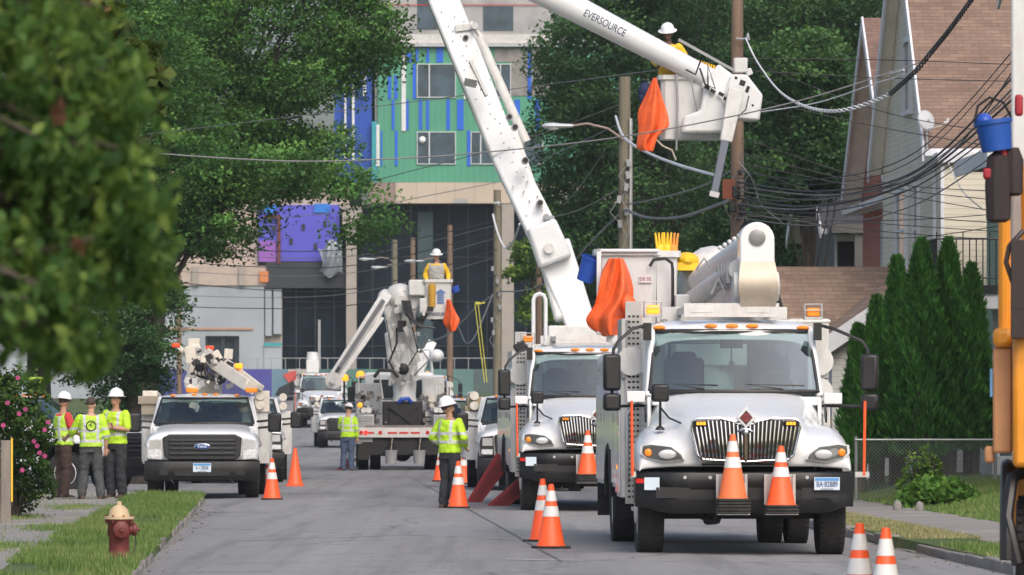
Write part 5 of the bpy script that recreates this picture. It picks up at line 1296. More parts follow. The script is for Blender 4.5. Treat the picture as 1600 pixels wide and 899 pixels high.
# bumper cones
def cone_thing(label, loc, h=.71, faded=False, stack=0, rz=0, group='traffic cones', black=True):
    t = thing('traffic_cone', label, 'traffic cone', loc, rz, group); cone_parts(t, h, faded, black, stack); return t
cone_thing("faded orange traffic cone stack in the left holder of the big truck's bumper", on_truck(T1, (-.165, -.32, .50)), .74, True, 4, T1.rotation_euler.z)
cone_thing("bright orange traffic cone in the right holder of the big truck's bumper", on_truck(T1, (.37, -.32, .50)), .68, False, 2, T1.rotation_euler.z)

# ================= second truck
T2 = thing('bucket_truck', "second white bucket truck with its long boom raised to the wooden pole", 'truck', place(933, 89.8), R(2.1))
intl_front(T2, hood_mirror=(-1,)); warn_label(T2); cone_holder(T2, -.165, 3, False); utility_body(T2, 3.45, 9.8, 2.02, rear_y=6.6); roof_rack(T2, 2.72)
beacon(T2, -.98, 2.9, 2.71, .16, False)
m = MB(); m.tube([(-.86, 3.6, 1.2), (-.86, 3.6, 3.45), (-.83, 3.6, 3.52), (-.76, 3.6, 3.55), (-.69, 3.6, 3.52), (-.66, 3.6, 3.45), (-.66, 3.6, 2.7)], .035, 10); m.build('ladder_hoop', WHITE, T2)
m = MB(); m.box((-1.12, 2.4, 2.66), (.2, .14, .16), (0, R(-30), 0)); m.build('work_lamp', BLACK, T2, bevel=.02)
cone_thing("traffic cone in the bumper holder of the second truck", on_truck(T2, (-.165, -.32, .50)), .71, False, 3, T2.rotation_euler.z)
for sx, px0, px1 in ((-1, 0, 0),):
    pass
def outrigger(label, p0, p1, w=.16):
    """steel stabiliser leg from p0 (top) to p1 (pad)"""
    t = thing('outrigger_leg', label, 'outrigger', (p1[0], p1[1], 0), 0, 'red stabiliser legs'); a = Vector(p0) - t.location; b = Vector(p1) - t.location
    d = (a - b).normalized(); sd = Vector((0, 1, 0)); n_ = d.cross(sd).normalized()
    m = MB(); rings = []
    for q, k in ((b, .7), (a, 1.0)): rings.append([q + n_ * w * k * s1 * .5 * 1.3 + sd * w * s2 * .5 for s1, s2 in ((-1, -1), (1, -1), (1, 1), (-1, 1))])
    m.loft(rings); m.build('leg', REDST, t, bevel=.01)
    m = MB(); m.loft([[q + n_ * w * k * s1 * .5 + sd * (-w * .5 - .012 + .01 * s2) for s1, s2 in ((-.75, -.5), (.75, -.5), (.75, .5), (-.75, .5))] for q, k in ((b, .7), (a, .9))]); m.build('web', M("dark_red_web", (.16, .01, .015), .6) if 'dark_red_web' not in bpy.data.materials else bpy.data.materials['dark_red_web'], t)
    m = MB(); m.bb(b.x - .22, b.x + .22, -.16, .16, .0, .05); m.build('pad', REDST, t, bevel=.01)
    return t
def Pg(px, py, Z): return P(px, py, Z)
outrigger("red stabiliser leg reaching out nearest the second truck's bumper", Pg(838, 742, 94.5), Pg(768, 797, 94.5), .24)
outrigger("red stabiliser leg just behind and left of the nearest one", Pg(788, 715, 98), Pg(738, 788, 98), .24)

# raised boom of truck 2
BZ2 = 99.0
def bp(px, py, Z): return on_truck_inv(T2, P(px, py, Z))
def on_truck_inv(T, p): return (Matrix.Translation(T.location) @ Matrix.Rotation(T.rotation_euler.z, 4, 'Z')).inverted() @ Vector(p)
def boxbeam(m, a, b, wa, ha, wb, hb, roll=None):
    a, b = Vector(a), Vector(b); d = (b - a).normalized(); sd = Vector((0, 1, 0)) if roll is None else roll
    sd = (sd - d * sd.dot(d)).normalized(); n_ = d.cross(sd)
    m.loft([[q + n_ * w * s1 / 2 + sd * h * s2 / 2 for s1, s2 in ((-1, -1), (1, -1), (1, 1), (-1, 1))] for q, w, h in ((a, wa, ha), (b, wb, hb))])
A = bp(912, 520, BZ2); Bm = bp(790, 245, 100.0); Cc = bp(655, -95, 101)
m = MB(); boxbeam(m, A, bp(862, 385, 99.3), .50, .42, .66, .46); lo1 = m.build('lower_boom', WHITE, T2, bevel=.04)
m = MB(); boxbeam(m, bp(866, 400, 99.3), Bm, .56, .50, .50, .50); boxbeam(m, Bm, Cc, .50, .5, .56, .5); lo2 = m.build('main_boom', WHITE, T2, bevel=.05)
m = MB(); boxbeam(m, bp(850, 392, 99.3), bp(880, 500, 99), .26, .26, .30, .3); lo3 = m.build('lift_arm', FIBRE, T2, bevel=.06)
m = MB(); boxbeam(m, bp(845, 350, 99.0), bp(868, 410, 99.0), .52, .62, .62, .6); m.build('knuckle', WHITE, T2, bevel=.06)
m = MB(); m.cyl(bp(858, 388, 98.6), bp(858, 388, 99.9), .09, n=18); m.cyl(bp(742, 40, 100.0), bp(742, 40, 100.9), .06, n=14); 
boxbeam(m, bp(712, 45, 100.4), bp(742, 42, 100.4), .12, .3, .10, .3); m.build('pins', WHITED, T2)
m = MB(); m.cyl(bp(735, 35, 100.4), bp(753, 60, 100.4), .045, n=10); m.cyl(bp(748, 58, 100.4), bp(822, 222, 100.3), .085, n=14); m.build('lift_cylinder', WHITED, T2)
m = MB(); boxbeam(m, bp(800, 205, 100.2), bp(855, 370, 99.5), .16, .55, .20, .55); m.build('boom_flange', WHITED, T2, bevel=.02)
m = MB()
for px, py, r_ in [(727, 61, .055), (795, 184, .06), (804, 200, .06), (820, 252, .065), (843, 318, .06), (853, 340, .055), (861, 342, .05), (870, 385, .09), (885, 415, .07)]:
    q = bp(px, py, 99.4); m.cyl(q + Vector((0, -.32, 0)), q + Vector((0, .0, 0)), r_, n=14)
m.build('boom_holes', GREY, lo2)
m = MB()
for px, py, r_ in [(727, 61, .04), (795, 184, .042), (804, 200, .044), (820, 252, .046), (843, 318, .044), (870, 385, .065), (885, 415, .05)]:
    q = bp(px, py, 99.4); m.cyl(q + Vector((0, -.33, 0)), q + Vector((0, -.321, 0)), r_, n=14)
m.build('hole_centres', BLACKM, lo2)
m = MB()
for k in range(46):
    t = k / 45; q = P(700 + 150 * t + 8 * math.sin(k), 20 + 340 * t, 99.5); q = on_truck_inv(T2, q); m.cyl(q + Vector((0.12 * (k % 3 - 1), -.20, 0)), q + Vector((.12 * (k % 3 - 1), .0, 0)), .012, n=6)
m.build('bolt_heads', GREY, lo2)
# plates at the knuckle
m = MB(); boxbeam(m, bp(735, 130, 99.3), bp(743, 90, 99.4), .22, .52, .1, .52); boxbeam(m, bp(735, 95, 99.3), bp(760, 150, 99.3), .06, .53, .05, .53); m.build('access_plate', WHITED, T2)
m = MB(); m.lathe([(.5, 1.0), (.45, 1.3), (.4, 2.2), (.42, 2.75)], (0, 9.0, 0), 'Z', 24); m.bb(-.4, .45, 8.6, 9.5, 2.3, 3.1); m.build('turret', WHITED, T2, bevel=.03)
m = MB(); m.bb(-.95, .95, 3.6, 9.8, 2.62, 2.72); m.bb(-.6, .3, 3.6, 3.7, 2.72, 2.86); m.bb(-1.2, -.3, 4, 6, 2.3, 2.62); m.build('deck', WHITED, T2, bevel=.01)
# elbow out of the frame and the upper boom
Eb = bp(648, -112, 101); m = MB(); boxbeam(m, Cc, Eb, .7, .6, .7, .6); m.cyl(Eb + Vector((0, -.4, 0)), Eb + Vector((0, .4, 0)), .42, n=24); m.build('elbow', WHITE, T2, bevel=.04)
ub0 = bp(700, -85, 100.2); ub1 = bp(850, -12, 100.4); ub2 = bp(1118, 128, 101.2)
m = MB(); m.tube([ub0, ub1, ub1.lerp(ub2, .5), ub2], [.27, .25, .215, .185], 22); ubo = m.build('upper_boom', WHITE, T2)
m = MB()
for k in range(9):
    a = k * .35
c0 = bp(1018, 76, 101.0)
for t in (.33, .93):
    q = ub1.lerp(ub2, t); d = (ub2 - ub1).normalized(); m.tube([q - d * .02, q + d * .02], .225 if t < .5 else .198, 22)
m.build('boom_joint', REFL, ubo)
d = (P(1118, 128, 101) - P(850, -12, 100)).normalized(); ang = math.atan2(d.x, d.z)
tp = bp(944, 38, 100.45); ET = text_mesh('boom_lettering', "EVERSOURCE", .19, NAVY, ubo, tp + Vector((0, -.235, .0)), (R(90), R(27.3), 0), .002, sx=.72)
# boom tip, jib and brackets
m = MB(); boxbeam(m, bp(1108, 118, 101), bp(1165, 165, 101), .50, .42, .56, .42); m.prism([(bp(1140, 125, 101).x, bp(1140, 118, 101).z), (bp(1165, 118, 101).x, bp(1165, 118, 101).z), (bp(1190, 150, 101).x, bp(1190, 150, 101).z), (bp(1185, 190, 101).x, bp(1185, 190, 101).z), (bp(1150, 188, 101).x, bp(1150, 188, 101).z), (bp(1130, 150, 101).x, bp(1130, 150, 101).z)], bp(1150, 150, 101).y - .32, bp(1150, 150, 101).y + .3, 'XZ')
m.build('boom_tip', WHITE, T2, bevel=.04)
m = MB(); boxbeam(m, bp(1150, 140, 100.4), bp(1134, 222, 100.3), .28, .2, .22, .18); m.build('jib_bracket', WHITED, T2, bevel=.02)
m = MB(); boxbeam(m, bp(1136, 205, 100.3), bp(1116, 302, 100.2), .14, .14, .13, .13); jb = m.build('jib_arm', JIB, T2, bevel=.01)
m = MB(); boxbeam(m, bp(1117, 300, 100.2), bp(1115, 308, 100.2), .17, .17, .16, .16); m.build('jib_tip', WHITED, jb)
m = MB(); boxbeam(m, bp(1168, 108, 100.9), bp(1172, 118, 100.9), .12, .12, .12, .12); m.bb(*(lambda q: (q.x - .12, q.x + .12, q.y - .1, q.y + .1, q.z - .1, q.z + .16))(bp(1157, 105, 100.9))); m.build('jib_mount', WHITED, T2, bevel=.02)
m = MB(); boxbeam(m, bp(1060, 62, 101.6), bp(1150, 112, 101.6), .05, .05, .05, .05); m.build('cross_bar', GREY, T2)
m = MB()
q0, q1 = bp(1092, 108, 100.8), bp(1100, 138, 100.8); m.tube([q0 + Vector((0, -.25, 0)), q1 + Vector((0, -.28, .05)), q1 + Vector((.18, -.25, -.02)), q0 + Vector((.14, -.25, .05)), q1 + Vector((.05, -.28, 0))], .018, 6)
m.tube([bp(1070, 110, 100.7) + Vector((0, -.25, 0)), bp(1085, 118, 100.7) + Vector((0, -.27, 0)), bp(1093, 97, 100.7) + Vector((0, -.24, 0))], .02, 6); m.build('hoses', BLACK, T2)
m = MB(); 
for px, py in ((1126, 148), (1134, 156), (1104, 138), (1113, 143)): q = bp(px, py, 100.7); m.box(q + Vector((0, -.12, 0)), (.10, .05, .06), (0, R(30), 0))
m.build('control_ports', BLACK, T2)
m = MB()
for px, py, w, h in ((1160, 130, .10, .10), (1168, 140, .06, .12), (1148, 150, .07, .05), (1140, 166, .10, .09), (1176, 165, .04, .04), (1150, 122, .05, .05), (1137, 200, .08, .10), (1165, 178, .03, .03)):
    q = bp(px, py, 100.35); m.box(q, (w, .04, h), (0, R(20), 0))
for q in m.pieces(): q.build('tip_fitting', BLACK, T2, bevel=.008)
m = MB(); m.tube([bp(1170, 150, 100.4), bp(1165, 172, 100.35), bp(1152, 183, 100.35), bp(1142, 176, 100.35)], .012, 5); m.build('tip_cable', BLACK, T2)
# platform bucket
pb = bp(1078, 219, 101.4); bk = bucket_mb(1.08, .66, 1.14, taper=.97); bk.xf(Matrix.Translation(pb)); bko2 = bk.build('bucket', FIBRE, T2)
m = MB(); q = bp(1110, 205, 101); m.prism([(q.x - .55, q.z - .06), (q.x + .3, q.z - .05), (q.x + .33, q.z + .2), (q.x + .1, q.z + .75), (q.x - .12, q.z + .8), (q.x - .2, q.z + .35), (q.x - .5, q.z + .25)], q.y - .1 - .25, q.y + .2 - .25, 'XZ'); m.build('bucket_boss', FIBRE, bko2, bevel=.06)
m = MB(); q = bp(1057, 116, 100.95); m.tube([q, q + Vector((.02, 0, -.5)), q + Vector((0, 0, -1.35))], .022, 6); m.tube([q + Vector((.25, 0, .0)), q + Vector((.3, 0, -.35)), q + Vector((.38, 0, -.75))], .014, 5); m.build('hanging_hose', GREY, T2)
m = MB(); q = bp(1137, 172, 101.1); m.box(q, (.2, .3, .42)); m.box(q + Vector((-.15, -.1, 0)), (.14, .3, .5)); m.build('rotator', BLACK, T2, bevel=.03)
Q = lambda px, py, Z=100.9: P(px, py, Z)
bl2 = blanket(None, ([Q(1020, 122), Q(1008, 150), Q(996, 175), Q(998, 205), Q(994, 232), Q(1004, 236)], [Q(1026, 122), Q(1034, 150), Q(1044, 180), Q(1046, 198), Q(1028, 212), Q(1020, 238)]), amp=.06, ph=2)
tag(bl2, "orange rubber blanket hanging from the left corner of the high bucket beside the pole", 'blanket', 'orange line blankets')
tag(MB().tube([Q(1022, 215), Q(1035, 228), Q(1050, 235), Q(1056, 250)], .018, 6).build('rope_end', ROPE), "loose rope end dangling below the high bucket", 'rope')
m = MB(); q = P(1008, 142, 101.2); m.ell(q, (.12, .12, .16)); m.ell(q + Vector((-.04, 0, -.12)), (.08, .1, .12)); tag(m.build('tool_bag', M("navy_cloth", (.02, .03, .09), .8)), "navy tool bag hanging left of the high bucket", 'bag')
m = MB()
for k in range(12): q = P(1078 + k * 4, 100 + k * 1.3, 101.5); m.cyl(q, q + Vector((.02, 0, .11)), .018, n=6); 
m.tube([P(1074, 96, 101.5), P(1100, 108, 101.5), P(1125, 116, 101.5)], .035, 6)
tag(m.build('insulating_hose', YELLOW), "yellow ribbed insulating hoses lying along the high bucket rim behind the boom", 'hose')
# ------------------------------------------------------------------ pickup-based trucks and cars
SILVERP = M("silver_blue_paint", (.36, .42, .46), .35, .3, var=.06, coat=.4)
GBAR = M("grille_bar_grey", (.035, .037, .04), .45)
DGREY = M("dark_grey_grille", (.022, .023, .025), .5)
HLM = M("headlight_glass", (.72, .74, .76), .2, .1, var=.35, scale=20)
FORDB = M("oval_badge_blue", (.02, .06, .25), .3)
def pickup(root, badge=True, plate_txt=None, grille_mat=None, paint=None, dark_lamps=False, mirrors=True, boxed=False):
    paint = paint or WHITE
    def sec(y, pts): return [Vector((-x, y, z)) for x, z in pts[::-1]] + [Vector((x, y, z)) for x, z in pts[1:]]
    m = MB()
    m.loft([sec(.02, [(0, .72), (.5, .72), (.8, .72), (.95, .72), (1.0, .72), (1.02, .70)]),
            sec(.0, [(0, 1.18), (.5, 1.18), (.74, 1.17), (.88, 1.14), (.98, 1.08), (1.02, .95)]),
            sec(.08, [(0, 1.25), (.5, 1.25), (.74, 1.24), (.9, 1.19), (1.0, 1.13), (1.05, .98)]),
            sec(.5, [(0, 1.31), (.5, 1.315), (.74, 1.29), (.92, 1.22), (1.04, 1.15), (1.09, .98)]),
            sec(1.0, [(0, 1.34), (.5, 1.35), (.76, 1.32), (.93, 1.25), (1.04, 1.17), (1.09, 1.0)]),
            sec(1.45, [(0, 1.38), (.55, 1.385), (.80, 1.36), (.94, 1.28), (1.0, 1.15), (1.03, .9)])], closed=False)
    h = m.build('hood', paint, root, sub=2); s = h.modifiers.new('s', 'SOLIDIFY'); s.thickness = .02
    m = MB(); m.prism([(-.73, 1.13), (-.70, .80), (-.6, .72), (.6, .72), (.70, .80), (.73, 1.13), (.60, 1.19), (-.60, 1.19)], -.06, .05, 'XZ'); gr = m.build('grille', grille_mat or DGREY, root, bevel=.02)
    m = MB(); m.bb(-.62, .62, -.075, -.055, .80, 1.11); m.build('grille_recess', BLACKM, gr)
    m = MB()
    for z in (.845, .935, 1.02, 1.085): m.bb(-.60, .60, -.10, -.078, z - .024, z + .02)
    for x in (-.36, .36): m.bb(x - .012, x + .012, -.10, -.079, .80, 1.1)
    m.build('grille_bars', grille_mat or GBAR, gr, bevel=.006)
    if badge:
        m = MB(); m.ell((0, -.105, .965), (.155, .02, .062), 24, 9); bd = m.build('badge', CHROME, root)
        m = MB(); m.ell((0, -.112, .965), (.14, .018, .052), 24, 9); m.build('badge_field', FORDB, bd); text_mesh('badge_letters', "Ford", .085, PLATEW, bd, (0, -.132, .967), (R(90), 0, 0), .001)
    for sx in (-1, 1):
        m = MB(); m.prism([(sx * .745, 1.13), (sx * .99, 1.10), (sx * 1.02, .98), (sx * 1.0, .74), (sx * .73, .72)], -.03, .10, 'XZ'); hl = m.build('headlight', HLM if not dark_lamps else DGREY, root, bevel=.012)
        m = MB(); m.bb(sx * .76, sx * .96, -.037, -.031, .93, 1.08); m.build('lamp_unit', SILVER, hl); m = MB(); m.bb(sx * .76, sx * .98, -.037, -.031, .76, .86); m.build('turn_signal', HLM if not dark_lamps else HLM, hl)
    m = MB(); rings = []
    for k in range(17):
        t = (k - 8) / 8; yb = .12 * max(0, abs(t) - .7) / .3
        rings.append([Vector((t * 1.06, yb + y, z)) for y, z in [(0, .70), (-.14, .69), (-.16, .60), (-.16, .46), (-.12, .36), (0, .33)]])
    m.loft(rings); bp_ = m.build('bumper', BLACK, root)
    m = MB(); m.bb(-.5, .5, -.17, -.161, .43, .53); m.bb(-.78, -.62, -.17, -.161, .44, .56) ; m.bb(.62, .78, -.17, -.161, .44, .56); m.build('bumper_recess', BLACKM, bp_)
    m = MB()
    for x in (-.55, .55): m.tube([(x, -.05, .36), (x - .03, -.17, .35), (x + .03, -.17, .30), (x, -.05, .30)], .016, 6)
    m.build('tow_hooks', BLACKM, bp_)
    def arch(y0, z0, w0, bow, n=8): return [Vector((t * w0, y0 - bow * (1 - t * t), z0)) for t in [(-1 + 2 * k / n) for k in range(n + 1)]]
    wb, wt = arch(1.52, 1.385, .93, .2), arch(2.12, 1.86, .80, .12)
    m = MB(); m.loft([wb, wt], closed=False); m.build('windscreen', GLASS, root)
    m = MB(); m.tube(wb + wt[::-1] + [wb[0]], .022, 6); m.build('windscreen_gasket', BLACK, root)
    m = MB(); m.tube([(-.3, 1.34, 1.40), (-.7, 1.42, 1.46)], .012, 5); m.tube([(.5, 1.38, 1.40), (.05, 1.33, 1.44)], .012, 5); m.build('wiper', BLACK, root)
    YB = 3.1
    m = MB(); rings = []
    for y, w, z in [(2.0, .80, 1.87), (2.1, .83, 1.90), (2.4, .85, 1.94), (2.9, .85, 1.94), (YB, .83, 1.90)]:
        rings.append([Vector((t * w, y + t * t * (.12 if y < 2.3 else 0), z - .05 * t ** 4)) for t in [(-1 + k / 6) for k in range(13)]] + [Vector((t * w, y + t * t * (.12 if y < 2.3 else 0), z - .05 * t ** 4 - .06)) for t in [(1 - k / 6) for k in range(13)]])
    m.loft(rings); rf = m.build('roof', paint, root)
    for x in (-.6, -.2, 0, .2, .6):
        m = MB(); m.ell((x, 2.18, 1.93 - .04 * (abs(x) / .8) ** 3), (.05, .06, .022)); m.build('marker_light', AMBER, rf)
    m = MB()
    for sx in (-1, 1):
        m.tube([(sx * .96, 1.50, 1.34), (sx * .93, 1.66, 1.42), (sx * .815, 2.22, 1.87)], [.045, .035, .035], 8)
        m.prism([(1.45, .45), (YB, .45), (YB, 1.34), (1.45, 1.34)], sx * 1.0, sx * .93, 'YZ'); m.box((sx * .92, YB - .12, 1.6), (.06, .24, .6), (0, -sx * R(14), 0)); m.box((sx * .92, 2.3, 1.6), (.05, .07, .56), (0, -sx * R(14), 0))
    m.bb(-.95, .95, YB - .04, YB, .6, 1.3); m.bb(-.95, .95, 1.4, 1.62, 1.2, 1.33); m.bb(-.85, -.55, YB - .04, YB, 1.3, 1.88); m.bb(.55, .85, YB - .04, YB, 1.3, 1.88)
    m.build('cab', paint, root, bevel=.01)
    m = MB()
    for sx in (-1, 1): m.add([(sx * .985, 1.68, 1.34), (sx * .985, 2.9, 1.34), (sx * .86, 2.9, 1.87), (sx * .84, 2.25, 1.87)], [(0, 1, 2, 3)])
    m.build('side_glass', GLASS, root)
    m = MB(); m.bb(-.9, .9, 1.6, 1.9, 1.1, 1.36); m.bb(-.9, .9, 1.4, 3.0, .6, .9); m.build('dashboard', DASH, root, bevel=.03)
    for x in (-.45, .45):
        m = MB(); m.box((x, 2.5, 1.15), (.5, .5, .16)); m.box((x, 2.7, 1.4), (.48, .14, .55), (R(-8), 0, 0)); m.box((x, 2.74, 1.70), (.28, .1, .16)); m.build('seat', SEAT, root, bevel=.05)
    m = MB(); m.tube([Vector((.42 + .2 * math.cos(a), 2.05, 1.38 + .19 * math.sin(a))) for a in [2 * PI * k / 16 for k in range(17)]], .015, 6); m.build('steering_wheel', BLACK, root)
    m = MB(); m.bb(-.12, .12, 2.05, 2.08, 1.72, 1.79); m.build('rear_view_mirror', BLACK, root)
    m = MB(); m.bb(-.45, -.35, .2, 6.6, .5, .7); m.bb(.35, .45, .2, 6.6, .5, .7); m.bb(-.4, .4, .3, 1.5, .35, .8); m.cyl((-.8, .85, .42), (.8, .85, .42), .06); m.bb(-.92, .92, 1.4, 1.45, .4, 1.2); m.build('chassis', BLACKM, root)
    if mirrors:
        for sx in (-1, 1):
            m = MB(); m.box((sx * 1.31, 1.75, 1.40), (.25, .11, .36), (0, 0, sx * R(-6))); mi = m.build('mirror', BLACK, root, bevel=.04)
            m = MB(); m.tube([(sx * .98, 1.75, 1.30), (sx * 1.2, 1.72, 1.32)], .025, 6); m.tube([(sx * .98, 1.75, 1.42), (sx * 1.2, 1.72, 1.44)], .025, 6); m.build('bracket', BLACK, mi)
    for sx in (-1, 1): wheel(root, sx * .90, .85, .41, .25, sx, front=True)
    if plate_txt is not None: plate(root, 0, -.172, .58, plate_txt, .33)
    return root
def service_body(root, y0=3.2, y1=6.4, top=1.55, w=1.2, wy=5.0):
    for sx in (-1, 1):
        m = MB(); m.bb(sx * w, sx * (w - .42), y0, wy - .5, .62, top); m.bb(sx * w, sx * (w - .42), wy - .48, wy + .48, 1.0, top); m.bb(sx * w, sx * (w - .42), wy + .5, y1, .62, top); b = m.build('side_compartment', WHITED, root, bevel=.01)
        m = MB()
        for a, b2, z in ((y0 + .03, wy - .55, .66), (wy - .44, wy + .44, 1.04), (wy + .55, y1 - .04, .66)): m.bb(sx * (w + .002), sx * (w + .018), a, b2, z, top - .05)
        m.build('compartment_doors', WHITE, b, bevel=.006)
        wheel(root, sx * .98, wy, .41, .25, sx, dual=True); wheel(root, sx * .70, wy, .41, .25, sx, dual=True)
    m = MB(); m.bb(-w + .42, w - .42, y0, y1, .85, .92); m.bb(-w + .43, w - .43, y0, y0 + .04, .92, top); m.build('bed_floor', GREY, root)

# Ford-like bucket truck parked on the left
T3 = thing('utility_truck', "white utility truck with black grille parked left, cream crane boom folded on its roof", 'truck', place(316, 104.5), R(1.8))
pickup(T3, True, "V·13834"); service_body(T3, top=1.6)
m = MB()
for sx in (-1, 1):
    for z in (1.72, 1.90): m.cyl((sx * 1.02, 3.1, z), (sx * 1.02, 6.2, z), .085, n=14)
    m.bb(sx * .92, sx * 1.2, 3.15, 3.5, 1.6, 2.0)
m.build('roof_tubes', CREAM, T3, bevel=.01)
m = MB(); m.bb(-1.28, -.85, 3.0, 3.5, 1.75, 1.9); m.bb(-1.22, -.95, 3.05, 3.4, 1.55, 1.75); m.build('side_box', TAN, T3)
tp3 = lambda px, py, Z=118.5: on_truck_inv(T3, P(px, py, Z - 10))
m = MB()
boxbeam(m, tp3(300, 540), tp3(313, 612), .30, .3, .42, .4); boxbeam(m, tp3(292, 552), tp3(318, 582), .16, .16, .16, .2); m.lathe([(.28, 2.0), (.26, 2.1), (.2, 2.3)], (tp3(318, 600).x, tp3(318, 600).y, 0), 'Z', 16)
m.bb(*(lambda q: (q.x - .3, q.x + .35, q.y - .3, q.y + .3, 1.9, 2.2))(tp3(318, 600))); m.build('crane_base', CREAM, T3, bevel=.02)
m = MB(); boxbeam(m, tp3(326, 562), tp3(392, 606, 116.5), .26, .3, .22, .26); boxbeam(m, tp3(355, 570), tp3(406, 605, 117.5), .20, .2, .12, .2); boxbeam(m, tp3(330, 552), tp3(348, 585), .3, .34, .3, .34); m.build('boom', CREAM, T3, bevel=.02)
m = MB(); boxbeam(m, tp3(290, 545), tp3(302, 565), .12, .3, .12, .3); boxbeam(m, tp3(278, 541), tp3(290, 552), .09, .12, .09, .12); boxbeam(m, tp3(325, 542), tp3(322, 556), .1, .12, .1, .12); m.box(tp3(303, 535), (.22, .2, .14)); m.build('boom_head', CREAM, T3, bevel=.012)
m = MB(); 
for px, py in ((275, 540), (328, 544)): q = tp3(px, py, 118); m.box(q, (.16, .14, .09))
q = tp3(373, 572, 118); 
m.build('red_lamp', M("orange_red_lens", (.75, .09, .02), .3), T3, bevel=.02)
m = MB(); m.box(q, (.15, .13, .1)); m.build('amber_lamp', AMBERL, T3, bevel=.02)
m = MB(); 
for q in (tp3(393, 610, 116), tp3(300, 610, 116)): m.box(q, (.22, .14, .09))
m.build('orange_lamp', AMBER, T3, bevel=.02)
m = MB()
for k in range(6): a = tp3(300 + k * 4, 560 + k, 117.9); m.tube([a, a + Vector((.08, -.05, -.12)), a + Vector((.02 + .03 * k, 0, -.3)), a + Vector((.2, .1, -.38))], .014, 5)
m.ell(tp3(312, 575, 118), (.10, .1, .08)); m.ell(tp3(338, 578, 118), (.09, .1, .06)); m.build('hydraulic_hoses', BLACK, T3)
for k in range(34):
    m = MB(); q = tp3(288 + rnd.uniform(0, 75), 545 + rnd.uniform(0, 62), 117.8); m.box(q, (rnd.uniform(.05, .18), .1, rnd.uniform(.05, .2)), (0, rnd.uniform(-.7, .7), 0)); m.build('crane_fitting', (CREAM, GREY, SILVER, BLACKM, BLACKM)[k % 5], T3, bevel=.008)

# second pickup behind it
T4 = thing('utility_truck', "white service truck with dark headlights parked directly behind the black-grilled one", 'truck', place(370, 126), R(2.2))
pickup(T4, False, None, None, None, True); service_body(T4, top=1.6)
m = MB(); [m.cyl((sx * 1.02, 3.1, z), (sx * 1.02, 6.2, z), .09, n=12) for sx in (-1, 1) for z in (1.72, 1.92)]; m.build('roof_tubes', CREAM, T4)
T5 = dup(T4, place(830, 112), R(2.2), "white service truck wedged between the second bucket truck and the standing worker")
for c in kids(T5):
    pass
m = MB(); m.bb(-1.2, -.75, 3.3, 5.9, 1.6, 1.72); m.bb(-1.15, -.8, 3.4, 3.9, 1.72, 1.9); m.bb(-1.15, -.8, 4.0, 4.5, 1.72, 1.86); m.build('roof_crates', M("tan_crates", (.35, .30, .2), .8, var=.3), T5, bevel=.01)
T6 = dup(T4, place(736, 150), R(1.5), "white pickup with pale windscreen partly hidden left of the yellow straps")
T7 = dup(T4, place(540, 216), R(3.0), "small distant white service truck just left of the lifting rig's bed")
# crew pickup seen from the side behind the three men
T8 = thing('crew_pickup', "white crew pickup seen side-on behind the three men on the left", 'pickup', (P(200, 638, 111).x, 111, 0.0), R(66))
pickup(T8, False, None); 
m = MB(); m.bb(-1.0, 1.0, 3.15, 5.6, .6, 1.3); m.build('bed', WHITE, T8, bevel=.03)
for sx in (-1, 1): wheel(T8, sx * .88, 4.4, .41, .25, sx, front=True)
m = MB(); m.tube([(-.9, 2.2, 2.25), (.9, 2.2, 2.25), (.9, 5.2, 2.25), (-.9, 5.2, 2.25), (-.9, 2.2, 2.25)], .04, 6); [m.cyl((x, y, 1.9), (x, y, 2.25), .03) for x in (-.8, .8) for y in (2.4, 4.8)]; m.build('ladder_rack', M("lime_rack", (.35, .5, .05), .5), T8)
# parked cars beyond
def car(label, px, Z, rz, paint):
    t = thing('parked_car', label, 'car', place(px, Z), rz)
    def sec(y, w, z0, z1, zt, wt): return [Vector((x, y, z)) for x, z in [(-w, z0), (-w, z1 - .1), (-w * .97, z1), (-wt, zt), (wt, zt), (w * .97, z1), (w, z1 - .1), (w, z0)]]
    m = MB(); m.loft([sec(.0, .78, .3, .55, .56, .6), sec(.15, .85, .25, .7, .74, .7), sec(1.1, .88, .25, .92, .95, .7), sec(1.5, .88, .25, .95, 1.0, .7), sec(3.9, .88, .25, .97, 1.0, .7), sec(4.4, .85, .3, .9, .95, .7), sec(4.55, .8, .35, .6, .62, .6)])
    m.build('body', paint, t, bevel=.03)
    m = MB(); m.loft([sec(1.25, .80, .9, .96, .97, .7), sec(1.9, .80, .9, 1.0, 1.42, .6), sec(3.2, .80, .9, 1.0, 1.44, .6), sec(4.0, .78, .9, .98, .99, .6)]); m.build('windows', PANE, t)
    m = MB(); m.loft([[Vector((x, y, z + (.0 if abs(x) < .6 else -.02))) for x in (-.62, -.3, .3, .62)] for y, z in ((1.85, 1.43), (2.5, 1.475), (3.25, 1.45))], closed=False); m.build('roof', paint, t, solid=.04)
    for sx in (-1, 1):
        for y in (.8, 3.7): wheel(t, sx * .8, y, .32, .2, sx, front=True)
        m = MB(); m.ell((sx * .62, .08, .62), (.15, .08, .07)); m.build('headlight', HLM, t)
    return t
car("silver-blue car behind the utility truck's left shoulder, nearer the evergreen", 240, 172, R(60), SILVERP)
car("pale silver car above the utility truck's left mirror, right of the blue one", 268, 186, R(20), M("pale_silver_paint", (.5, .52, .54), .35, .3))

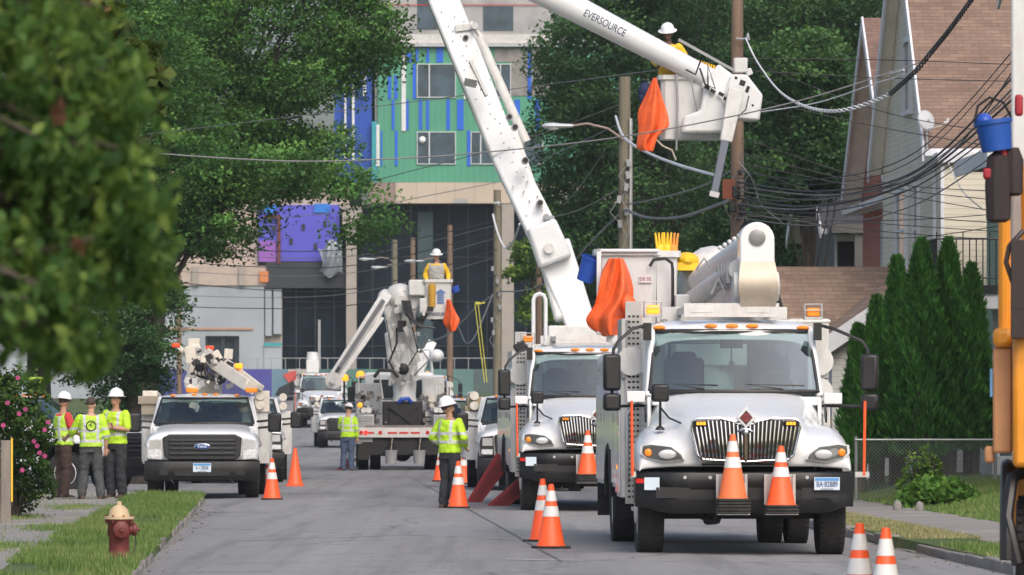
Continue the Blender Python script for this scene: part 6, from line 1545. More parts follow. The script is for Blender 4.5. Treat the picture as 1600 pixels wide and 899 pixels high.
# far white trucks
def far_intl(label, px, Z, rz):
    t = thing('bucket_truck', label, 'truck', place(px, Z), rz)
    intl_front(t, hood_mirror=(-1,)); utility_body(t, 3.45, 8.5, 2.0)
    return t
T9 = far_intl("distant white truck facing up the street left of the diagonal boom's foot", 503, 272, R(3))
m = MB(); m.bb(-.7, -.1, 2.5, 3.2, 2.7, 3.3); m.lathe([(.3, 3.3), (.25, 3.7)], (-.4, 3.0, 0), 'Z'); m.build('roof_bucket', FIBRE, T9, bevel=.03)
T10 = dup(T9, place(668, 262), R(2), "distant white truck with raised white rig seen behind the lift's turret")
m = MB(); boxbeam(m, (-.5, 4, 2.6), (.3, 5, 4.2), .5, .5, .4, .4); m.tube([(-.9, 4, 2.6), (-.9, 4, 3.8), (.2, 4, 3.9), (.3, 4, 2.8)], .07, 8); m.ell((.5, 4, 3.6), (.35, .4, .3)); m.build('folded_rig', FIBRE, T10, bevel=.02)

# ================= rear-facing bucket truck in the middle
RT = thing('bucket_truck', "white bucket truck seen from behind with folded articulated arms and a cluttered bed", 'truck', place(631, 149), R(180 + 2.2))
# local: x right is image left; build with y=0 at the rear bumper facing away from travel, so mirror: use a child frame in image terms
RT.rotation_euler = (0, 0, R(2.2))
m = MB(); m.bb(-1.22, 1.22, .0, .10, .90, 1.16); bar = m.build('rear_beam', WHITED, RT, bevel=.01)
m = MB()
for x in (-1.12, -.62, .62, 1.12): m.cyl((x, -.02, 1.03), (x, 0, 1.03), .05, n=12)
m.build('tail_lamps', REDL, bar)
m = MB(); 
for x in (-.9, -.3, .0, .3, .9): m.bb(x - .12, x + .12, -.012, -.001, 1.0, 1.05)
m.build('reflective_tape', M("tape_red", (.6, .05, .04), .4), bar)
m = MB(); m.ell((1.18, -.04, 1.12), (.11, .06, .10)); m.ell((-1.15, -.02, 1.75), (.07, .06, .07)); m.build('amber_lamp', AMBERL, RT)
m = MB(); m.cyl((-1.0, -.03, 1.03), (-1.0, 0, 1.03), .06, n=12); m.build('lit_tail_lamp', M("lit_red", (.9, .03, .03), .4, emit=1.2), bar)
m = MB(); m.bb(-.45, -.35, .1, 7, .62, .88); m.bb(.35, .45, .1, 7, .62, .88); m.bb(-1.1, 1.1, .1, .2, .6, .88); m.bb(-.9, .9, .02, .1, .45, .62); m.cyl((-.8, 2.0, .5), (.8, 2.0, .5), .1); m.ell((0, 2.0, .5), (.25, .25, .25)); m.bb(-1.0, 1.0, .3, .5, .7, .9); m.build('chassis', BLACKM, RT)
for sx in (-1, 1):
    for dx in (1.04, .72): wheel(RT, sx * dx, 2.0, .5, .28, sx, dual=True)
    wheel(RT, sx * 1.02, 7.6, .5, .3, sx, front=True)
    m = MB(); m.bb(sx * 1.22, sx * .78, .12, 1.2, .72, 1.5); m.bb(sx * 1.22, sx * .78, 1.2, 2.8, 1.12, 1.5); m.bb(sx * 1.22, sx * .78, 2.8, 5.5, .72, 1.5); b = m.build('side_compartment', SILVER, RT, bevel=.01)
    m = MB()
    for k in range(4): m.bb(sx * 1.18, sx * .82, .095, .118, .78 + k * .18, .93 + k * .18)
    m.build('drawers', GREY, b, bevel=.006)
    m = MB(); m.bb(sx * 1.2, sx * .9, .04, .08, .32, .74); m.build('mud_flap', RUBBER, RT)
for x in (-1.05, -.92, .86, .98, 1.1): 
    m = MB(); m.cyl((x, .2, 1.62), (x, 5.0, 1.62), .075, n=12); m.build('storage_tube', FIBRE, RT)
m = MB()
for k in range(95):
    x = rnd.uniform(-1.18, 1.18); 
    if abs(x) < .45: continue
    z = rnd.uniform(1.22, 2.1); s = rnd.uniform(.04, .18); m.box((x, rnd.uniform(.1, 1.2), z), (s, .2, s * rnd.uniform(.4, 1.2)), (0, rnd.uniform(-.4, .4), 0))
m.build('loose_gear', M("mixed_gear", (.16, .155, .15), .6, var=.9, scale=5), RT, bevel=.01)
m = MB(); m.bb(-.55, .5, .3, .9, 1.16, 1.85); m.bb(-.38, .38, .27, .3, 1.2, 1.75); m.build('black_bin', BLACKM, RT, bevel=.02)
m = MB(); boxbeam(m, (-.36, .25, 1.2), (.36, .25, 1.75), .12, .03, .12, .03); boxbeam(m, (.36, .22, 1.2), (-.36, .22, 1.75), .12, .03, .12, .03); m.build('cross_bracing', BLACK, RT)
m = MB(); m.bb(-1.0, 1.0, .05, .3, 1.17, 1.22); m.build('tailboard', M("worn_board", (.22, .19, .17), .8), RT)
m = MB(); m.tube([(.2, .3, 1.82), (.12, .25, 1.92), (-.05, .25, 1.9), (-.12, .3, 1.82)], .06, 8); m.build('blue_rope_coil', BLUEP, RT)
# cab seen from behind
m = MB(); m.bb(-1.0, 1.0, 6.2, 8.0, 1.0, 1.9); m.bb(-.95, .95, 6.2, 7.6, 1.9, 2.65); m.bb(-1.1, 1.1, 8.0, 9.0, .7, 1.6); c = m.build('cab', WHITE, RT, bevel=.08)
m = MB(); m.bb(-.7, .7, 6.19, 6.198, 1.95, 2.45); m.build('rear_window', PANE, c)
for sx in (-1, 1):
    m = MB(); m.box((sx * 1.3, 7.3, 2.05), (.2, .1, .42)); m.tube([(sx * .95, 7.3, 2.5), (sx * 1.3, 7.3, 2.3)], .02, 6); m.build('mirror', BLACK, RT, bevel=.03)
m = MB(); m.bb(-1.2, -.5, 5.4, 6.0, 1.5, 2.35); m.bb(.6, 1.2, 5.3, 6.0, 1.5, 2.5); m.tube([(-1.15, 3, 1.6), (-1.15, 3, 2.5), (-.6, 3, 2.6), (-.5, 3, 1.9)], .03, 6); m.tube([(.9, 2, 1.6), (.9, 2, 2.3), (1.2, 2, 2.3), (1.2, 2, 1.6)], .03, 6); m.build('upper_boxes', WHITED, RT, bevel=.02)
rt = lambda px, py, Z=152.5: on_truck_inv(RT, P(px, py, Z))
m = MB(); q = rt(632, 600); m.lathe([(.42, 1.3), (.38, 1.6), (.30, 2.0), (.32, 2.4)], (q.x, q.y, 0), 'Z', 20)
boxbeam(m, rt(628, 600), rt(626, 545), .62, .5, .5, .5); boxbeam(m, rt(648, 585), rt(645, 520), .16, .5, .2, .5); boxbeam(m, rt(610, 580), rt(606, 520), .12, .5, .18, .5); m.build('turret', FIBRE, RT, bevel=.04)
m = MB(); boxbeam(m, rt(624, 560), rt(608, 470), .42, .4, .40, .4); boxbeam(m, rt(632, 555), rt(640, 465), .30, .3, .42, .4); m.build('lower_arm', FIBRE, RT, bevel=.05)
m = MB(); m.ell(rt(625, 465), (.42, .4, .38)); m.ell(rt(602, 468), (.22, .3, .28)); m.cyl(rt(640, 468) + Vector((0, -.35, 0)), rt(640, 468) + Vector((0, .3, 0)), .3, n=20); m.cyl(rt(626, 472) + Vector((0, -.42, 0)), rt(626, 472) + Vector((0, .0, 0)), .18, n=20); m.build('elbow', WHITED, RT, bevel=.02)
m = MB(); boxbeam(m, rt(519, 590, 149.5), rt(603, 462, 152), .22, .2, .30, .26); boxbeam(m, rt(523, 600, 149.5), rt(595, 498, 151.5), .15, .2, .15, .2); db = m.build('diagonal_boom', WHITED, RT, bevel=.02)
m = MB(); boxbeam(m, rt(528, 578, 149.3), rt(596, 474, 151.7), .10, .22, .12, .28); m.build('boom_channel', M('dark_grey_steel', (.16, .16, .16), .5, .4), db)  # plain dark grey strip along the diagonal boom
m = MB(); m.cyl(rt(521, 595, 149.4) + Vector((0, -.2, 0)), rt(521, 595, 149.4) + Vector((0, .2, 0)), .22, n=18); m.cyl(rt(521, 595, 149.1), rt(521, 595, 149.05), .08, n=12); m.tube([rt(600, 480, 151.5), rt(590, 500, 151.3), rt(560, 545, 150.6)], .05, 8); m.build('boom_foot', WHITED, RT)
m = MB(); boxbeam(m, rt(640, 468), rt(660, 470), .3, .3, .26, .3); m.tube([rt(638, 480, 151.9), rt(644, 500, 151.8), rt(655, 510, 151.8), rt(662, 492, 151.8), rt(668, 470, 152)], .055, 8); m.build('jib_arm', WHITED, RT)
m = MB()
for k in range(5): m.tube([rt(628 + k * 3, 470, 151.9), rt(634 + k * 3, 492 + k * 2, 151.7), rt(648 + 2 * k, 502 + k * 3, 151.7), rt(664 + k, 490, 151.8)], .028, 6)
m.tube([rt(636, 490, 151.7), rt(655, 510, 151.7), rt(680, 513, 151.8)], .03, 6); m.build('black_hoses', BLACK, RT)
m = MB()
for k in range(22): q = rt(604 + rnd.uniform(0, 50), 478 + rnd.uniform(0, 125), 152.1 - rnd.uniform(0, .25)); m.box(q, (rnd.uniform(.05, .2), .08, rnd.uniform(.06, .28)), (0, rnd.uniform(-.5, .5), 0))
m.build('valve_blocks', SILVER, RT, bevel=.01)
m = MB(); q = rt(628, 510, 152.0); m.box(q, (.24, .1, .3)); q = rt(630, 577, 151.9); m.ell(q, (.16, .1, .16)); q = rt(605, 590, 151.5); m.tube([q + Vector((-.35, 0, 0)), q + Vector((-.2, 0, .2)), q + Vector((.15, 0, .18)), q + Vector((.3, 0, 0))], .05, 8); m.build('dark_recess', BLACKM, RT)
for k in range(7):
    m = MB(); a = rt(600 + rnd.uniform(0, 55), 470 + rnd.uniform(0, 60), 151.9); m.tube([a, a + Vector((rnd.uniform(-.2, .2), -.08, -.4)), a + Vector((rnd.uniform(-.3, .3), -.05, -.9)), a + Vector((rnd.uniform(-.1, .1), 0, -1.3))], rnd.uniform(.012, .03), 5); m.build('hydraulic_hose', (BLACK, GREY, WIREG)[k % 3], RT)
# bucket with lineman
bq = rt(684, 499, 152.2); bk = bucket_mb(.72, .62, 1.06, taper=.94); bk.xf(Matrix.Translation(bq)); bko3 = bk.build('bucket', FIBRE, RT)
text_mesh('bucket_lettering', "EVERSOURCE", .125, NAVY, bko3, (bq.x, bq.y - .325, bq.z + .13), (R(90), 0, 0), .002, sx=.68)
m = MB()
for k in range(4): m.bb(bq.x - .02, bq.x + .16, bq.y - .327, bq.y - .322, bq.z + .42 + k * .07, bq.z + .46 + k * .07)
m.prism([(bq.x - .07, bq.z + .70), (bq.x + .21, bq.z + .70), (bq.x + .07, bq.z + .8)], bq.y - .327, bq.y - .322, 'XZ'); m.build('blue_emblem', M("emblem_blue", (.1, .2, .5), .5), bko3)
m = MB(); m.box(rt(653, 450, 152.2), (.5, .5, .42)); m.box(rt(661, 478, 152), (.2, .3, .4)); m.build('control_box', FIBRE, RT, bevel=.03)
m = MB(); m.lathe([(.09, 0), (.10, .6), (.09, .62)], (0, 0, 0), 'Z', 14); m.xf(Matrix.Translation(rt(675, 480, 151.8))); m.build('yellow_holster', M("ochre_canvas", (.5, .28, .03), .7), RT)
m = MB(); m.box(rt(672, 483, 151.7), (.16, .05, .12)); m.build('holster_base', BLACK, RT)
q_ = lambda px, py, Z=151.8: P(px, py, Z)
tag(blanket(None, ([q_(698, 468), q_(696, 485), q_(692, 505), q_(704, 519)], [q_(703, 468), q_(712, 488), q_(719, 500), q_(712, 517)]), amp=.05, ph=1), "orange rubber blanket hanging under the far lineman's bucket", 'blanket', 'orange line blankets')
pail("blue tool bag hung on the right rim of the far lineman's bucket", q_(713, 457, 152.2), .13, .16, BLUEP, (0, R(-25), 0))
for px, lb in ((611, "left grey pail hanging under the rear beam of the bed"), (655, "right grey pail hanging under the rear beam of the bed")):
    pail(lb, P(px, 725, 148.9), .17, .36, GREY)
m = MB(); [m.tube([P(px, 703, 148.9), P(px + 2, 685, 148.95)], .012, 4) for px in (611, 655)]; tag(m.build('pail_straps', ROPE, RT)) ; m = None
for o in [x for x in bpy.data.objects if x.name.startswith('pail_straps')]: o.matrix_parent_inverse = (Matrix.Translation(RT.location) @ Matrix.Rotation(RT.rotation_euler.z, 4, 'Z')).inverted()
outrigger("red stabiliser leg at the left rear wheel of the rear-facing truck", P(553, 715, 150), P(524, 742, 150), .15)
# amber flashing beacons of the middle group
for k, (px, py) in enumerate([(538, 592), (563, 587), (668, 588)]):
    t = thing('warning_light', ["lowest lit amber lamp left of the folded rig", "lit amber lamp just left of the lift's turret", "lit amber lamp right of the lift's turret"][k], 'lamp', P(px, py, 158))
    m = MB(); m.lathe([(.10, -.06), (.12, 0), (.10, .09), (.03, .13)], (0, 0, 0), 'Z', 12); m.build('lens', AMBERL, t); m = MB(); m.cyl((0, 0, -.06), (0, 0, -.7), .03, n=8); m.build('stalk', BLACK, t)

# ================= orange truck at the right edge
OZ = 40.0
ORP = M("orange_truck_paint", (.78, .30, .02), .4, var=.1, dirt=(.3, .12, .03), dirtamt=.5, coat=.3)
ot = lambda px, py, Z=OZ: P(px, py, Z)
OT = thing('orange_truck', "out-of-focus orange utility truck cut off by the right edge with its front wheel arch showing", 'truck', (ot(1546, 638).x, OZ, 0), R(-5.5))
oi = lambda px, py, Z=OZ: on_truck_inv(OT, P(px, py, Z))
m = MB(); m.bb(.16, 2.2, .6, 6.5, .75, 2.28); m.bb(.16, 2.2, .1, .6, 1.25, 2.2); m.bb(.02, .16, .3, 1.2, 2.1, 2.24); m.bb(.20, 2.2, 1.4, 3.0, 2.28, 3.1); m.build('body', ORP, OT, bevel=.04)
m = MB(); m.bb(.02, .155, .35, .75, 1.35, 2.1); m.bb(-.04, .03, .4, .6, 1.28, 1.4); m.bb(.03, .10, .38, .7, 1.58, 1.66); m.build('panel', M("faded_orange_panel", (.55, .27, .12), .5, var=.2), OT, bevel=.02)
m = MB(); m.bb(.0, .018, .36, .6, 1.75, 1.95); m.build('blue_sticker', M("sticker_blue", (.15, .35, .6), .5), OT)
m = MB(); m.tube([(.10, .55, 2.2), (.10, .55, 3.1), (.12, .55, 3.28), (.16, .55, 3.36), (.22, .55, 3.36), (.26, .55, 3.2), (.28, .55, 2.2)], .045, 10); m.build('grab_rail', ORP, OT)
wheel(OT, .32, .75, .53, .28, -1, front=True)
m = MB(); m.tube([(.12, .75 + .64 * math.cos(a), .6 + .66 * math.sin(a)) for a in [PI * k / 14 for k in range(15)]], .05, 8); m.tube([(.2, .1, .55 + .02), (.12, .15, .9), (.16, .3, 1.18), (.3, .4, 1.25)], .045, 8); m.build('wheel_arch', BLACK, OT)
m = MB(); m.bb(.3, 2.0, .2, 1.4, .5, 1.2); m.build('arch_interior', BLACKM, OT)
m = MB(); q = oi(1592, 270); m.bb(q.x - .06, q.x + .34, .7, 1.2, q.z - 1.0, q.z + 2.2); m.build('white_column', FIBRE, OT, bevel=.02)
m = MB(); m.bb(.75, 2.1, .62, .66, 2.30, 2.95); m.build('windscreen', PANE, OT, bevel=.01)
m = MB(); m.prism([(.9, 2.29), (2.6, 2.29), (2.6, 3.05), (.67, 3.05), (.67, 2.29)], .72, 2.15, 'YZ'); m.build('cab', ORP, OT, bevel=.06)
m = MB(); m.bb(.55, 1.8, .06, .10, 1.35, 2.0); m.build('front_grille', BLACKM, OT)
m = MB()
for k in range(9): m.bb(.58, 1.77, .04, .06, 1.39 + k * .07, 1.42 + k * .07)
m.build('grille_bars', GREY, OT)
for x in (.36, 2.0): m = MB(); m.ell((x, .09, 1.55), (.11, .05, .11)); m.build('headlight', HLM, OT)
m = MB(); m.bb(.3, 2.3, -.1, .08, .62, .95); m.build('bumper', BLACK, OT, bevel=.03)
wheel(OT, 2.0, .75, .53, .28, 1, front=True)
for x in (.32, 2.0): wheel(OT, x, 5.2, .5, .28, -1 if x < 1 else 1, dual=True)
m = MB(); q = oi(1594, 430); m.box(q, (.13, .14, .5)); m.box(oi(1594, 505), (.13, .14, .22)); m.tube([oi(1600, 360), oi(1577, 385), oi(1572, 410), oi(1582, 440), oi(1600, 460)], .02, 8); m.build('mirror', M("brown_black_mirror", (.03, .02, .018), .4), OT, bevel=.04)
m = MB(); q = oi(1560, 290); m.lathe([(.05, -.26), (.085, -.24), (.095, 0), (.08, .2), (.03, .24)], q, 'Z', 10); q = oi(1583, 262); m.lathe([(.04, -.2), (.07, -.18), (.075, .05), (.04, .14)], q, 'Z', 8); m.build('black_bag', M("black_cloth", (.03, .02, .022), .8), OT)
m = MB(); m.box(oi(1546, 272), (.09, .12, .08)); m.box(oi(1568, 265), (.05, .1, .35)); m.box(oi(1592, 165), (.06, .1, .15)); m.build('red_straps', M("red_nylon", (.35, .02, .03), .6), OT, bevel=.02)
pail("blue plastic bucket hanging on the orange truck at the right edge", P(1558, 236, 40), .13, .22, M("bright_blue_pail", (.01, .075, .36), .5), (0, R(-8), 0))
m = MB(); m.ell((0, 0, 0), (.06, .08, .06)); q = tag(m.build('blue_cloth', BLUEP), "dark blue cloth bundled on the bucket's rim at the right edge", 'cloth'); q.location = P(1538, 190, 40)
# ------------------------------------------------------------------ people
SKIN = M("skin", (.52, .30, .21), .5, var=.08); SKINT = M("tanned_skin", (.42, .23, .15), .5, var=.08)
HAIR = M("brown_hair", (.06, .04, .03), .7); HATW = M("white_hard_hat", (.78, .79, .80), .3, var=.03, coat=.3); HATG = M("lime_hard_hat", (.25, .55, .06), .35)
DENIM = M("blue_denim", (.07, .10, .17), .85, var=.25, scale=9); DARKT = M("dark_trousers", (.028, .03, .035), .85, var=.3, scale=9); BROWNT = M("brown_trousers", (.06, .035, .028), .85, var=.3, scale=9); GREYT = M("dark_grey_trousers", (.055, .06, .062), .85, var=.3, scale=9)
BOOT = M("work_boots", (.07, .04, .025), .7, var=.3); YSLEEVE = M("yellow_rubber_sleeves", (.80, .50, .02), .4, var=.08); LGREY = M("light_grey_shirt", (.45, .45, .43), .8); REDSH = M("red_shirt", (.55, .05, .05), .8); HARN = M("green_harness", (.03, .10, .06), .6); EYEM = M("eye_dark", (.02, .015, .012), .3)
def hivis(name, col=(.50, .80, .03), bands=(1.10, 1.24), vert=True, sleeve=None):
    m, nt, b = _bsdf(name)
    tc = nt.nodes.new("ShaderNodeTexCoord"); sp = nt.nodes.new("ShaderNodeSeparateXYZ"); nt.links.new(tc.outputs["Object"], sp.inputs[0])
    ax = mathn(nt, 'ABSOLUTE', sp.outputs[0])
    def near(v, c, w): return mathn(nt, 'LESS_THAN', mathn(nt, 'ABSOLUTE', mathn(nt, 'SUBTRACT', v, c)), w)
    f = None
    for z in bands:
        k = near(sp.outputs[2], z, .024); f = k if f is None else mathn(nt, 'MAXIMUM', f, k)
    if vert:
        k = mathn(nt, 'MULTIPLY', near(ax, .115, .024), mathn(nt, 'GREATER_THAN', sp.outputs[2], min(bands))); f = mathn(nt, 'MAXIMUM', f, k)
    n = noise_node(nt, 9, 4); base = ramp(nt, n.outputs[0], [(.3, tuple(c * .8 for c in col)), (.7, col)]).outputs[0]
    nt.links.new(mixc(nt, f, base, (.52, .54, .54)), b.inputs["Base Color"]); b.inputs["Roughness"].default_value = .7
    n2 = noise_node(nt, 14, 3); bump(nt, b, n2.outputs[0], .5, .03)
    return m
HV = hivis("lime_hi_vis_shirt"); HVV = hivis("lime_hi_vis_vest", (.46, .72, .06), (1.02, 1.2)); HV2 = hivis("yellow_green_hi_vis", (.52, .78, .03), (1.08,))

def remesh_build(mb, name, mat, parent, voxel, smooth=3):
    me = bpy.data.meshes.new(name); me.from_pydata([tuple(p) for p in mb.v], [], mb.f)
    bm = bmesh.new(); bm.from_mesh(me); bmesh.ops.recalc_face_normals(bm, faces=bm.faces); bm.to_mesh(me); bm.free()
    o = bpy.data.objects.new(name, me); COL.objects.link(o)
    r = o.modifiers.new('r', 'REMESH'); r.mode = 'VOXEL'; r.voxel_size = voxel; r.use_smooth_shade = True
    s = o.modifiers.new('s', 'SMOOTH'); s.factor = .5; s.iterations = smooth
    dg = bpy.context.evaluated_depsgraph_get(); dg.update()
    me2 = bpy.data.meshes.new_from_object(o.evaluated_get(dg)); me2.name = name
    if name != 'body':
        co = [v.co.copy() for v in me2.vertices]; nn = [v.normal.copy() for v in me2.vertices]
        for v, c, n in zip(me2.vertices, co, nn): v.co = c + n * (.013 * mnoise.noise(Vector((c.x * 7, c.y * 7, c.z * 13))) + .006 * mnoise.noise(c * 24))
    o.modifiers.clear(); o.data = me2; me2.materials.clear(); me2.materials.append(mat); me2.shade_smooth()
    bpy.data.meshes.remove(me)
    o.parent = parent
    return o
def limb(m, pts, radii, n=12):
    P_ = []; Rr = []
    for i in range(len(pts) - 1):
        a, b = Vector(pts[i]), Vector(pts[i + 1])
        for k in range(5): t = k / 5; P_.append(a.lerp(b, t)); Rr.append(radii[i] * (1 - t) + radii[i + 1] * t + .006 * math.sin(t * PI))
    P_.append(Vector(pts[-1])); Rr.append(radii[-1]); m.tube(P_, Rr, n)
    for p, r in zip(pts, radii): m.ell(p, r, 10, 7)
def hand(m, w, d, side, curl=.35, up=None):
    """palm and five fingers from the wrist w along direction d"""
    d = Vector(d).normalized(); up = Vector(up or (0, -1, 0)); n_ = (up - d * up.dot(d))
    if n_.length < .1: n_ = Vector((side, 0, 0)) - d * d.x * side
    n_.normalize(); s = d.cross(n_).normalized() * side
    w = Vector(w); c = w + d * .05
    rings = []
    for t, a, b_ in ((0, .026, .02), (.03, .036, .017), (.07, .042, .015), (.095, .038, .012)):
        q = w + d * t; rings.append([q + s * a * math.cos(k * PI / 5) + n_ * b_ * math.sin(k * PI / 5) for k in range(10)])
    m.loft(rings)
    for k, (off, L) in enumerate(((-.031, .068), (-.011, .080), (.010, .075), (.030, .058))):
        p0 = w + d * .085 + s * off; dd = d.copy(); pts = [p0]
        for j in range(3):
            dd = (dd + n_ * curl * (.6 + .5 * j)).normalized(); pts.append(pts[-1] + dd * L / 3 * (1.15 - .12 * j))
        m.tube(pts, [.0105, .010, .009, .007], 8); m.ell(pts[-1], .0072, 7, 5)
    p0 = w + d * .025 - s * .028; pts = [p0, p0 - s * .028 + d * .022 + n_ * .008, p0 - s * .036 + d * .05 + n_ * .018, p0 - s * .030 + d * .072 + n_ * .03]
    m.tube(pts, [.014, .012, .0105, .008], 8); m.ell(pts[-1], .008, 7, 5)
def person(label, loc, rz, armL, armR, legs=None, shirt=None, sleeve='short', trousers=DARKT, hat=HATW, skin=SKIN, head=(0, 0), scale=1.0, group=None, hair=HAIR, vest=None, lean=0.0, gloves=None, beard=False):
    """local: faces -y. armX = (elbow, wrist); L is +x (the person's left)"""
    t = thing('person', label, 'person', loc, rz, group); t.scale = (scale,) * 3
    tor = [(.82, .155, .12), (.92, .170, .125), (1.02, .162, .122), (1.14, .162, .122), (1.27, .175, .125), (1.37, .182, .118), (1.43, .165, .10), (1.465, .11, .08), (1.50, .06, .06)]
    def sh(z): return Vector((0, -lean * max(0, z - .9), 0))
    def torso(m, inf, z0, z1):
        rings = []
        for z, a, b_ in tor:
            if z0 - .001 <= z <= z1 + .001: rings.append([sh(z) + Vector(((a + inf) * math.copysign(abs(math.cos(k * PI / 10)) ** .8, math.cos(k * PI / 10)), (b_ + inf) * math.copysign(abs(math.sin(k * PI / 10)) ** .85, math.sin(k * PI / 10)), z)) for k in range(20)])
        m.loft(rings)
    SLd = {1: sh(1.42) + Vector((.185, 0, 1.415)), -1: sh(1.42) + Vector((-.185, 0, 1.415))}
    legs = legs or {1: ((.10, -.01, .50), (.11, .03, .09), (0, -1)), -1: ((-.10, -.01, .50), (-.11, .03, .09), (0, -1))}
    HM = Matrix.Translation(sh(1.56) + Vector((0, 0, 1.53))) @ Matrix.Rotation(head[0], 4, 'Z') @ Matrix.Rotation(head[1], 4, 'X') @ Matrix.Translation(Vector((0, 0, -1.53)))
    m = MB(); torso(m, 0, .82, 1.5); m.tube([sh(1.46) + Vector((0, .01, 1.44)), sh(1.5) + Vector((0, .005, 1.5)), HM @ Vector((0, -.005, 1.6))], [.068, .056, .055], 14)
    k0 = m.mark()
    m.ell((0, 0, 1.675), (.076, .097, .105), 18, 12); m.ell((0, -.028, 1.615), (.060, .066, .068), 14, 9); m.ell((0, -.045, 1.583), (.034, .045, .03)); 
    m.ell((0, -.10, 1.648), (.012, .018, .022)); m.ell((0, -.096, 1.66), (.009, .012, .03)); m.ell((0, -.083, 1.693), (.055, .018, .012)); m.ell((0, -.093, 1.607), (.026, .012, .009))
    for s in (-1, 1): m.ell((s * .077, .008, 1.65), (.010, .020, .031))
    m.xf(HM, k0)
    for s, arm in ((1, armL), (-1, armR)):
        e, w = Vector(arm[0]), Vector(arm[1]); limb(m, [SLd[s], e, w], [.058, .043, .028]); hand(m, w, arm[2] if len(arm) > 2 else (w - e), s, arm[3] if len(arm) > 3 else .35)
        kn, an, _ = legs[s]; limb(m, [(s * .088, 0, .88), kn, an], [.086, .055, .040])
        m.tube([Vector(an), Vector(an) + Vector((0, 0, -.05)), Vector(an) + Vector((legs[s][2][0] * .1, legs[s][2][1] * .1, -.06))], [.036, .036, .025], 8)
    remesh_build(m, 'body', skin, t, .0075, 2)
    for s in (-1, 1):
        m = MB(); m.ell((s * .030, -.093, 1.668), (.012, .006, .007), 8, 5); m.xf(HM); m.build('eye', EYEM, t)
    if hair:
        m = MB(); m.ell((0, .012, 1.70), (.082, .098, .095), 18, 10)
        m.v = [p if p.z > 1.60 and not (p.y < -.05 and p.z < 1.73) else Vector((p.x * .8, max(p.y, -.04), max(p.z, 1.62))) for p in m.v]
        if beard: m.ell((0, -.045, 1.59), (.056, .058, .04), 12, 8)
        m.xf(HM); m.build('hair', hair, t)
    # shirt with sleeves
    m = MB(); torso(m, .028, .90 if vest is None else .92, 1.465)
    if vest is None or True:
        for s, arm in ((1, armL), (-1, armR)):
            e, w = Vector(arm[0]), Vector(arm[1])
            if sleeve == 'long': limb(m, [SLd[s], e, e.lerp(w, .9)], [.078, .060, .046])
            elif sleeve == 'short': limb(m, [SLd[s], SLd[s].lerp(e, .82)], [.078, .066])
            elif sleeve == 'half': limb(m, [SLd[s], e, e.lerp(w, .25)], [.08, .07, .066])
    remesh_build(m, 'shirt', shirt, t, .012, 3)
    if vest is not None:
        m = MB(); torso(m, .036, .92, 1.43)
        for s in (-1, 1): m.ell(SLd[s] + Vector((-s * .05, 0, .02)), (.09, .095, .05), 12, 8)
        remesh_build(m, 'vest', vest, t, .013, 3)
    m = MB(); torso(m, .014, .82, 1.02)
    for s in (-1, 1):
        kn, an, _ = legs[s]; an = Vector(an); limb(m, [(s * .09, 0, .88), kn, an + Vector((0, 0, .0))], [.112, .088, .080])
    remesh_build(m, 'trousers', trousers, t, .012, 3)
    m = MB(); m.lathe([(1, -.018), (1.03, 0), (1, .018)], (0, 0, 0), 'Z', 24, cap=False); m.v = [sh(1.0) + Vector((p.x * .178, p.y * .138, p.z + .985)) for p in m.v]; m.build('belt', BLACK, t)
    for s in (-1, 1):
        kn, an, d = legs[s]; an = Vector(an); d = Vector((d[0], d[1], 0)).normalized(); sd = Vector((-d.y, d.x, 0)); m = MB(); rings = []
        for f, w, h in ((-.085, .034, .06), (-.07, .042, .085), (.0, .045, .11), (.07, .046, .075), (.13, .050, .055), (.175, .040, .045), (.195, .02, .03)):
            q = Vector((an.x, an.y, an.z - .09)) + d * f; rings.append([q + sd * w * math.cos(k * PI / 5) + Vector((0, 0, h * (.5 + .5 * math.sin(k * PI / 5)))) for k in range(10)])
        m.loft(rings); m.tube([an + Vector((0, 0, -.03)), an + Vector((0, 0, .07))], [.05, .053], 10); m.build('boot', BOOT, t)
    if hat:
        m = MB(); prof = [(.128, .0), (.124, .012), (.118, .02), (.116, .05), (.104, .09), (.078, .122), (.04, .140), (.001, .146)]
        m.lathe([(r, z) for r, z in prof], (0, 0, 0), 'Z', 28, cap=False)
        m.v = [Vector((p.x, p.y * 1.12 - (.02 if p.y < -.1 and p.z < .02 else 0), p.z)) for p in m.v]
        m.tube([(0, .12, .06), (0, .08, .125), (0, 0, .150), (0, -.08, .125), (0, -.12, .06)], .011, 6)
        m.lathe([(.165, -.004), (.168, .002), (.125, .014)], (0, 0, 0), 'Z', 28, cap=False)
        m.xf(HM @ Matrix.Translation((0, 0, 1.715)) @ Matrix.Rotation(R(3), 4, 'X')); h = m.build('hard_hat', hat, t, solid=.003)
    return t, HM
def gp_(px, Z, dz=0.0):
    x = (px - 800) / FP * Z; u = x - SL * Z
    z = groundz(x, Z) if (u < KL or u > KR) else roadz(Z) + .03
    return Vector((x, Z, z + dz))
HANG = lambda s, b=.02: (((s * .25), .02, 1.14), (s * .26, -.06, .88), (0, -.1, -1))
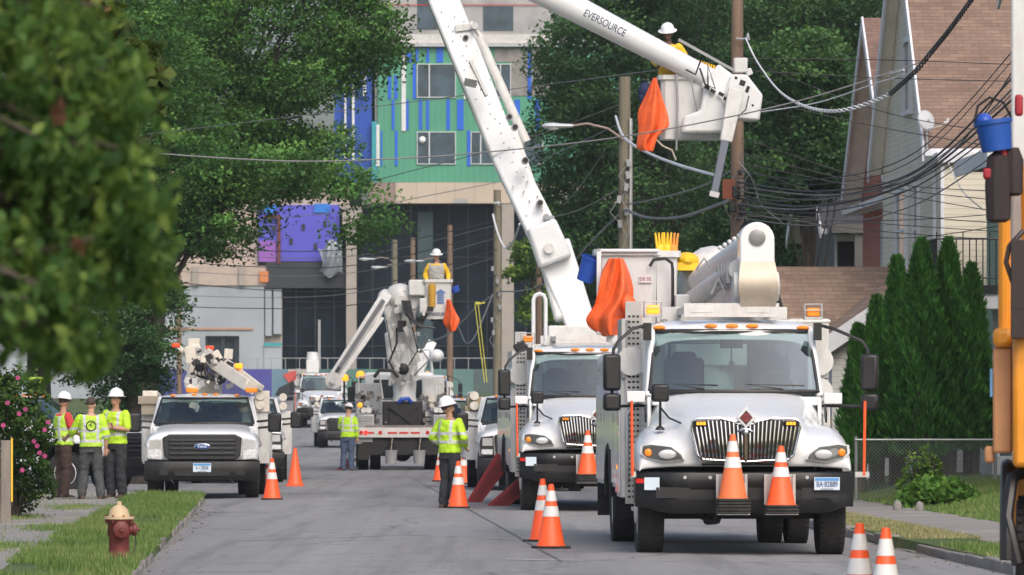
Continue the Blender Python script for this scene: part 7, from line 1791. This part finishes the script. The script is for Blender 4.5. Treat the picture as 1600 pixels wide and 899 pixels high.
# three men on the left
person("hard-hatted man in lime vest over red shirt, beside the flowering shrub", gp_(99, 98), R(120), ((.24, .05, 1.16), (.20, -.16, 1.02)), ((-.23, -.06, 1.17), (-.10, -.24, 1.12)), shirt=REDSH, vest=HVV, trousers=BROWNT, head=(R(25), R(8)), skin=SKINT, scale=.99)
pB, _ = person("bareheaded man seen from behind, round emblem on his lime vest", gp_(142, 96.5), R(186), ((.30, -.10, 1.20), (.42, -.30, 1.08)), ((-.27, .02, 1.14), (-.26, -.04, .90), (0, -.1, -1)), shirt=HV, vest=HVV, sleeve='half', trousers=GREYT, hat=None, head=(R(-20), R(5)), legs={1: ((.12, -.03, .50), (.16, .06, .09), (.2, -1)), -1: ((-.12, .03, .50), (-.17, .16, .09), (-.2, -1))}, scale=.97)
m = MB(); m.tube([(.085 * math.cos(a), .168, 1.29 + .085 * math.sin(a)) for a in [2 * PI * k / 20 for k in range(21)]], .009, 5); m.tube([(-.02, .16, 1.33), (.03, .16, 1.31), (-.02, .16, 1.28)], .008, 5); m.build('vest_emblem', BLACK, pB)
person("hard-hatted man in short-sleeved lime shirt with folded arms, rightmost of three", gp_(181, 97.5), R(-28), ((.27, -.06, 1.16), (.02, -.25, 1.20), (-1, -.05, .1), .5), ((-.27, -.06, 1.16), (-.03, -.22, 1.24), (1, -.1, .02), .5), shirt=HV2, trousers=DARKT, head=(R(-12), R(-4)), skin=SKINT, scale=1.02)
# worker standing in the road
person("worker in lime long-sleeved jacket standing among cones, looking right", gp_(703, 92.5), R(142), ((.34, .06, 1.17), (.20, -.16, 1.02)), ((-.34, .06, 1.17), (-.20, -.16, 1.02)), shirt=HV, sleeve='long', trousers=DARKT, head=(R(-38), R(-16)), skin=SKINT, beard=True, scale=.99)
# worker behind the middle truck
person("worker in lime jacket and jeans seen from behind at the rear-facing truck's corner", gp_(543, 148), R(172), ((.22, -.08, 1.18), (.12, -.28, 1.10)), ((-.26, .03, 1.15), (-.25, -.03, .90)), shirt=HV, sleeve='long', trousers=DENIM, head=(R(-10), R(20)), lean=.12, scale=.96)
# distant worker
person("tiny distant worker in yellow top and lime hard hat before the printed banner fence", Vector(((472 - 800) / FP * 318, 318, roadz(318) + .05)), R(80), ((.24, -.05, 1.16), (.2, -.22, 1.0)), ((-.24, .0, 1.15), (-.25, -.06, .90)), shirt=hivis("orange_yellow_top", (.75, .50, .03), (1.1,)), trousers=DARKT, hat=HATG)
# lineman in the high bucket
hb_ = P(1046, 219, 101.5)
pL, HMl = person("lineman in white hard hat and yellow rubber sleeves leaning out of the high bucket", (hb_.x, hb_.y - .02, hb_.z + .2), R(-22), ((.30, .05, 1.22), (.12, -.22, 1.22)), ((-.26, -.05, 1.18), (-.12, -.25, 1.10)), shirt=YSLEEVE, sleeve='long', trousers=DARKT, head=(R(10), R(18)), skin=M("dark_skin", (.16, .09, .065), .5), lean=.10, beard=True, scale=1.02)
# far lineman
fq = P(686, 499, 152.4)
pF, HMf = person("lineman in white hard hat and yellow sleeves over a grey shirt in the far bucket", (fq.x - .06, fq.y, fq.z - .06), R(-8), ((.30, -.02, 1.20), (.33, -.22, 1.02)), ((-.30, -.02, 1.20), (-.22, -.24, 1.04)), shirt=YSLEEVE, sleeve='long', vest=LGREY, trousers=DARKT, head=(R(12), R(10)), skin=SKIN, scale=1.05, lean=.12)
m = MB(); m.tube([(.10, -.16, 1.43), (0, -.172, 1.2), (-.10, -.17, 1.0)], .014, 5); m.tube([(-.10, -.16, 1.43), (0, -.175, 1.2), (.10, -.17, 1.0)], .014, 5); m.build('harness', HARN, pF)
# ------------------------------------------------------------------ cones on the road
def rc(px, py, Z=None):
    Z = Z or CAMZ * FP / (py - HOR); x = (px - 800) / FP * Z; u = x - SL * Z; c = 1 - (((u - KL) / (KR - KL) * 12 - 6) / 6.0) ** 2
    return Vector((x, Z, roadz(Z) + .05 * max(c, 0)))
cone_thing("orange cone with two white collars standing alone nearest the big truck's left front wheel", rc(861, 864), .74, rz=.3)
cone_thing("cone standing just behind and left of the lone cone near the big truck", rc(848, 853), .76, rz=.9)
cone_thing("foreground cone at the bottom edge below the big truck's right wheel", rc(1343, 986), .76)
cone_thing("foreground cone at the bottom edge, the one further right", rc(1384, 1000), .76)
cone_thing("cone at the left utility truck's front wheel, nearest the camera", rc(425, 783), .74); cone_thing("cone directly behind the one at the left utility truck's wheel", rc(419, 772), .72)
pc = thing('traffic_cone', "plain bright orange cone without collars right of the left utility truck", 'traffic cone', rc(461, 762), 0, 'traffic cones'); a_, b_, c_ = cone_mb(.80); a_.build('cone_body', CONE, pc); c_.build('base', CONE, pc)
cone_thing("cone at the standing worker's feet, nearest the camera", rc(716, 799), .76); cone_thing("cone just left of the nearest cone by the standing worker", rc(706, 792), .66, True)
cone_thing("cone left of the standing worker, beside his legs", rc(688, 756), .72); cone_thing("cone right of the standing worker, close behind him", rc(724, 760), .78)
cone_thing("cone furthest left behind the standing worker", rc(697, 751), .60, True)
cone_thing("tiny distant cone beyond the left trucks near the banner fence", Vector(((430 - 800) / FP * 300, 300, roadz(300) + .05)), .8)
# ------------------------------------------------------------------ hydrant
HYD = M("hydrant_red_paint", (.15, .024, .02), .55, var=.25, scale=9, dirt=(.10, .05, .035), dirtamt=.6); HYC = M("hydrant_cream_paint", (.55, .42, .26), .55, var=.15, dirt=(.28, .2, .12), dirtamt=.5, scale=9)
hx = P(186, 638, 58.5); HY = thing('fire_hydrant', "red fire hydrant with cream bonnet on the grass verge", 'fire hydrant', (hx.x, 58.5, .12), R(12)); HY.scale = (1.05, 1.05, 1.1)
m = MB(); m.lathe([(.13, -.05), (.13, .03), (.105, .04), (.10, .06), (.10, .20), (.112, .22), (.112, .33), (.118, .34), (.13, .345), (.13, .37)], n=28); m.build('barrel', HYD, HY)
m = MB(); m.lathe([(.15, .372), (.15, .395), (.105, .40), (.10, .43), (.085, .465), (.055, .49), (.05, .495), (.035, .50), (.025, .505), (.024, .535), (.01, .54)], n=28); m.build('bonnet', HYC, HY)
m = MB()
for k in range(8): a = k * PI / 4 + .2; m.cyl((.135 * math.cos(a), .135 * math.sin(a), .335), (.135 * math.cos(a), .135 * math.sin(a), .41), .011, n=6)
m.build('bolts', HYD, HY)
for axis, sgn, r_, nm in (('Y', -1, .062, 'front_outlet'), ('X', 1, .05, 'side_outlet')):
    m = MB(); pr = [(r_ * .9, .08 * sgn), (r_, .10 * sgn), (r_, .13 * sgn), (r_ * 1.25, .135 * sgn), (r_ * 1.25, .165 * sgn), (r_ * .9, .175 * sgn), (r_ * .35, .18 * sgn), (r_ * .3, .205 * sgn), (.001, .205 * sgn)]
    m.lathe(pr, (0, 0, .275), axis, 18); m.build(nm, HYD, HY)
m = MB(); m.tube([(.15, -.04, .23), (.16, -.05, .14), (.13, -.07, .06), (.10, -.10, .04)], .007, 5); m.build('chain', BLACKM, HY)
# ------------------------------------------------------------------ chain-link fence
GALV = M("galvanised_wire", (.30, .31, .30), .45, .6, var=.2)
c0 = gp_(1336, 95); CL = thing('chain_link_fence', "galvanised chain-link fence in front of the evergreens", 'fence', c0, R(1.2)); L = 4.2; H = 1.02
m = MB(); m.cyl((0, 0, H), (L, 0, H), .022, n=8)
m.build('top_rail', GALV, CL)
for x in (.02, 2.35, 4.15):
    m = MB(); m.cyl((x, .03, -.2), (x, .03, H + .06), .03, n=10); m.build('post', GALV, CL)
m = MB(); st = .062; k = -int(H / st)
while k * st < L:
    x0 = k * st
    for sgn in (1, -1):
        a = Vector((x0 if sgn > 0 else x0 + H, 0, .0)); b = Vector((x0 + H if sgn > 0 else x0, 0, H)) 
        # clip to 0..L
        def clip(a, b):
            d = b - a; t0, t1 = 0, 1
            if abs(d.x) > 1e-6:
                ta, tb = (0 - a.x) / d.x, (L - a.x) / d.x; ta, tb = min(ta, tb), max(ta, tb); t0, t1 = max(t0, ta), min(t1, tb)
            return (a + d * t0, a + d * t1) if t1 - t0 > .01 else None
        c = clip(a, b)
        if c: m.cyl(c[0], c[1], .0024, n=3, cap=False)
    k += 1
m.build('mesh', GALV, CL)
m = MB(); m.bb(0, .001, 0, .001, 0, .001)
# ------------------------------------------------------------------ poles and street lamps
WOODP = M("weathered_pole_wood", (.20, .135, .095), .85, var=.3, scale=3, stretch=(3, 3, .25), bmp=.4); WOODG = M("grey_green_pole_wood", (.19, .17, .12), .85, var=.25, scale=3, stretch=(3, 3, .25), bmp=.4)
def pole(label, px, Z, top, r=.14, mat=WOODP, r1=None):
    x = (px - 800) / FP * Z; z0 = groundz(x, Z); t = thing('utility_pole', label, 'utility pole', (x, Z, z0), 0, 'utility poles along the street')
    m = MB(); zt = CAMZ + (HOR - top) / S(Z) - z0; m.tube([(0, 0, -.4), (0, 0, zt * .5), (0, 0, zt)], [r * 1.1, r, r1 or r * .82], 16); m.build('pole', mat, t); t['ztop'] = zt
    return t, zt
P1, z1 = pole("tall brown wooden pole the high bucket is raised to", 1152, 104, -110, .125, WOODP, .1)
P2, z2 = pole("greenish pole with a grey conduit and a lamp arm left of the high bucket", 976, 135, 120, .15, WOODG, .14)
P3, z3 = pole("greyish pole standing against the concrete column left of the second truck", 777, 218, 297, .16, WOODG, .14)
P4, z4 = pole("slim brown pole just right of the far lineman", 703, 281, 352, .15); P5, z5 = pole("brown pole rising behind the far lift's elbow", 645, 322, 372, .16)
P6, z6 = pole("pale pole left of the far lift's elbow", 617, 328, 375, .17, WOODG); P7, z7 = pole("thin pole before the white wrapped wing on the left", 280, 300, 430, .13)
P8, z8 = pole("dark pole seen between the raised boom and the straps", 842, 205, 380, .13)
m = MB(); m.cyl((.14, -.15, 1.2), (.14, -.15, z2 - 1.0), .045, n=10); m.build('conduit', SILVER, P2)
m = MB(); m.bb(-.2, .05, -.16, -.10, 5.6, 6.1) if False else None
# hardware on the first pole
def hp(T, px, py, Z): return P(px, py, Z) - T.location
m = MB()
for px, py, s in ((1150, 300, .22), (1160, 330, .16), (1145, 325, .16), (1156, 270, .1), (1163, 318, .14)):
    m.box(hp(P1, px, py, 103.7), (s * .7, .15, s))
m.ell(hp(P1, 1170, 356, 103.5), (.16, .16, .12)); m.build('cable_box', BLACK, P1, bevel=.02)
m = MB(); q = hp(P1, 1140, 300, 103.7); m.box(q + Vector((-.02, 0, .05)), (.22, .12, .36)); m.build('wooden_block', M("red_brown_block", (.2, .06, .035), .8), P1)
m = MB()
for k in range(8):
    a = hp(P1, 1150 + rnd.uniform(-6, 10), 240 + k * 12, 103.7); m.tube([a, a + Vector((rnd.uniform(.05, .3), -.05, rnd.uniform(-.3, .1))), a + Vector((rnd.uniform(-.2, .3), -.05, rnd.uniform(-.6, -.2))), a + Vector((.02, 0, -.7))], .010, 4)
m.build('loose_cable', WIREG, P1)
m = MB(); a = hp(P1, 1160, 62, 103.8); m.tube([a + Vector((-.12, 0, .02)), a + Vector((.14, 0, 0))], .02, 6); m.ell(a + Vector((.1, 0, .05)), (.03, .03, .07)); a = hp(P1, 1158, 92, 103.8); m.tube([a, a + Vector((.12, -.1, -.04))], .018, 6); m.build('insulator', GREY, P1)
for T, px, py0, py1 in ((P2, 972, 255, 350), (P3, 774, 420, 520)):
    m = MB()
    for k in range(6):
        q = hp(T, px + rnd.uniform(-6, 10), py0 + (py1 - py0) * k / 5, T.location.y - .25); m.box(q, (.10, .12, .18), (0, rnd.uniform(-.3, .3), 0)); m.tube([q, q + Vector((rnd.uniform(-.25, .2), 0, -.3)), q + Vector((.05, 0, -.6))], .010, 5)
    m.build('cable_hardware', GREY, T, bevel=.01)
LAMPM = M("lamp_housing", (.50, .53, .55), .4, .2)
def street_lamp(label, T, px0, py0, px1, py1, Z, s=1.0, lamp_len=48):
    t = thing('street_lamp', label, 'street lamp', P(px0, py0, Z), 0, 'street lamps on the poles'); o = t.location
    a, b = Vector((0, 0, 0)), P(px1, py1, Z) - o; m = MB(); m.tube([a, a.lerp(b, .3) + Vector((0, 0, .16 * s)), a.lerp(b, .7) + Vector((0, 0, .15 * s)), b], .03, 8); m.build('arm', M("rusty_arm", (.25, .2, .17), .6) if 'rusty_arm' not in bpy.data.materials else bpy.data.materials['rusty_arm'], t)
    l = lamp_len / S(Z) * (-1 if px1 < px0 else 1); m = MB(); rings = []
    for k, (f, w, h) in enumerate(((-.05, .05, .04), (.1, .07, .05), (.35, .09, .06), (.6, .13, .08), (.85, .11, .07), (1.0, .04, .03))):
        rings.append([b + Vector((l * f, w * math.cos(i * PI / 6), h * math.sin(i * PI / 6))) for i in range(12)])
    m.loft(rings); m.build('lamp_head', LAMPM, t); m = MB(); m.ell(b + Vector((l * .62, 0, -.05)), (abs(l) * .22, .1, .06)); m.build('lens', HLM, t)
    return t
street_lamp("grey street lamp on a long arm reaching left from the greenish pole", P2, 974, 218, 893, 197, 134.8, lamp_len=46)
street_lamp("lower pale street lamp reaching left from the pale pole", P6, 615, 418, 604, 418, 327, lamp_len=24); street_lamp("pale street lamp left of the lower one, tilted up", P6, 615, 410, 585, 405, 327.5, lamp_len=24)
street_lamp("street lamp reaching left beside the far lineman's head", P5, 688, 409, 660, 408, 321, lamp_len=28)
street_lamp("small lamp head at the top of the pole by the concrete column", P3, 777, 330, 772, 318, 217.7, lamp_len=-10)
m = MB(); m.tube([P(742, 476, 150), P(757, 598, 150)], .013, 5); m.tube([P(747, 474, 150), P(761, 598, 150)], .013, 5); m.box(P(746, 474, 150), (.12, .05, .07)); m.box(P(752, 474, 150), (.2, .04, .04), (0, R(-8), 0))
tag(m.build('yellow_strap', M("yellow_webbing", (.60, .56, .08), .6)), "pair of yellow straps hanging from a cable left of the concrete column", 'strap')
# ------------------------------------------------------------------ wires
ORD = ["topmost", "second from top", "third from top", "fourth from top", "fifth from top", "sixth from top", "seventh from top", "lowest"]
def wire(label, pts, r, mat, sag=0.0, group='overhead wires', name='overhead_wire', n=14, twist=0):
    """pts: list of (px, py, Z); smooth curve through them with extra sag between ends"""
    W = [P(*p) for p in pts]; out = []
    if len(W) == 2:
        for k in range(n + 1): t = k / n; q = W[0].lerp(W[1], t); q.z -= sag * 4 * t * (1 - t); out.append(q)
    else:
        for i in range(len(W) - 1):
            p0, p1, p2, p3 = W[max(i - 1, 0)], W[i], W[i + 1], W[min(i + 2, len(W) - 1)]
            for k in range(8):
                t = k / 8; out.append(.5 * ((2 * p1) + (p2 - p0) * t + (2 * p0 - 5 * p1 + 4 * p2 - p3) * t * t + (3 * p1 - p0 - 3 * p2 + p3) * t ** 3))
        out.append(W[-1])
    m = MB()
    if twist:
        fine = []
        for i in range(len(out) - 1):
            for k in range(6): fine.append(out[i].lerp(out[i + 1], k / 6))
        for ph in (0, PI):
            s = 0; pp = []
            for i, q in enumerate(fine):
                if i: s += (q - fine[i - 1]).length
                a = s * twist + ph; pp.append(q + Vector((-math.sin(a) * r * .5, math.cos(a) * r * .9, math.sin(a) * r * .9)))
            m.tube(pp, r * .5, 6)
    else: m.tube(out, r, 6)
    o = m.build(name, mat); return tag(o, label, 'cable', group)
wire("black wire crossing the street behind the big boom to the cream house", [(150, 228, 98), (260, 241, 98), (450, 252, 98.5), (600, 249, 99), (760, 238, 99), (990, 211, 98.5), (1240, 160, 98.5), (1437, 98, 98.5)], .014, WIREG)
wire("thin wire rising from the left maple to the lineman's bucket", [(230, 210, 120), (600, 165, 115), (1010, 112, 108), (1120, 96, 104)], .009, WIREG)
wire("thin wire sagging across the cream stone band of the building", [(230, 325, 150), (480, 305, 150), (640, 268, 145), (800, 225, 140), (965, 165, 136)], .011, WIREG)
wire("lower thin wire crossing before the blue-violet sheathing", [(230, 352, 170), (500, 335, 180), (700, 300, 200), (777, 285, 216)], .014, WIREG)
for k, (y0, ym, y1) in enumerate([(380, 392, 345), (388, 403, 352), (402, 418, 362), (418, 430, 372), (432, 455, 390), (458, 462, 402), (476, 480, 430)]):
    wire("%s of the seven wires fanning left from the pole by the concrete column" % ORD[k], [(180, y0, 230), (520, ym, 225), (777, y1, 217.5)], .014 if k % 2 else .02, WIREG if k % 2 else WIRE, group='wires fanning left from the column pole')
wire("white insulated cable drooping right from the wooden pole's top", [(1165, 60, 103.8), (1185, 100, 103), (1220, 145, 102), (1262, 168, 101), (1305, 174, 100), (1350, 164, 99.5), (1390, 148, 99)], .028, WIREL, twist=26)
wire("dark twisted cable climbing to the top right corner", [(1390, 148, 99), (1430, 112, 97), (1455, 82, 96), (1485, 45, 94), (1525, -10, 92)], .034, WIRE, twist=20)
wire("pale wire rising from the high bucket to the splice on the twisted cable", [(1190, 175, 103), (1280, 160, 102), (1370, 130, 100), (1400, 121, 99), (1430, 112, 97)], .011, WIREL)
for k, (y0, ym, y1, ye) in enumerate([(278, 288, 246, 60), (298, 312, 268, 120), (322, 332, 290, 160), (330, 345, 300, 175), (268, 280, 235, 45), (340, 352, 318, 200)]):
    wire("%s of six lighter strands running beside the heavy cables to the right edge" % ORD[k], [(1152, y0, 103.6), (1280, ym, 100.5), (1435, y1, 96.5), (1612, ye, 90)], .008 + .002 * (k % 3), WIREG if k % 2 else WIRE, group='lighter strands beside the heavy cables')
m = MB(); m.cyl(P(1390, 115, 98.8), P(1412, 109, 98.6), .03, n=8); tag(m.build('cable_splice', WIREL), "white cable splice on the wire left of the twisted cable", 'splice')
for k, (a, b, c, d) in enumerate([((1152, 285), (1290, 299), (1440, 262), (1610, 90)), ((1152, 292), (1300, 305), (1440, 270), (1610, 110)), ((1152, 310), (1270, 322), (1430, 280), (1610, 130)), ((1152, 318), (1270, 326), (1440, 278), (1610, 150)), ((1152, 305), (1250, 312), (1460, 262), (1610, 70))]):
    wire("%s of five heavy cables sagging right from the wooden pole" % ["topmost", "second from top", "fourth from top", "lowest", "thinner third"][k], [(*a, 103.7), (*b, 100), (*c, 96), (*d, 90)], (.018, .016, .02, .016, .012)[k], WIREG if k % 2 else WIRE, group='heavy cables sagging right from the pole')
for k, (y0, ym, y1) in enumerate([(92, 94, 102), (110, 122, 128), (215, 285, 300), (255, 300, 340), (262, 330, 352), (330, 350, 365), (335, 362, 378), (338, 345, 331), (90, 175, 215), (150, 200, 238), (240, 292, 318), (318, 372, 345)]):
    wire("%s of the thin service wires crossing right to the houses" % (ORD[:8] + ["steep second-highest", "steeply falling upper one", "middle lightly sagging one", "deepest sagging lower one"])[k], [(1158, y0, 103.8), (1380, ym, 104), (1610, y1, 100)], .008, WIRE, group='thin service wires to the houses')
wire("pair of cables sagging from the wooden pole to the greenish pole", [(1150, 308, 104), (1110, 325, 110), (1060, 340, 118), (1010, 340, 128), (978, 328, 134.7)], .034, WIREG)
wire("grey cable running down right from the greenish pole to the jib", [(962, 182, 134), (975, 215, 130), (1010, 238, 122), (1060, 258, 112), (1120, 275, 105)], .03, WIREL)
wire("lower thin cable crossing under the high bucket", [(1150, 262, 104), (1100, 290, 112), (1030, 310, 124), (978, 320, 134.7)], .018, WIREG)
wire("cable from the greenish pole down to the column pole", [(975, 328, 134.7), (930, 372, 155), (880, 425, 180), (830, 452, 200), (780, 456, 217.6)], .03, WIREG)
wire("cable swooping from the column pole down behind the yellow straps", [(778, 456, 217.6), (745, 480, 230), (720, 505, 240), (690, 528, 250), (640, 540, 262)], .035, WIREG)
wire("thin cable loop drooping under the far lineman", [(712, 500, 200), (720, 520, 200), (730, 537, 200), (745, 520, 205), (770, 460, 217)], .025, WIREG)
wire("white cable loop hanging beside the pole at the concrete column", [(770, 335, 217.4), (778, 365, 217), (790, 388, 216), (803, 375, 214), (812, 350, 212)], .035, WIREL)
wire("guy wire slanting down left from the lamp arm through the oak", [(945, 235, 136), (915, 280, 140), (880, 322, 150)], .012, WIREG)
wire("guy wire slanting across the oak to the boom", [(975, 290, 135), (900, 330, 150), (830, 345, 170)], .012, WIREG)
wire("thin wire from the conduit pole sloping to the lower left", [(975, 190, 135), (880, 235, 150), (780, 280, 200)], .012, WIREG)
wire("white service cable drooping across the cream house wall", [(1472, 232, 108), (1485, 262, 107), (1505, 300, 106), (1536, 328, 105)], .012, WIREL)
wire("dangling cable below the wooden pole's hardware", [(1155, 255, 103.5), (1175, 280, 103.4), (1190, 320, 103.4), (1225, 350, 103.4)], .007, WIREG)
# fallen leaves and grit along the kerbs
g = np.random.default_rng(77); n = 500; v = g.uniform(50, 100, n); side = g.random(n) < .5
u = np.where(side, KL + g.exponential(.25, n), KR - g.exponential(.3, n)); pts = np.stack([u + SL * v, v, np.full(n, .012)], 1)
o = leafmesh('fallen_leaves', pts, .05, M("dry_leaves", (.22, .17, .09), .8, var=.4), g, up=3); tag(o, "scattered dry leaves and grit along the kerbs", 'leaf litter', kind='stuff')
# ------------------------------------------------------------------ air
hz = MB().bb(-950, 950, -70, 600, -1.2, 60)
hm = bpy.data.materials.new("haze"); hm.use_nodes = True; ht = hm.node_tree
ht.nodes.remove(ht.nodes["Principled BSDF"])
pv = ht.nodes.new("ShaderNodeVolumePrincipled"); pv.inputs["Color"].default_value = (.85, .9, 1, 1); pv.inputs["Density"].default_value = 0.00019; pv.inputs["Anisotropy"].default_value = .2
ht.links.new(pv.outputs[0], ht.nodes["Material Output"].inputs["Volume"])
tag(hz.build("haze", hm, smooth=False), kind="stuff", label="thin pale haze over the far end of the street", cat="haze")
